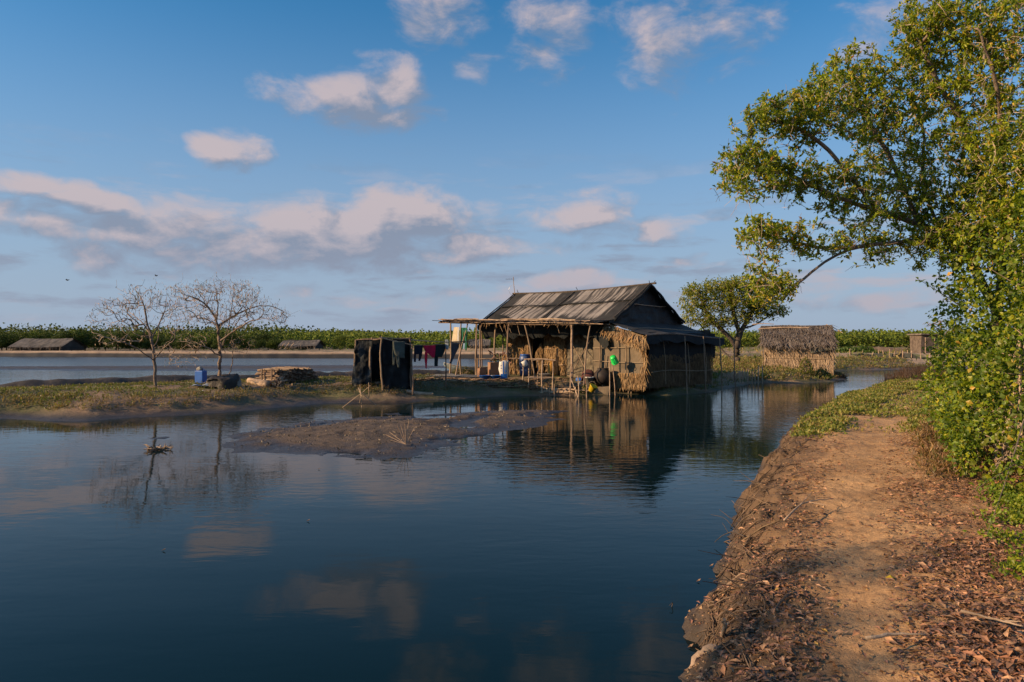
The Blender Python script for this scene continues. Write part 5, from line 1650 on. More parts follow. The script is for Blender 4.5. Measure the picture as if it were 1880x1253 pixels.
    m.grid(G); obj('bag', m, M['white'], t, smooth=True)
    stripe = lambda x0, x1, z0, z1, mt: obj('print', sheet(lambda u, v: c + np.array((x0 + (x1 - x0) * u, -.168 - .012 * math.sin(u * 3), z0 + (z1 - z0) * v)), 5, 10, .008, 6, 2), mt, t)
    stripe(-.045, .02, .10, .84, M['blue']); stripe(-.15, .15, .06, .26, M['blue']); stripe(-.14, -.08, .5, .54, M['blue']); stripe(-.15, -.10, .62, .66, M['blue']); stripe(.06, .13, .34, .42, M['blue'])
    for k in range(14):
        p = c + np.array((rng.uniform(-.14, .14), rng.uniform(-.06, .06), .6))
        obj('kindling', pole(p, p + np.array((rng.uniform(-.14, .12), rng.uniform(-.05, .05), rng.uniform(.35, .6))), .016, .012, 3, 5, .01), M['orange'] if k % 4 == 0 else M['wood_pale'], t)
    # stove corner: board box, red clay, sticks
    c = on(907, 693, 34.6)
    t = thing('clay_stove', 'brown clay cooking stand heaped with dark wood beside the white sack', 'stove', tuple(c))
    m = MB(); m.box(c + np.array((0, 0, .36)), (.5, .4, .72), .3, jit=.02); obj('block', m, M['cardboard'], t)
    m = MB(); m.box(c + np.array((.5, .3, .36)), (.42, .4, .74), .2, jit=.02); obj('block', m, M['cardboard'], t)
    for k in range(26):
        p = c + np.array((rng.uniform(-.3, .7), rng.uniform(-.2, .5), rng.uniform(.74, 1.15)))
        obj('firewood', pole(p, p + np.array((rng.uniform(-.3, .3), rng.uniform(-.3, .3), rng.uniform(-.05, .22))), .04, .03, 3, 6, .01), M['clay'] if k % 3 == 0 else M['bark_dark'], t)
    c = on(884, 694, 33.9)
    m = MB(); m.box(c + np.array((0, 0, .24)), (.34, .28, .48), .5, jit=.02)
    tag(obj('board_box', m, M['cardboard']), 'brown board box standing left of the blue basins', 'box')
    for k, (px, r, lab) in enumerate(((890, .26, 'wide low blue basin beside the brown board box'), (909, .24, 'low blue basin between the grey tub and the white sack'))):
        c = on(px, 697, 33.2)
        m = MB(); m.lathe(bucket_prof(r * .82, r, .19), c, 18); tag(obj('blue_basin', m, M['blue'], smooth=True), lab, 'basin')
    c = on(905, 697, 32.7)
    m = MB(); m.lathe(bucket_prof(.085, .10, .2), c, 14); tag(obj('grey_tub', m, M['alu'], smooth=True), 'small grey tub standing between the two blue basins', 'tub')
    # bench of sticks behind
    c = on(905, 690, 35.3)
    t = thing('stick_bench', 'low bench of sticks behind the clay stand on the veranda', 'bench', tuple(c))
    for dx in (-.8, -.1, .75, 1.4): obj('leg', pole(c + np.array((dx, 0, -.05)), c + np.array((dx + .03, 0, .86)), .03, .025, 4, 6, .015), M['wood'], t)
    for k in range(3): obj('seat_pole', pole(c + np.array((-.9, -.1 + .1 * k, .82)), c + np.array((1.6, -.1 + .1 * k, .86)), .024, .02, 6, 6, .02), M['wood_pale'], t)
    # boat behind the veranda
    c = Q(876, 688, 39.2); c[2] = gz(c[0], c[1]) + .02
    t = thing('wooden_boat', 'pale green and white wooden boat drawn up behind the veranda posts', 'boat', tuple(c))
    def hull(u, v):
        x = -2.0 + 4.0 * u; wd = .46 * (1 - abs(2 * u - 1) ** 2.6); lift = .28 * abs(2 * u - 1) ** 3
        a = (v - .5) * math.pi
        return c + rotz(.5) @ np.array((x, wd * math.sin(a), .46 - .44 * math.cos(a) * (1 - .6 * abs(2 * u - 1) ** 3) + lift))
    m = sheet(hull, 26, 12, .0, 1, 1); o = obj('hull', m, M['boat'], t, smooth=True); md = o.modifiers.new('thickness', 'SOLIDIFY'); md.thickness = .03
    for v in (0, 1):
        m = MB(); m.tube([hull(u, v) for u in np.linspace(.01, .99, 20)], .025, 5); obj('gunwale', m, M['white'], t)
    for u in (.28, .55, .78):
        m = MB(); a, b = hull(u, .1), hull(u, .9); m.box((a + b) / 2 + np.array((0, 0, .0)), (.16, np.linalg.norm(a - b), .03), .5); obj('thwart', m, M['wood'], t)
    # concrete-like slab of pale packed earth left of the veranda
    sl_ = sheet(lambda u, v: (lambda p: (p[0], p[1], gz(p[0], p[1]) + .035))(H(-9.6 + 3.6 * u, 5.6 - 1.7 * v, 0)), 24, 10, .01, 3, 5)
    tag(obj('grey_groundsheet', sl_, mat('dusty_groundsheet', (.19, .18, .165), (.13, .125, .12), 2, .9, .02, 6), smooth=True), 'dusty grey groundsheet spread on the earth left of the veranda', 'groundsheet')
    # logs lying on the shore before the veranda
    for k, (x0, x1, py, r) in enumerate(((746, 795, 714, .085), (800, 905, 705, .045), (900, 935, 712, .05), (899, 915, 717, .09))):
        Y = (CZ - .42) * F / (py - HOR)
        a, b = Q(x0, py, Y), Q(x1, py - .5, Y + .2)
        a[2] = gz(a[0], a[1]) + r * .8; b[2] = gz(b[0], b[1]) + r * .8
        o = obj('log', pole(a, b, r, r * .85, 7, 8, .03), M['wood_pale']); tag(o, ('thick pale log lying at the front of the shore right of the black enclosure', 'long thin log lying along the shore before the veranda', 'short log lying on the shore below the white sack', 'stubby thick pale log end on the muddy slope below the veranda')[k], 'log', 'logs lying on the shore')
    # loose driftwood and rubbish on the shelving shore
    mb = MB()
    for k in range(420):
        px = rng.uniform(735, 1040); f = rng.uniform(0, 1); py = 703 + 20 * f - (px - 735) * .004
        Y = (CZ - .42 + .38 * f) * F / (py - HOR); p = Q(px, py, Y); p[2] = gz(p[0], p[1]) + .02
        an = rng.normal(0, .5); ln = rng.uniform(.1, .55)
        mb.tube([p, p + np.array((math.cos(an) * ln, math.sin(an) * ln, rng.uniform(-.02, .08)))], rng.uniform(.008, .03), 4, col=palette(1, [(1, 1, 1), (.5, .5, .5), (1.3, 1.2, 1.0), (.3, .3, .3)])[0])
    m_ = mat('drift_sticks', (.36, .24, .15), (.18, .12, .08), 4, .9, col=True)
    obj('driftwood', mb, m_, kind='stuff')


veranda_things()


def clothesline():
    t = thing('clothesline', 'clothesline of poles and cord between the black enclosure and the veranda', 'clothesline', tuple(on(757, 712, 26.8)))
    yA, yB = 28.15, 30.0
    for px, ty, by, Y, r in ((757, 632, 711, yA, .04), (818, 638, 705, yB, .032)):
        b = Q(px, by, Y); b[2] = gz(b[0], b[1]) - .1
        obj('post', pole(b, Q(px, ty, Y), r, r * .8, 7, 7, .025), M['wood'], t)
    A, B, Cc, D = Q(697, 620, 27.6), Q(757, 634, yA - .1), Q(819, 632, yB), Q(872, 626, 34.0)
    obj('line', pole(A, B, .022, .018, 5, 5, .01), M['wood_pale'], t)
    m = MB(); m.tube([B, (B + Cc) / 2 - np.array((0, 0, .03)), Cc], .009, 5); obj('line', m, M['rope'], t)
    m = MB(); m.tube([Cc, (D + Cc) / 2 - np.array((0, 0, .06)), D], .009, 5); obj('line', m, M['rope'], t)
    obj('line', pole(Q(753, 624, 28.8), Q(824, 629, 29.6), .022, .018, 5, 5, .01), M['wood_pale'], t)
    obj('line', pole(Q(818, 629, 29.6), Q(871, 626, 33.0), .018, .018, 5, 5, .01), M['wood'], t)
    Y1 = lambda px: 27.75 + (px - 697) / 60 * (yA - 27.75) - .22
    Y2 = lambda px: yA + (px - 757) / 62 * (yB - yA)
    Y3 = lambda px: yB + (px - 819) / 53 * (34.0 - yB)
    strips([[(627, 721, 743.5), (640, 722, 743), (652, 725, 743), (658, 737, 743)], [(627, 720.5, 727), (650, 720, 725), (671, 720, 724)], [(645, 726, 733), (660, 727, 734), (675, 730, 733.5)]], Y1,
           cloth_mat('grey_green_cloth', (.10, .115, .10)), 'grey_shirt', 'grey long-sleeved shirt hanging by its hem before the black enclosure', parts=['body', 'sleeve', 'sleeve'])
    strips([[(634, 760, 776), (648, 760, 775), (651, 762, 774)], [(640, 760, 763), (665, 759.5, 763)], [(650, 769, 775), (663, 768, 771)]], Y2, cloth_mat('navy_cloth', (.018, .022, .04)), 'navy_shorts', 'dark navy trousers hanging left of the red garment', parts=['body', 'leg', 'leg'])
    strips([[(634, 776, 799), (645, 780, 799), (651, 788, 798), (657, 794, 797.5)]], Y2, cloth_mat('crimson_cloth', (.60, .015, .075)), 'crimson_shirt', 'bright crimson shirt hanging slanted between the two dark garments', parts=['body'])
    strips([[(646, 780, 785), (660, 779.5, 784), (677, 781, 783)]], lambda p: Y2(p) - .05, cloth_mat('red_cloth', (.70, .012, .06)), 'red_sleeve_cloth', 'narrow bright red cloth dangling below the crimson shirt', parts=['strip'])
    strips([[(632, 799, 819), (645, 798.5, 816), (656, 799, 811)], [(650, 797.5, 804), (673, 797, 803)]], Y2, cloth_mat('dark_teal_cloth', (.014, .03, .034)), 'dark_trousers', 'dark green-black trousers hanging right of the crimson shirt', parts=['body', 'leg'])
    strips([[(629, 829, 844), (640, 828, 841), (652, 829, 835), (668, 825, 828)]], Y3, cloth_mat('slate_cloth', (.06, .075, .10)), 'slate_cloth', 'slate blue cloth gathered to a point at the veranda end of the line', parts=['cloth'])
    strips([[(624, 817, 823), (634, 817, 824), (642, 819, 823)]], lambda p: yB - .06, cloth_mat('pale_blue_cloth', (.35, .40, .42)), 'pale_rag', 'small pale striped rag tied round the clothesline post', parts=['cloth'])
    Yv = lambda p: 37.3 - (p - 827) * .028
    strips([[(601, 834, 843), (612, 832, 842), (629, 829.5, 840)]], Yv, cloth_mat('cream_cloth', (.55, .46, .32)), 'cream_dress', 'cream patterned dress hanging at the left end of the veranda', parts=['cloth'])
    strips([[(601, 840, 843.5), (629, 840, 843)]], lambda p: Yv(p) - .05, cloth_mat('white_cloth', (.5, .49, .46)), 'white_towel', 'narrow white towel hanging right of the cream dress', parts=['cloth'])
    strips([[(602, 847, 852), (620, 846, 850), (642, 847, 849.5)], [(602, 851, 858), (612, 853, 858), (644, 854.5, 857)]], Yv, cloth_mat('green_cloth', (.02, .12, .075)), 'green_trousers', 'dark green trousers hanging in the veranda between two posts', parts=['leg', 'leg'])
    strips([[(630, 851, 854), (642, 850.5, 853)]], Yv, cloth_mat('blue_white_cloth', (.2, .3, .45)), 'blue_scarf', 'small blue and white cloth hanging between the legs of the green trousers', parts=['cloth'])


clothesline()


def enclosure():
    c = on(700, 708, 28.3)
    t = thing('tarpaulin_enclosure', 'roofless washing enclosure of black tarpaulin on crooked posts', 'enclosure', tuple(c))
    k = lambda px, py, Y: Q(px, py, Y)
    posts = ((653, 625, 650, 708, 28.2), (683, 621, 680, 707, 28.2), (701, 619, 703, 708, 27.7), (753, 623, 756, 706, 28.6), (668, 624, 668, 700, 30.6), (752, 622, 752, 700, 30.8))
    for x1, y1, x0, y0, Y in posts:
        b = k(x0, y0, Y); b[2] = min(b[2], gz(b[0], b[1])) - .08
        obj('post', pole(b, k(x1, y1 - 1, Y), .04, .03, 8, 7, .04), M['wood'] , t)
    P = lambda a, b, c_, d, s_, nu=22, nv=26, amp=.06, fr=1.8: obj('tarpaulin_panel', sheet(lambda u, v: (a * (1 - u) + b * u) * (1 - v) + (c_ * (1 - u) + d * u) * v, nu, nv, amp, fr, s_, lambda U, V: np.ones(U.shape + (3,)) * (.6 + (7 if s_ == 71 else 3) * np.clip(fbm(U * 7, V * 3.5, seed=s_) - .42, 0, 1))[..., None]), M['tarp'], t, smooth=True)  # pale noise in the colour paints light on the folds, strongest on one panel
    lo = lambda px, Y, z=.0: (lambda q: np.array((q[0], q[1], gz(q[0], q[1]) + z)))(Q(px, 700, Y))
    P(k(653, 625, 28.15), k(684, 624, 28.15), lo(645, 28.1), lo(681, 28.1), 71, 40, 40, amp=.16, fr=2.6)
    P(k(702, 622, 27.8), k(752, 625, 28.75), lo(704, 27.85), lo(756, 28.8), 72, amp=.045)
    P(k(702, 623, 27.74), k(752, 625.5, 28.7), k(704, 671, 27.76), k(753, 667, 28.7), 73, 20, 12)
    P(k(668, 625, 30.7), k(752, 622, 30.9), lo(668, 30.7), lo(753, 30.9), 74)
    P(k(653, 625, 28.2), k(668, 625, 30.7), lo(646, 28.2), lo(666, 30.7), 75)
    P(k(753, 624, 28.6), k(752, 622, 30.9), lo(757, 28.6), lo(753, 30.9), 76)
    for a, b in ((k(652, 625, 28.2), k(684, 624, 28.1)), (k(681, 624, 28.2), k(703, 622, 27.8)), (k(701, 620, 27.7), k(754, 623, 28.6)), (k(666, 623, 30.6), k(755, 621, 30.9))):
        obj('rail', pole(a, b, .022, .018, 5, 5, .015), M['wood'], t)
    c2 = on(694, 707, 27.4)
    m = MB(); m.box(c2 + np.array((0, 0, .07)), (.28, .1, .09), .1, jit=.02); tag(obj('driftwood_block', m, M['wood_pale']), 'short pale block of wood lying at the foot of the black enclosure', 'block')
    # crossed sticks standing in the shallows: frame for a dip net
    t = thing('dip_net_sticks', 'crossed thin sticks of a fishing net frame standing in the shallows', 'net frame', (*W0(663, 748), 0))
    Y = 24.6
    for a, b in (((626, 751), (680, 708)), ((661, 707), (664, 748)), ((662, 730), (660, 744)), ((664, 722), (690, 744)), ((677, 703), (677, 731)), ((664, 728), (658, 712))):
        obj('stick', pole(Q(a[0], a[1], Y), Q(b[0], b[1], Y + .2), .016, .012, 5, 5, .012), M['wood_pale'], t)
    for k_, (px, py) in enumerate(((642, 700),)):
        pass


enclosure()


def left_bank_things():
    # firewood stack, every stick a part
    N = np.array((-9.47, 28.5)); ld = np.array((.42, .906)); ed = np.array((-.91, .415))
    z0 = gz(*N) - .02
    t = thing('firewood_stack', 'long stack of split firewood sticks on the grassy bank left of the black enclosure', 'firewood stack', (N[0], N[1], z0))
    protos = []
    for k in range(4):
        m = MB(); P = wob((-.5, 0, 0), (.5, 0, 0), 4, .02); m.tube(P, np.array((.036, .04, .038, .033)) * rng.uniform(.85, 1.15, 4), 6)
        me = m.mesh('firewood_stick'); me.materials.append(M['wood_pale'] if k < 1 else M['wood']); protos.append(me)
    tl = Vector(t.location)
    import itertools
    cnt = 0
    for layer in range(9):
        n = 30 - layer
        for i in range(n):
            if cnt >= 285: break
            u = .05 + (2.5 - .05 * layer) * i / n
            c = N + ld * u + ed * (.50 + rng.uniform(-.10, .10))
            o = bpy.data.objects.new('firewood_stick', protos[rng.integers(0, 4)]); COL.objects.link(o); o.parent = t
            sag = -.02 * math.sin(u * 4)
            o.location = (c[0] - tl.x, c[1] - tl.y, .05 + layer * .066 + sag + rng.uniform(-.008, .008))
            o.rotation_euler = (rng.uniform(0, 3), rng.uniform(-.04, .04), math.atan2(ed[1], ed[0]) + rng.uniform(-.10, .10))
            o.scale = (rng.uniform(.95, 1.2), 1, 1); cnt += 1
    for u, e in ((.0, .72), (.0, .2), (2.55, .5)):
        c = N + ld * (u - .06) + ed * e
        obj('prop', pole((c[0], c[1], z0 - .1), (c[0], c[1], z0 + .62), .035, .03, 4, 6, .01), M['wood'], t)
    # bundle of round sticks, ends towards the path
    c = on(513, 712, 26.9)
    t = thing('stick_bundle', 'round bundle of short sticks seen end on before the firewood stack', 'stick bundle', tuple(c))
    for k in range(42):
        a = rng.uniform(0, 6.28); r = .24 * math.sqrt(rng.random()); p = c + np.array((r * math.cos(a), 0, .22 + r * math.sin(a) * .9))
        obj('stick', pole(p + np.array((.06, -.35 + rng.uniform(-.06, .06), 0)), p + np.array((-.10, .55, -.02)), .027, .024, 3, 6, .005), M['wood_pale'] if k % 4 else M['wood'], t)
    # big pale log
    a, b = on(457, 705, 26.9), on(495, 712, 25.9); a[2] += .13; b[2] += .13
    tag(obj('pale_log', pole(a, b, .13, .14, 7, 12, .02), M['wood_pale'], smooth=True), 'thick pale barkless log lying in front of the firewood stack', 'log')
    a, b = on(462, 701, 27.6), on(505, 703, 27.6); a[2] += .08; b[2] += .05
    tag(obj('thin_log', pole(a, b, .035, .025, 6, 6, .02), M['wood']), 'thin pole lying on the ground behind the thick pale log', 'pole')
    for k, (x0, x1, y) in enumerate(((450, 458, 712), (447, 456, 715), (536, 560, 708), (576, 588, 704))):
        p, q = on(x0, y, 26.2), on(x1, y, 26.4); p[2] += .04; q[2] += .04
        tag(obj('wood_scrap', pole(p, q, .04, .03, 4, 6, .02), M['wood_pale']), ('pale wood scrap left of the thick pale log, upper of two', 'pale wood scrap left of the thick pale log, lower of two', 'flat pale wood scrap lying right of the stick bundle', 'pale wood scrap lying at the right end of the firewood stack')[k], 'wood scrap')
    # lumpy thing under black sheet, between can and log
    c = on(408, 712, 27.3)
    t = thing('covered_heap', 'low heap covered with dusty black plastic at the foot of the larger bare tree', 'covered heap', tuple(c))
    th = np.linspace(0, 2 * math.pi, 40); G = []
    for j, v in enumerate(np.linspace(0, 1, 14)):
        r = math.sin(v * math.pi / 2) ** .55; z = .46 * math.cos(v * math.pi / 2) ** .6
        G.append([c + np.array((r * .62 * math.cos(a) * (1 + .10 * math.sin(3 * a)), r * .42 * math.sin(a), z + .04 * math.sin(a * 2) - .03)) for a in th])
    G = np.array(G); G += ((fbm(G[..., 0] * 3, G[..., 2] * 3, G[..., 1] * 3, seed=6) - .5) * .34)[..., None]
    m = MB(); m.grid(G); obj('plastic_cover', m, mat('dusty_black_plastic', (.05, .042, .036), (.018, .017, .016), 3, .6, .05, 5), t, smooth=True)
    c = on(427, 712, 26.7)
    m = MB(); G = []
    for v in np.linspace(0, 1, 12):
        r = math.sin(v * math.pi / 2) ** .6; z = .36 * math.cos(v * math.pi / 2)
        G.append([c + np.array((r * .32 * math.cos(a), r * .25 * math.sin(a), z)) for a in th])
    G = np.array(G); G += ((fbm(G[..., 0] * 6, G[..., 2] * 6, G[..., 1] * 4, seed=16) - .5) * .26)[..., None]
    m.grid(G); tag(obj('grey_sack', m, mat('old_sackcloth', (.26, .24, .20), (.17, .155, .13), 4, .9, .02, 12), smooth=True), 'small slumped grey sack lying against the black covered heap', 'sack')
    # blue can
    c = on(369, 704, 28.2)
    t = thing('blue_can', 'square bright blue plastic can with a stone on top beside the larger bare tree', 'can', tuple(c))
    m = MB(); m.box(c + np.array((0, 0, .26)), (.38, .30, .52), -.25, jit=.006); o = obj('body', m, M['blue'], t)
    md = o.modifiers.new('bevel', 'BEVEL'); md.width = .03; md.segments = 3
    handle([c + np.array((.02, -.02, .50)), c + np.array((.05, -.02, .585)), c + np.array((.14, -.04, .585)), c + np.array((.17, -.04, .50))], .014, M['blue'], t)
    m = MB(); G = [[c + np.array((-.05, 0, .58)) + np.array((.13 * math.sin(v) * math.cos(a), .11 * math.sin(v) * math.sin(a), .10 * math.cos(v))) * (1 + .35 * (vn(math.cos(a) * 2 + 3, math.sin(a) * 2 + 3, v * 2) - .5)) for a in th] for v in np.linspace(0.01, 3.1, 10)]
    m.grid(np.array(G)); tag(obj('stone', m, mat('pale_stone', (.36, .33, .28), (.22, .2, .17), 9, .9, .02, 18), smooth=True), 'pale rough stone lying on top of the square blue can', 'stone')
    # litter of torn plastic
    c = on(366, 712, 26.4)
    m = sheet(lambda u, v: c + np.array((-.25 + .6 * u, -.15 + .35 * v, .08 + .07 * math.sin(u * 6) * math.sin(v * 5))), 18, 12, .05, 5, 9)
    tag(obj('plastic_scrap', m, mat('blue_white_plastic', (.07, .13, .24), (.4, .4, .42), 5, .5), smooth=True), 'crumpled blue and white plastic lying in the grass below the blue can', 'plastic scrap')
    c = on(373, 720, 26.0)
    m = MB(); m.lathe([(.001, 0), (.05, .01), (.055, .04), (.03, .06), (.001, .06)], c, 10); tag(obj('bottle_lid', m, M['white'], smooth=True), 'tiny white cap lying in the grass below the crumpled plastic', 'bottle top')
    # black lined berm along the pond
    b = np.array(BERM[1:]); seg = np.linalg.norm(np.diff(b, axis=0), axis=1); cum = np.concatenate([[0], np.cumsum(seg)])
    U = np.linspace(0, cum[-1], 190); Xc = np.interp(U, cum, b[:, 0]); Yc = np.interp(U, cum, b[:, 1])
    T = unit(np.stack([np.gradient(Xc), np.gradient(Yc)], 1)); Nn = np.stack([T[:, 1], -T[:, 0]], 1)
    prof = [(-1.25, -.1), (-.95, .12), (-.6, .38), (-.3, .62), (-.05, .72), (.2, .71), (.42, .60), (.6, .48), (.75, .40)]
    G = np.zeros((len(U), len(prof), 3)); 
    for j, (o_, z) in enumerate(prof):
        G[:, j, 0] = Xc + Nn[:, 0] * o_; G[:, j, 1] = Yc + Nn[:, 1] * o_
        n = fbm(U * 1.1, np.full_like(U, j * .35), o=4, seed=12) - .5
        fade = np.clip(U / 2.5, 0, 1)
        G[:, j, 2] = (z + n * .26) * (.35 + .65 * fade) + .04
    C = np.ones(G.shape) * (.7 + 1.5 * fbm(G[..., 0] * 1.3, G[..., 1] * 1.3, o=4, seed=13))[..., None] * np.array((1.25, 1.12, 1.0))
    m = MB(); m.grid(G, C)
    obj('lined_embankment', m, mat('mud_stained_black_liner', (.045, .042, .04), (.02, .02, .021), 1.8, .75, .03, 5, col=True), smooth=True, kind='structure')
    # two small birds far up at the left
    for k, (px, py) in enumerate(((124, 515), (287, 507))):
        p = Q(px, py, 60)
        t = thing('bird', ('tiny dark bird flying low at the far left', 'tiny dark bird flying just above the smaller bare tree')[k], 'bird', tuple(p), 'birds in the sky')
        m = MB(); m.tube([p + np.array((-.14, 0, 0)), p, p + np.array((.12, 0, .02))], [.01, .045, .008], 6, caps=True); obj('body', m, M['bark_dark'], t)
        for s_ in (-1, 1):
            m = MB(); m.add([p + np.array((-.04, 0, .01)), p + np.array((.06, 0, .01)), p + np.array((.04, s_ * .16, .10)), p + np.array((-.02, s_ * .30, .06))], quads=[(0, 1, 2, 3)]); obj('wing', m, M['bark_dark'], t)


left_bank_things()


def small_hut():
    r = -.33
    o0 = np.array((16.15, 45.3)); du = np.array((math.cos(r), math.sin(r))); dv = np.array((-math.sin(r), math.cos(r)))
    def K(u, v, z): return np.array((*(o0 + du * u + dv * v), z))
    L, D = 4.05, 2.7
    t = thing('thatched_hut', 'small thatched hut with pale straw walls standing on the spit right of the house', 'hut', tuple(K(L / 2, D / 2, .5)))
    g = .38
    FN, LN = np.array((*(-dv), 0)), np.array((*(-du), 0))
    cols = [(.95, .95, .95), (.8, .78, .75), (1.2, 1.15, 1.05), (.65, .62, .6)]
    strw = mat('pale_straw', (.60, .45, .31), (.42, .31, .21), 3, .95, col=True, trans=.1)
    obj('front_wall', thatch_wall(K(0, 0, 0), K(L, 0, 0), g, 2.15, FN, .17, .42, .045, 24, cols, lean=.35), strw, t, kind='stuff')
    obj('left_wall', thatch_wall(K(0, D, 0), K(0, 0, 0), g, 2.2, LN, .2, .42, .045, 24, cols), strw, t, kind='stuff')
    obj('right_wall', thatch_wall(K(L, 0, 0), K(L, D, 0), g, 2.2, -LN, .2, .42, .045, 16, cols), strw, t, kind='stuff')
    obj('rear_wall', thatch_wall(K(L, D, 0), K(0, D, 0), g, 2.2, -FN, .3, .45, .05, 12, cols), strw, t, kind='stuff')
    # gable fill
    for u, s_ in ((.02, 0), (L - .02, 1)):
        m = MB()
        for i in range(6):
            z = 2.2 + i * .2; hw = (D / 2 + .1) * (3.36 - z) / 1.16
            thatch(m, [K(u, D / 2 - hw, z + .2), K(u, D / 2 + hw, z + .2)], (0, 0, -1), .36, .05, 22, (LN if s_ == 0 else -LN) * .05, cols)
        obj('gable', m, strw, t, kind='stuff')
    # thatched roof: front and back slopes in overlapping rows
    rc = [(1, 1, 1), (.7, .68, .66), (1.35, 1.25, 1.15), (.5, .48, .46), (1.1, .95, .85)]
    for side in (0, 1):
        m = MB(); rows = 12
        for i in range(rows):
            f = 1 - i / rows
            v = D / 2 - (D / 2 + .42) * f if side == 0 else D / 2 + (D / 2 + .35) * f
            z = 3.40 - 1.22 * f + .10
            pts = [K(-.22 + (L + .3) * x, v, z + .03 * math.sin(x * 9 + i)) for x in np.linspace(0, 1, 9)]
            sl_ = (FN if side == 0 else -FN)
            thatch(m, pts, sl_ * (.8 if i > 1 else .5) + np.array((0, 0, -.62)), .46 if i > 1 else .60, .05, 46, np.array((0, 0, .05)), rc, .5, .5)
        obj('roof_slope', m, M['thatch_grey'], t, kind='stuff')
        b = MB(); v1 = D / 2 - (D / 2 + .3) if side == 0 else D / 2 + (D / 2 + .3)
        b.add([K(-.15, D / 2, 3.40), K(L + .05, D / 2, 3.40), K(L + .05, v1, 2.22), K(-.15, v1, 2.22)], quads=[(0, 1, 2, 3)], col=(.5, .5, .5)); obj('roof_lining', b, M['thatch_grey'], t)
    obj('ridge_pole', pole(K(-.75, D / 2 - .1, 3.5), K(.6, D / 2 - .1, 3.50), .035, .025, 6, 6, .02), M['wood_pale'], t)
    obj('roof_pole', pole(K(-.35, D / 2 - .55, 3.18), K(2.7, D / 2 - .5, 3.24), .045, .035, 8, 6, .04), M['wood_pale'], t)
    obj('roof_pole', pole(K(3.3, D / 2 - .4, 3.2), K(4.5, D / 2 - .3, 3.0), .04, .03, 6, 6, .03), M['wood'], t)
    obj('roof_pole', pole(K(L - .3, D / 2 + .1, 3.45), K(L + .62, D / 2 - .35, 2.9), .03, .02, 6, 6, .02), M['wood_pale'], t)
    for z in (1.30, ):
        m = MB(); m.tube([K(L * x, -.16, z + .03 * math.sin(x * 7)) for x in np.linspace(.05, .98, 8)], .015, 4); obj('batten', m, M['rope'], t)
    # dark panel as painted shade of a gap under the eave; torn grey sheet
    dk = MB(); dk.add([K(1.2, -.13, 1.82), K(L - .1, -.13, 1.86), K(L - .05, -.13, 2.3), K(1.0, -.13, 2.3)], quads=[(0, 1, 2, 3)])
    obj('gap_shade', dk, M['bark_dark'], t)
    obj('torn_sheet', sheet(lambda u, v: K(L - 1.35 + 1.3 * u, -.22 - .05 * v, 2.15 - .52 * v * (1 - .45 * u)), 14, 10, .05, 3, 81), mat('grey_torn_sheet', (.17, .165, .13), (.10, .10, .08), 3, .8), t, smooth=True)
    for u in (0.02, L - .02):
        b = K(u, -.1, 0); obj('post', pole((b[0], b[1], gz(b[0], b[1]) - .1), K(u, -.1, 2.2), .04, .035, 5, 6, .02), M['wood'], t)


small_hut()


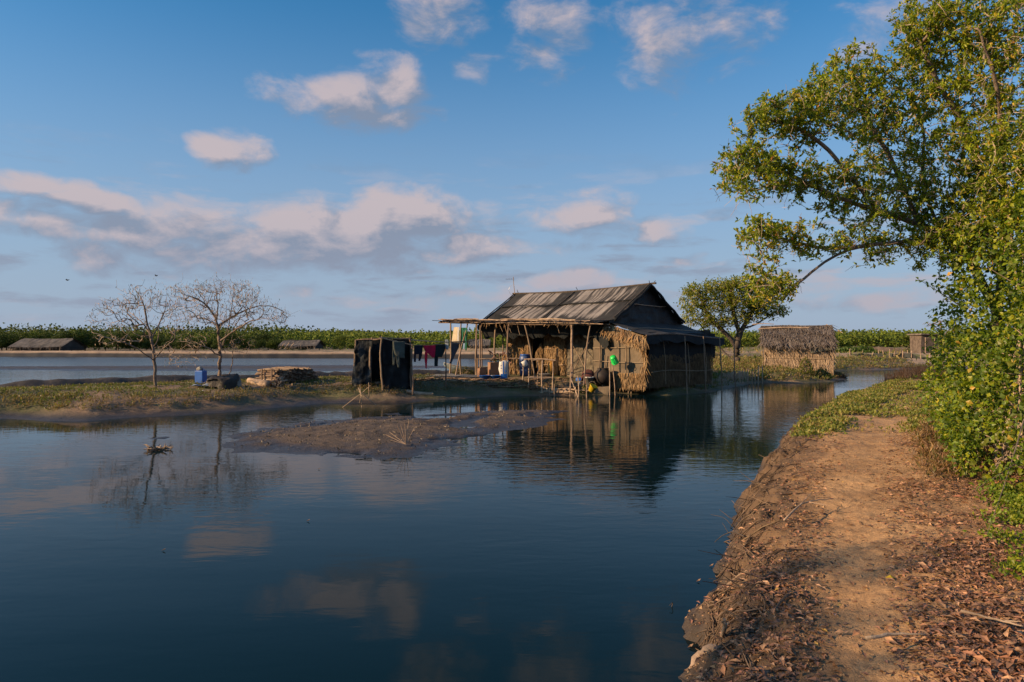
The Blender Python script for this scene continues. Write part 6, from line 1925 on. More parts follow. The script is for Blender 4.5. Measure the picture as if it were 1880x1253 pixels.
def far_things():
    tg = mat('far_grey_thatch', (.14, .125, .115), (.07, .065, .06), .8, .95, .05, 3, col=True)
    def barn(name, label, px0, px1, ybase, yridge, Y, depth, open_left=False, hip=0.0, ridge_in=0.0):
        X0, X1 = (px0 - 940) / F * Y, (px1 - 940) / F * Y
        zb = CZ - (ybase - HOR) / F * Y; zr = CZ - (yridge - HOR) / F * Y
        ze = zb + (zr - zb) * .30
        t = thing(name, label, 'barn', ((X0 + X1) / 2, Y + depth / 2, zb))
        m = MB(); n = 40
        for side in (0, 1):
            y0 = Y - .5 if side == 0 else Y + depth + .5
            A = np.array([[(X0 - .4 + (X1 - X0 + .8) * u + (0 if v < .5 else 0), y0 + (Y + depth / 2 - y0) * v, ze + (zr - ze) * v + .10 * (vn(u * 30, v * 6, seed=3) - .5) - .12 * math.sin(u * 3.14)) for v in np.linspace(0, 1, 8)] for u in np.linspace(0, 1, n)], float)
            A[:, -1, 0] = X0 + ridge_in + (X1 - X0 - ridge_in - hip) * np.linspace(0, 1, n)
            C_ = np.ones(A.shape) * (.6 + .8 * fbm(A[..., 0] * .9, A[..., 2] * 3 + side, seed=8))[..., None]
            mm = MB(); mm.grid(A, C_)
            hh = MB(); thatch(hh, [A[i, 0] for i in range(0, n, 3)], (0, 0, -1), .5, .14, 6, (0, -.05, 0), [(.6, .6, .6), (.9, .9, .9), (.4, .4, .4)], .4, .6)
            obj('roof_slope', mm, tg, t)
            obj('thatch_edge', hh, tg, t, kind='stuff')
        wl = MB(); wl.box(((X0 + X1) / 2 + (1.2 if open_left else 0), Y + depth / 2, (zb + ze) / 2), (X1 - X0 - (2.4 if open_left else .1), depth, ze - zb), col=(.35, .34, .33)); obj('wall', wl, tg, t)
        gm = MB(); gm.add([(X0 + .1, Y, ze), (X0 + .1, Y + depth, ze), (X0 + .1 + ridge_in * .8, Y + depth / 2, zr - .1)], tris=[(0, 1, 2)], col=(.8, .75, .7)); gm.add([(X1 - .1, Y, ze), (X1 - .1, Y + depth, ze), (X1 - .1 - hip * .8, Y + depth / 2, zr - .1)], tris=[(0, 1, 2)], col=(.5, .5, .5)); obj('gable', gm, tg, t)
        for i in range(6):
            x = X0 + (X1 - X0) * i / 5
            obj('post', pole((x, Y - .35, zb - .1), (x, Y - .35, ze + .1), .09, .07, 3, 5, .02), M['wood_pale'] if open_left else M['wood'], t)
        if open_left:
            for i in range(3):
                x = X0 - .1 + i * .9
                obj('prop', pole((x, Y - .4, zb - .1), (x + .9, Y - .4, ze + .55), .08, .06, 3, 5, .02), M['wood_pale'], t)
        return t
    barn('thatched_barn', 'long low grey thatched barn on the far bank at the left edge', 22, 112, 644, 621, 128, 7)
    barn('thatched_barn', 'small grey thatched barn with an open propped left end on the far bank', 516, 578, 640, 624, 134, 6, True, 0, 1.2)
    barn('thatched_barn', 'grey rounded thatched barn seen between the veranda posts across the pond', 864, 896, 640, 622, 118, 5, hip=1.0, ridge_in=.8)
    # shed of dark boards at the right
    Y = 78; zb = gz(*Q(1705, 640, Y)[:2])
    X0, X1 = (1690 - 940) / F * Y, (1722 - 940) / F * Y
    t = thing('dark_shed', 'small dark shed with a light pole frame beside the leafy shrub at the right', 'shed', (X0, Y, zb))
    zt = CZ + (HOR - 615) / F * Y
    m = MB(); m.box(((X0 + X1) / 2, Y + 1, (zb + zt) / 2), (X1 - X0, 2, zt - zb), .05, jit=.06, col=(.7, .65, .6)); obj('wall', m, M['thatch_grey'], t)
    m = MB(); m.box(((X0 + X1) / 2, Y + .9, zt + .05), (X1 - X0 + .5, 2.6, .1), .05, jit=.04); obj('roof', m, M['thatch_grey'], t)
    for px in (1699, 1716):
        obj('frame_pole', pole(Q(px, 652, Y - 3), Q(px, 620, Y - 3), .05, .04, 4, 5, .02), M['wood_pale'], t)
    obj('frame_pole', pole(Q(1699, 621, Y - 3), Q(1716, 621, Y - 3), .04, .04, 4, 5, .02), M['wood_pale'], t)
    # net fence on the right-hand flats
    t = thing('net_fence', 'low sagging fence of dark netting on thin stakes across the right-hand flats', 'fence', tuple(on(1630, 655, 66)))
    pts = [(1560, 651, 660, 70), (1580, 649, 661, 69.5), (1600, 651, 661, 69), (1622, 648, 662, 68.5), (1640, 650, 662, 68), (1656, 649, 662, 68), (1672, 649, 660, 67.5), (1690, 657, 662, 67), (1704, 661, 664, 67)]
    def fp(u, v):
        x = u * (len(pts) - 1); i = min(int(x), len(pts) - 2); f = x - i
        px, ty, by, Y_ = [pts[i][k] * (1 - f) + pts[i + 1][k] * f for k in range(4)]
        q = Q(px, ty, Y_); g = gz(q[0], q[1]); q[2] = g + (max(q[2], g + .15) - g) * (1 - v) ; return q
    obj('netting', sheet(fp, 60, 6, .05, 1, 91), mat('dark_netting', (.06, .065, .06), (.035, .038, .036), 1, .9, .02, 5), t)
    for px, ty, by, Y_ in pts + [(1631, 646, 662, 68), (1612, 648, 661, 69), (1664, 648, 662, 68)]:
        q = Q(px, ty, Y_); g = gz(q[0], q[1]); obj('stake', pole((q[0], q[1] - .1, g - .1), (q[0] + rng.uniform(-.2, .2), q[1] - .1, max(q[2], g + .3) + .25), .045, .035, 3, 5, .02), M['wood_pale'], t)
    # low embankment walls of the salt pans
    for k, (x0, x1, Ya, Yb, h, lab) in enumerate(((1560, 1700, 92, 92, .55, 'long low dark mud wall before the right-hand tree belt'), (1470, 1760, 118, 118, .5, 'far thin pale mud wall before the right-hand tree belt'))):
        A = []
        for u in np.linspace(0, 1, 50):
            px = x0 + (x1 - x0) * u; X = (px - 940) / F * Ya; g = gz(X, Ya)
            n = .12 * (vn(u * 20, 3, seed=k) - .5)
            A.append([(X, Ya - .7, g - .1), (X, Ya - .2, g + h + n), (X, Ya + .5, g + h + n), (X, Ya + 1.1, g - .1)])
        m = MB(); m.grid(np.array(A)); o = obj('mud_wall', m, mat('pan_wall_mud', (.24, .17, .12), (.14, .10, .075), .7, .95, .04, 4)); tag(o, lab, 'mud wall')
    # stakes on the flats and along the far bank
    for k, (px, Y_) in enumerate(((1473, 0),)):
        pass
    # green bush patches
    def bush(label, px, py, Y_, w_, h_, n, cols, L=.14, sparse=False, name='bush'):
        c = Q(px, py, Y_); c[2] = gz(c[0], c[1])
        t = thing(name, label, 'bush', tuple(c))
        mb = MB(); d = rdir(n); d[:, 2] = abs(d[:, 2])
        rr_ = (1 + .5 * (fbm(d[:, 0] * 2 + px, d[:, 1] * 2, d[:, 2] * 2, seed=4) - .5)) * rng.uniform(.5, 1, n) ** .5
        P = c + d * np.array((w_, w_ * .6, h_)) * rr_[:, None]
        P[:, 2] = np.maximum(P[:, 2], gza(P[:, 0], P[:, 1]) + .02)
        leaves(mb, P, d * .6 + rdir(n) * .7, d + rdir(n) * .7 + np.array((0, 0, .4)), L * rng.uniform(.7, 1.3, n), L * .55, palette(n, cols))
        obj('foliage', mb, M['leaf'], t, kind='stuff')
        st = MB()
        for _ in range(14):
            e = c + rdir(1)[0] * np.array((w_ * .8, w_ * .5, 0)) + np.array((0, 0, h_ * rng.uniform(.5, 1.0)))
            st.tube(wob(c + rdir(1)[0] * .1 * np.array((w_, w_, 0)) - np.array((0, 0, .05)), e, 4, .03), [.02, .015, .01, .006], 4, caps=False)
        obj('stems', st, M['twig'], t, kind='stuff')
    G_ = [(.07, .12, .02), (.05, .09, .018), (.10, .14, .022)]
    Yl = [(.16, .17, .025), (.10, .13, .02), (.2, .16, .04)]
    bush('broad low dark green bush on the flats right of the hut', 1572, 645, 84, 2.9, 1.0, 1500, G_, .32)
    bush('low green bush trailing right of the broad bush on the flats', 1600, 648, 80, 1.7, .6, 600, G_, .26)
    bush('leafy green sapling growing before the middle of the hut wall', 1479, 690, 42.3, .42, .95, 420, Yl, .13)
    bush('dark green bush at the right foot of the hut wall', 1510, 692, 42.6, .5, .62, 420, G_, .12)
    bush('yellow-green bush glimpsed beyond the pond between the veranda posts', 921, 646, 92, 1.4, 1.4, 500, Yl, .3)
    bush('grey-green shrub standing at the left side of the dark shed', 1688, 646, 82, 1.6, 1.5, 500, [(.10, .10, .04), (.08, .09, .03)], .3)
    bush('dark creeping plant under the right side of the house, left clump', 1225, 703, 35.2, .9, .28, 700, G_, .09)
    bush('dark creeping plant under the right side of the house, right clump', 1290, 700, 36.5, .8, .42, 700, G_ + Yl, .09)
    bush('small green plant beside the blue canister on the landing', 1074, 694, 30.6, .2, .3, 120, Yl, .10)
    bush('dark bush growing in the palisade at the foot of the hut', 1385, 694, 41.2, .7, .5, 420, G_, .11)
    bush('small olive shrub behind the left veranda posts', 850, 682, 38.0, .6, .42, 260, [(.12, .11, .04), (.09, .09, .03)], .12)
    # brown dry brush at the bend of the path
    c = Q(1660, 672, 40)
    t = thing('dry_brush', 'tangled brown leafless brush at the water where the creek bends out of sight', 'brush', (21.5, 38, .4))
    mb = MB()
    for k in range(900):
        px = rng.uniform(1600, 1735); Y_ = rng.uniform(33, 43); X = (px - 940) / F * Y_
        if gz(X, Y_) < .1: continue
        p = np.array((X, Y_, gz(X, Y_))); h_ = rng.uniform(.2, .6)
        for _ in range(2):
            d = rdir(1)[0] * np.array((.5, .5, .15)) * h_ + np.array((0, 0, h_))
            mb.tube([p, p + d * .5 + rdir(1)[0] * .05, p + d], [.014, .010, .005], 3, caps=False, col=palette(1, [(1, 1, 1), (.7, .6, .5), (.5, .42, .36)])[0])
    obj('twigs', mb, mat('red_brown_twigs', (.20, .135, .09), (.12, .085, .06), 2, .95, col=True), t, kind='stuff')
    # heap of twigs on the tip of the spit
    c = np.array((*W0(1540, 696), .15)); 
    t = thing('brush_heap', 'low brown brush heap on the tip of the spit beside the hut', 'brush', (c[0], c[1] + 1, .2))
    mb = MB()
    for k in range(420):
        px = rng.uniform(1500, 1553); x, y = W0(px, 697); y += rng.uniform(.2, 2.2); x = (px - 940) / F * y; g = gz(x, y)
        if g < .02: continue
        p = np.array((x, y, g)); d = rdir(1)[0] * .35; d[2] = rng.uniform(.08, .34)
        mb.tube([p, p + d], [.014, .006], 3, caps=False, col=palette(1, [(1, 1, 1), (.7, .6, .5)])[0])
    obj('twigs', mb, mat('brown_twigs', (.20, .12, .075), (.12, .075, .05), 2, .95, col=True), t, kind='stuff')


far_things()


# ------------------------------------------------------------------ ground cover, roots and leaf litter
def near_scatter(n, y0, y1, dens):
    """random points on the near bank, kept with probability dens(x, y, sa, pd)"""
    Y = y0 * (y1 / y0) ** rng.random(n)
    X = rng.uniform(-.1, 1.05, n) * Y + rng.uniform(-.3, .3, n)
    Z, who, sa, sb, pd, sa0 = heights(X, Y)
    p = dens(X, Y, sa0, pd)
    k = (who == 0) & (rng.random(n) < p) & (Z > .03)
    return X[k], Y[k], Z[k], sa0[k], pd[k]


LIT = [(.42, .22, .12), (.30, .15, .08), (.20, .10, .06), (.50, .29, .16), (.13, .075, .05), (.36, .17, .10), (.24, .14, .09), (.10, .06, .045)]


def litter():
    def dn(X, Y, sa, pd):
        off = X - np.interp(Y, [p[1] for p in PATH], [p[0] for p in PATH])
        right = np.clip((off - .10 - .012 * Y) / .45, 0, 1)
        cl = np.clip((fbm(X * 1.1, Y * 1.1, o=3, seed=77) - .30) * 3, .1, 1)
        left = np.clip((-off - .12) / .4, 0, 1) * .42
        d = .03 + right * cl * .95 + left * cl
        d = d * np.clip((24 - Y) / 14, 0, 1) * np.where(sa > .05, 1, .2)
        return d * np.clip(1.15 - .035 * Y, .2, 1)
    X, Y, Z, sa, pd = near_scatter(300000, 2.6, 24, dn)
    n = len(X)
    P = np.stack([X, Y, Z + rng.uniform(.002, .018, n)], 1)
    az = rng.normal(math.radians(20), 1.1, n)
    D = np.stack([np.cos(az), np.sin(az), rng.normal(0, .18, n)], 1)
    N = unit(np.stack([rng.normal(0, .35, n), rng.normal(0, .35, n), np.ones(n)], 1))
    L = .022 + .052 * rng.random(n) ** 1.6; L = L * (1 + .015 * Y); C = palette(n, LIT, .25)
    yl = rng.random(n) < .006; C[yl] = (.55, .33, .08)
    big = np.argsort(-(L / Y) * rng.uniform(.8, 1.2, n) * (np.abs(X / Y) < .72) * (Y > 3.6) * (Z > .3))[:280]
    msk = np.ones(n, bool); msk[big] = False
    mb = MB(); leaves(mb, P[msk], D[msk], N[msk], L[msk], L[msk] * rng.uniform(.30, .46, msk.sum()), C[msk], fold=.16, curl=.16)
    obj('leaf_litter', mb, M['dryleaf'], kind='stuff')
    protos = []
    for c, f, cu in (((.40, .20, .10), .14, .15), ((.30, .15, .085), .2, .22), ((.46, .26, .13), .10, .10), ((.34, .16, .09), .22, .2), ((.22, .12, .07), .16, .28)):
        m = MB(); leaves(m, [(0, 0, 0)], [(0, 1, 0)], [(0, 0, 1)], 1.0, .42, [c], fold=f, curl=cu)
        me = m.mesh('fallen_leaf'); me.materials.append(M['dryleaf']); protos.append(me)
    from mathutils import Matrix
    for i in big:
        d = unit(D[i]); s_ = unit(np.cross(d, N[i])); nn_ = np.cross(s_, d)
        o = bpy.data.objects.new('fallen_leaf', protos[rng.integers(0, 5)]); COL.objects.link(o)
        o.rotation_euler = Matrix(((s_[0], d[0], nn_[0]), (s_[1], d[1], nn_[1]), (s_[2], d[2], nn_[2]))).to_euler()
        L_ = L[i] * 1.12; o.scale = (L_, L_, L_); o.location = P[i] + np.array((0, 0, .008))
        tag(o, 'dry brown leaf lying among the leaf litter on the sandy path', 'leaf', 'dry leaves scattered on the path')
    # the one bright yellow leaf and a few that stand out
    for k, (px, py, c, ln, an, lab) in enumerate(((1625, 1052, (.70, .48, .03), .085, .1, 'single bright yellow leaf lying on the bare middle of the path'),
                                                 (1536, 1088, (.60, .36, .10), .07, .5, 'ochre leaf lying at the left edge of the shade on the path'),
                                                 (1628, 1135, (.60, .36, .16), .085, .1, 'pale orange leaf lying on the path below the bright yellow one'),
                                                 (1747, 915, (.35, .14, .08), .13, -.6, 'large red-brown leaf lying by the foot of the leafy shrub'),
                                                 (1533, 1106, (.45, .27, .22), .06, 1.2, 'pinkish curled leaf standing up at the shaded edge of the path'))):
        Y_ = (CZ - .53) * F / (py - HOR); p = Q(px, py, Y_); p[2] = gz(p[0], p[1]) + .02
        m = MB(); leaves(m, [p], [(math.cos(an), math.sin(an), .05)], [(0, -.35, 1)], ln, ln * .42, [c], fold=.2, curl=.2)
        obj('fallen_leaf', m, M['dryleaf'], label=lab, cat='leaf', group='dry leaves scattered on the path', origin=tuple(p))
    # crumbs of soil and small stones
    X, Y, Z, sa, pd = near_scatter(26000, 2.6, 16, lambda X, Y, sa, pd: np.clip(.25 + (sa < .8) * .6, 0, 1))
    n = len(X); r = rng.uniform(.003, .013, n) * (1 + 1.0 * (rng.random(n) < .06)); mb = MB()
    base = np.array([(1, 0, 0), (0, 1, 0), (-1, 0, 0), (0, -1, 0), (0, 0, .8)])
    V = base[None] * r[:, None, None] * rng.uniform(.6, 1.4, (n, 5, 1)) + np.stack([X, Y, Z], 1)[:, None]
    k = np.arange(n)[:, None] * 5
    mb.add(V.reshape(-1, 3), tris=np.concatenate([k + [0, 1, 4], k + [1, 2, 4], k + [2, 3, 4], k + [3, 0, 4]], 1).reshape(-1, 3), col=np.repeat(palette(n, [(.40, .24, .12), (.26, .15, .08), (.16, .10, .06)]), 5, 0))
    obj('soil_crumbs', mb, M['dryleaf'], kind='stuff')


def roots():
    """exposed roots and dead stalks that hang over the eroded edge of the near bank"""
    sh = np.array([p for p in near_shore if 3 < p[1] < 40])
    seg = np.linalg.norm(np.diff(sh, axis=0), axis=1); cum = np.concatenate([[0], np.cumsum(seg)])
    T_ = unit(np.diff(sh, axis=0)); mb = MB()
    cols = [(1, 1, 1), (.7, .68, .66), (1.3, 1.2, 1.05), (.5, .47, .45)]
    for k in range(2300):
        u = cum[-1] * rng.random() ** 2.0
        i = min(int(np.searchsorted(cum, u)) - 1, len(seg) - 1); i = max(i, 0)
        p = sh[i] + T_[i] * (u - cum[i]); inw = np.array((T_[i][1], -T_[i][0]))
        sc = 1 + p[1] * .02
        kind = rng.random()
        cl = vn(np.array(u * .9), np.array(3.3), seed=8)
        if rng.random() > .35 + cl: continue
        if kind < .62:      # hangs down to the water
            d0 = rng.uniform(.08, .5); d1 = rng.uniform(-.10, .16)
            side = rng.normal(0, .34); m = 8; wa, wp = rng.uniform(.0, .045), rng.uniform(0, 6)
            tt = np.linspace(0, 1, m)
            pts = []
            for t in tt:
                q = p + inw * (d0 + (d1 - d0) * t) + T_[i] * (side * t + wa * math.sin(t * 6 + wp)) + inw * wa * .6 * math.sin(t * 5 + wp * 2) + rng.normal(0, .008, 2)
                pts.append((q[0], q[1]))
            pts = np.array(pts); z = gza(pts[:, 0], pts[:, 1]); z = np.maximum(z, -.02)
            z = z + .006 + .05 * np.sin(tt * math.pi) * rng.random() ** 2 - .02 * tt
            r = rng.uniform(.002, .008) * (2.2 if rng.random() < .08 else 1)
            mb.tube(np.column_stack([pts, z]), np.linspace(r, r * .5, m), 4, caps=False, col=palette(1, cols)[0])
        elif kind < .95:    # runs along the edge
            d0 = rng.uniform(.0, .55); ln = rng.uniform(.15, .6); m = 7; an = rng.normal(0, .6)
            tt = np.linspace(0, 1, m)
            pts = np.array([p + inw * (d0 + math.sin(an) * ln * t + .018 * math.sin(t * 5 + k)) + T_[i] * ln * (t - .5) * math.cos(an) for t in tt])
            z = gza(pts[:, 0], pts[:, 1])
            if z.min() < .02: continue
            z = z + .004 + .025 * np.sin(tt * math.pi) * rng.random()
            r = rng.uniform(.003, .010)
            mb.tube(np.column_stack([pts, z]), np.linspace(r, r * .6, m), 4, caps=False, col=palette(1, cols)[0])
        else:               # short dead stalk sticking out
            q = p + inw * rng.uniform(.15, .5); z = gz(*q)
            if z < .06: continue
            d = np.array((*( -inw * rng.uniform(.0, .35) + T_[i] * rng.normal(0, .2)), rng.uniform(.04, .16)))
            b = np.array((q[0], q[1], z)); mb.tube([b, b + d * .6, b + d + rng.normal(0, .02, 3)], [.005, .004, .002], 3, caps=False, col=palette(1, cols)[0])
    obj('exposed_roots', mb, mat('dead_root', (.22, .15, .10), (.085, .06, .042), 9, .9, .004, 40, col=True), kind='stuff')
    # single pieces of dead wood that stand out
    def piece(name, lab, paths, r, cat, mt='wood'):
        o0 = np.asarray(paths[0][0], float)
        t = thing(name, lab, cat, tuple(o0))
        for j, P in enumerate(paths):
            P = np.asarray(P, float); k = max(8, len(P) * 3); c_ = np.linspace(0, len(P) - 1, k)
            S = np.stack([np.interp(c_, range(len(P)), P[:, a]) for a in range(3)], 1)
            for _ in range(2): S[1:-1] = (S[:-2] + 2 * S[1:-1] + S[2:]) / 4
            S[1:-1] += rng.normal(0, r * .22, (k - 2, 3))
            rr_ = (r if j == 0 else r * .55) * np.linspace(1.1, .55, k) * rng.uniform(.85, 1.15, k)
            m = MB(); m.tube(S, rr_, 8 if j == 0 else 6); obj('stem' if j == 0 else 'fork', m, M[mt], t, smooth=True)
    q = lambda px, py, z: (lambda Y: np.array(((px - 940) / F * Y, Y, z)))((CZ - z) * F / (py - HOR))
    piece('driftwood_stump', 'thick pale broken driftwood root lying at the water in the near corner of the bank', [[q(1268, 1240, .02), q(1285, 1205, .12), q(1305, 1190, .20), q(1335, 1198, .22), q(1362, 1208, .20)], [q(1300, 1192, .2), q(1312, 1215, .08), q(1306, 1235, .02)],
          [q(1322, 1193, .2), q(1345, 1225, .08), q(1350, 1245, .05)]], .034, 'driftwood', 'wood_pale')
    piece('dead_branch', 'long grey dead branch sloping from the bank down to the water', [[q(1300, 1108, .02), q(1330, 1080, .12), q(1352, 1058, .24), q(1378, 1046, .34)], [q(1345, 1064, .2), q(1350, 1090, .12)]], .014, 'branch')
    piece('dead_branch', 'upright grey dead root standing at the shaded edge of the bank', [[q(1326, 1185, .10), q(1328, 1165, .26), q(1330, 1148, .40), q(1329, 1135, .44)], [q(1329, 1160, .28), q(1337, 1142, .38)]], .016, 'branch', 'wood_pale')
    piece('dead_branch', 'forked black twig reaching out over the water from the bank', [[q(1366, 985, .26), q(1345, 975, .22), q(1325, 984, .10), q(1312, 996, .04)], [q(1350, 972, .24), q(1330, 950, .32), q(1305, 945, .30)], [q(1342, 978, .18), q(1352, 1000, .06)], [q(1338, 980, .16), q(1326, 960, .18)]], .006, 'branch', 'bark_dark')
    piece('dead_branch', 'thin pale twig lying in the middle edge of the path litter', [[q(1590, 1172, .57), q(1640, 1163, .58), q(1700, 1166, .585)]], .010, 'branch', 'wood_pale')
    piece('dead_branch', 'thin pale stick lying in the leaf litter at the right edge', [[q(1765, 1122, .60), q(1830, 1138, .60), q(1878, 1150, .60)], [q(1845, 1140, .6), q(1875, 1142, .62)]], .008, 'branch', 'wood_pale')
    piece('dead_branch', 'pale branching twig lying on the crest of the bank', [[q(1440, 955, .52), q(1470, 925, .56), q(1500, 918, .56), q(1530, 916, .56)], [q(1470, 926, .56), q(1490, 906, .6)], [q(1485, 922, .56), q(1520, 928, .55)]], .009, 'branch', 'wood_pale')
    piece('dead_branch', 'small black twig poking out of the water left of the bank', [[q(1232, 1120, -.03), q(1236, 1105, .05), (q(1229, 1112, .03))]], .004, 'branch', 'bark_dark')
    # floating leaves and bits
    for k, (px, py, lab) in enumerate(((1302, 1040, 'brown leaf floating beside the bank at the end of the black twig'), (1262, 1189, 'curled leaf floating near the driftwood root'), (296, 1011, 'pale scrap of leaf floating in the open water at the left'),
                                       (583, 862, 'dark curled leaf floating before the mud bank'), (562, 957, 'small twig-like leaf floating in the middle of the creek'), (1278, 1068, 'tiny leaf floating off the bank'))):
        p = q(px, py, .006); m = MB(); leaves(m, [p], [(1, .2, .1)], [(0, 0, 1)], .05, .03, [(.20, .12, .07)], fold=.3, curl=-.4)
        obj('floating_leaf', m, M['dryleaf'], label=lab, cat='leaf', group='leaves floating on the water', origin=tuple(p))
    p = q(290, 826, .0)
    m = MB()
    for k in range(26):
        a = rng.uniform(0, 6.28); e = p + np.array((math.cos(a) * rng.uniform(.05, .42), math.sin(a) * .3, rng.uniform(.0, .10)))
        m.tube(wob(p + rng.normal(0, .08, 3) * (1, 1, .2), e, 4, .03), [.02, .018, .012, .006], 4)
    tag(obj('tangle_of_weed', m, M['wood'], origin=tuple(p)), 'small tangle of weed and twigs lying in the shallows left of the mud bank', 'tangle')
    # a fan of dry grass stalks on the mud
    p = q(745, 816, .08); m = MB()
    for k in range(9):
        a = rng.uniform(.6, 2.9); m.tube([p, p + np.array((math.cos(a) * .5, rng.uniform(-.1, .1), math.sin(a) * .5)) * rng.uniform(.4, 1)], .006, 3)
    tag(obj('dry_stalks', m, M['wood_pale'], origin=tuple(p)), 'fan of dry stalks sticking out of the mud bank', 'stalks')


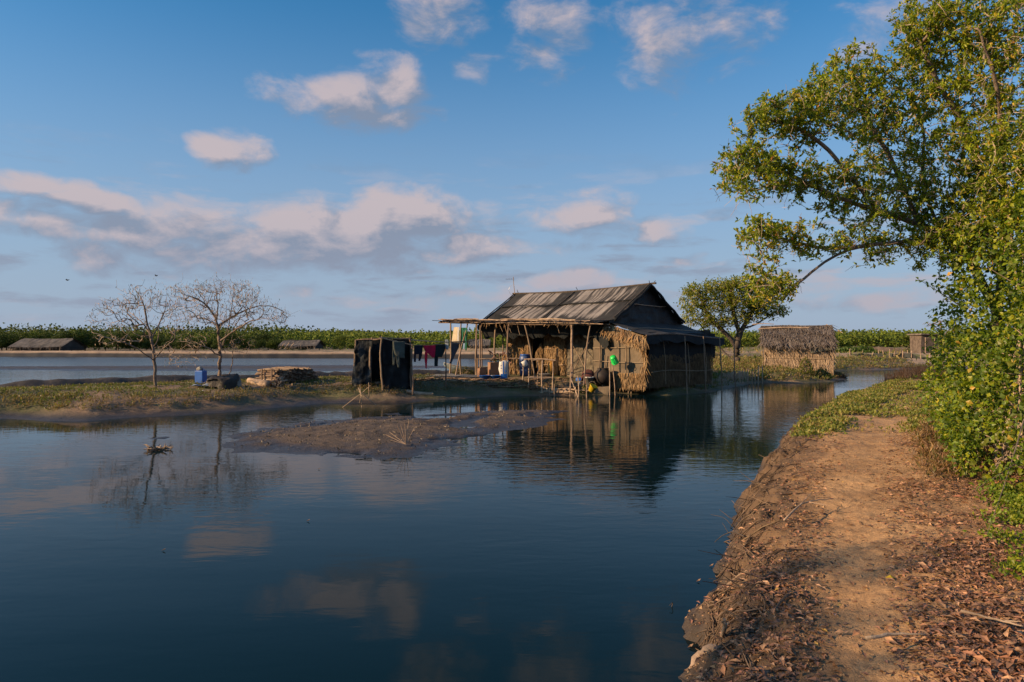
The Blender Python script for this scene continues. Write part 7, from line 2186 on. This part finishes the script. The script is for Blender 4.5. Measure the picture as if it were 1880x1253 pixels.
def ground_cover():
    """low herbs: every tuft is a few small leaves; too many to count"""
    def tufts(X, Y, cols, Lr, k, name, h=.06, wr=.5, mt='leaf'):
        n = len(X)
        if n == 0: return
        Z = gza(X, Y); kk = rng.integers(max(2, k - 2), k + 3, n)
        B = np.repeat(np.stack([X, Y, Z], 1), kk, 0); m = len(B)
        B = B + np.stack([rng.normal(0, h * .8, m), rng.normal(0, h * .8, m), rng.uniform(0, h, m)], 1)
        tone = np.repeat(palette(n, cols, .25), kk, 0) * rng.uniform(.75, 1.25, (m, 1))
        L = rng.uniform(*Lr, m)
        mb = MB(); leaves(mb, B, rdir(m) * .8 + np.array((0, 0, .7)), rdir(m) * .8 + np.array((-.4, -.2, .5)), L, L * wr, tone, fold=.1, curl=.2)
        obj(name, mb, M[mt], kind='stuff')
    # grassy left bank
    n = 60000
    X = rng.uniform(-26, 2, n); Y = rng.uniform(15, 38, n)
    Z, who, sa, sb, pd, sa0 = heights(X, Y)
    keep = (who == 1) & (sb > 1.15) & (polyline_d(X, Y, BERM) > .5)
    patch = fbm(X * .55, Y * .8, o=4, seed=101)
    dens = np.clip((patch - .40) * 6, .12, 1) * np.clip(1.25 - np.clip(X + 9, 0, 9) * .09, .25, 1)
    dens = dens * np.where(sb < 2.6, 1.0, .72) * np.clip((-3.5 - X) / 3, .04, 1)
    k = keep & (rng.random(n) < dens)
    tufts(X[k], Y[k], [(.10, .115, .03), (.075, .09, .024), (.15, .14, .045), (.18, .13, .06), (.12, .085, .045), (.09, .12, .02)], (.05, .11), 5, 'bank_grass', .07, .32)
    # brownish scrub on the lip of the left bank
    k = keep & (sb < 2.3) & (rng.random(n) < .5)
    tufts(X[k], Y[k], [(.20, .12, .06), (.14, .09, .05), (.16, .13, .05), (.24, .15, .08)], (.06, .14), 5, 'dry_bank_grass', .10, .2)
    # under the enclosure and along the house
    n = 9000
    X = rng.uniform(-8, 16, n); Y = rng.uniform(27, 46, n)
    Z, who, sa, sb, pd, sa0 = heights(X, Y)
    k = (who == 1) & (sb > .5) & (sb < 3.0) & (X > 4) & (rng.random(n) < .8)
    tufts(X[k], Y[k], [(.09, .10, .03), (.16, .12, .05), (.12, .12, .03)], (.06, .14), 5, 'shore_herbs', .08, .35)
    # spit beside the hut and far bank of the bend
    n = 16000
    X = rng.uniform(12, 36, n); Y = rng.uniform(40, 66, n)
    Z, who, sa, sb, pd, sa0 = heights(X, Y)
    k = (who == 1) & (sb > .5) & (rng.random(n) < .75)
    tufts(X[k], Y[k], [(.17, .16, .04), (.22, .16, .06), (.12, .14, .03), (.20, .13, .06)], (.10, .24), 5, 'spit_grass', .12, .3)
    # the green stretch of the near bank beyond the path
    n = 52000
    Y = 12.5 * (44 / 12.5) ** rng.random(n); X = rng.uniform(.36, .66, n) * Y
    Z, who, sa, sb, pd, sa0 = heights(X, Y)
    off = X - np.interp(Y, [p[1] for p in PATH], [p[0] for p in PATH])
    g = fbm(X * .9, Y * .6, o=4, seed=111)
    dens = np.clip((g - .36) * 6, 0, 1) * np.clip((Y - 13) / 5, 0, 1)
    onp = np.abs(off) < np.clip(.55 + .01 * Y, 0, 1) 
    dens = np.where(onp & (Y < 24), dens * .12, dens)
    k = (who == 0) & (sa0 > .35) & (rng.random(n) < dens)
    tufts(X[k], Y[k], [(.17, .19, .03), (.22, .21, .035), (.12, .15, .03), (.26, .20, .06)], (.05, .10), 6, 'succulent_carpet', .07, .5)
    # dry reddish growth at the foot of the shrub
    n = 16000
    Y = 7 * (20 / 7) ** rng.random(n); X = rng.uniform(.50, .72, n) * Y
    Z, who, sa, sb, pd, sa0 = heights(X, Y)
    off = X - np.interp(Y, [p[1] for p in PATH], [p[0] for p in PATH])
    k = (who == 0) & (off > .75 + .02 * Y) & (rng.random(n) < np.clip((Y - 8.5) / 3, 0, 1) * np.clip((fbm(X * .9, Y * .9, o=3, seed=121) - .38) * 6, 0, 1))
    tufts(X[k], Y[k], [(.22, .12, .06), (.15, .09, .05), (.28, .17, .07), (.14, .12, .04)], (.06, .16), 5, 'dry_undergrowth', .10, .16)
    # fresh sprigs that creep from the shrub over the litter
    n = 9000
    Y = 5.0 * (9 / 5.0) ** rng.random(n); X = rng.uniform(.60, .85, n) * Y
    Z, who, sa, sb, pd, sa0 = heights(X, Y)
    k = (who == 0) & (rng.random(n) < np.clip((X / Y - .66 - .03 * (Y < 6)) * 8, 0, .5) * np.clip((fbm(X * 2, Y * 2, o=3, seed=131) - .50) * 7, 0, 1))
    tufts(X[k], Y[k], [(.16, .22, .012), (.11, .17, .012), (.24, .26, .02)], (.03, .055), 6, 'creeping_sprigs', .07, .6)
    # bare bits of debris on the mud flat
    n = 2600
    X = rng.uniform(-11, 3, n); Y = rng.uniform(12, 26, n)
    Z, who, sa, sb, pd, sa0 = heights(X, Y)
    k = (who == 2) & (Z > .02)
    tufts(X[k], Y[k], [(.12, .09, .07), (.06, .05, .04), (.22, .17, .12)], (.02, .06), 3, 'mud_debris', .02, .5, 'dryleaf')
    # sparse tufts on the right-hand flats
    n = 5000
    X = rng.uniform(10, 110, n); Y = rng.uniform(56, 170, n)
    k = (rng.random(n) < np.clip((fbm(X * .12, Y * .12, o=3, seed=141) - .42) * 6, 0.05, 1)) & (heights(X, Y)[0] > .2)
    tufts(X[k], Y[k], [(.14, .14, .04), (.22, .17, .07), (.10, .12, .03)], (.25, .6), 4, 'flats_grass', .3, .3, 'farleaf')


def shade_tree():
    """a tree on the near side of the left bank, outside the picture: its shade falls across the foot of the path"""
    b = np.array((-19.1, -1.5, gz(-19.1, -1.5) - .1))
    P = lambda x, y, z: b + np.array((x, y, z))
    round_tree('broad tree on the left bank beyond the edge of the picture', 'tree', b, [[b, P(.1, 0, 1.5), P(.3, .1, 3.2), P(.2, .2, 5)], [P(.1, 0, 2), P(-1, .4, 4), P(-1.8, .6, 5.2)], [P(.2, 0, 2.2), P(1.3, -.5, 3.9), P(2, -.6, 5)]],
               [(P(0, -.2, 7.6), (1.4, .60, .65), 66), (P(-.6, .7, 8.5), (.9, .35, .4), 26)], .12, [(.08, .12, .02), (.11, .15, .02)], 61, .008, 8)


litter()
roots()
ground_cover()
shade_tree()
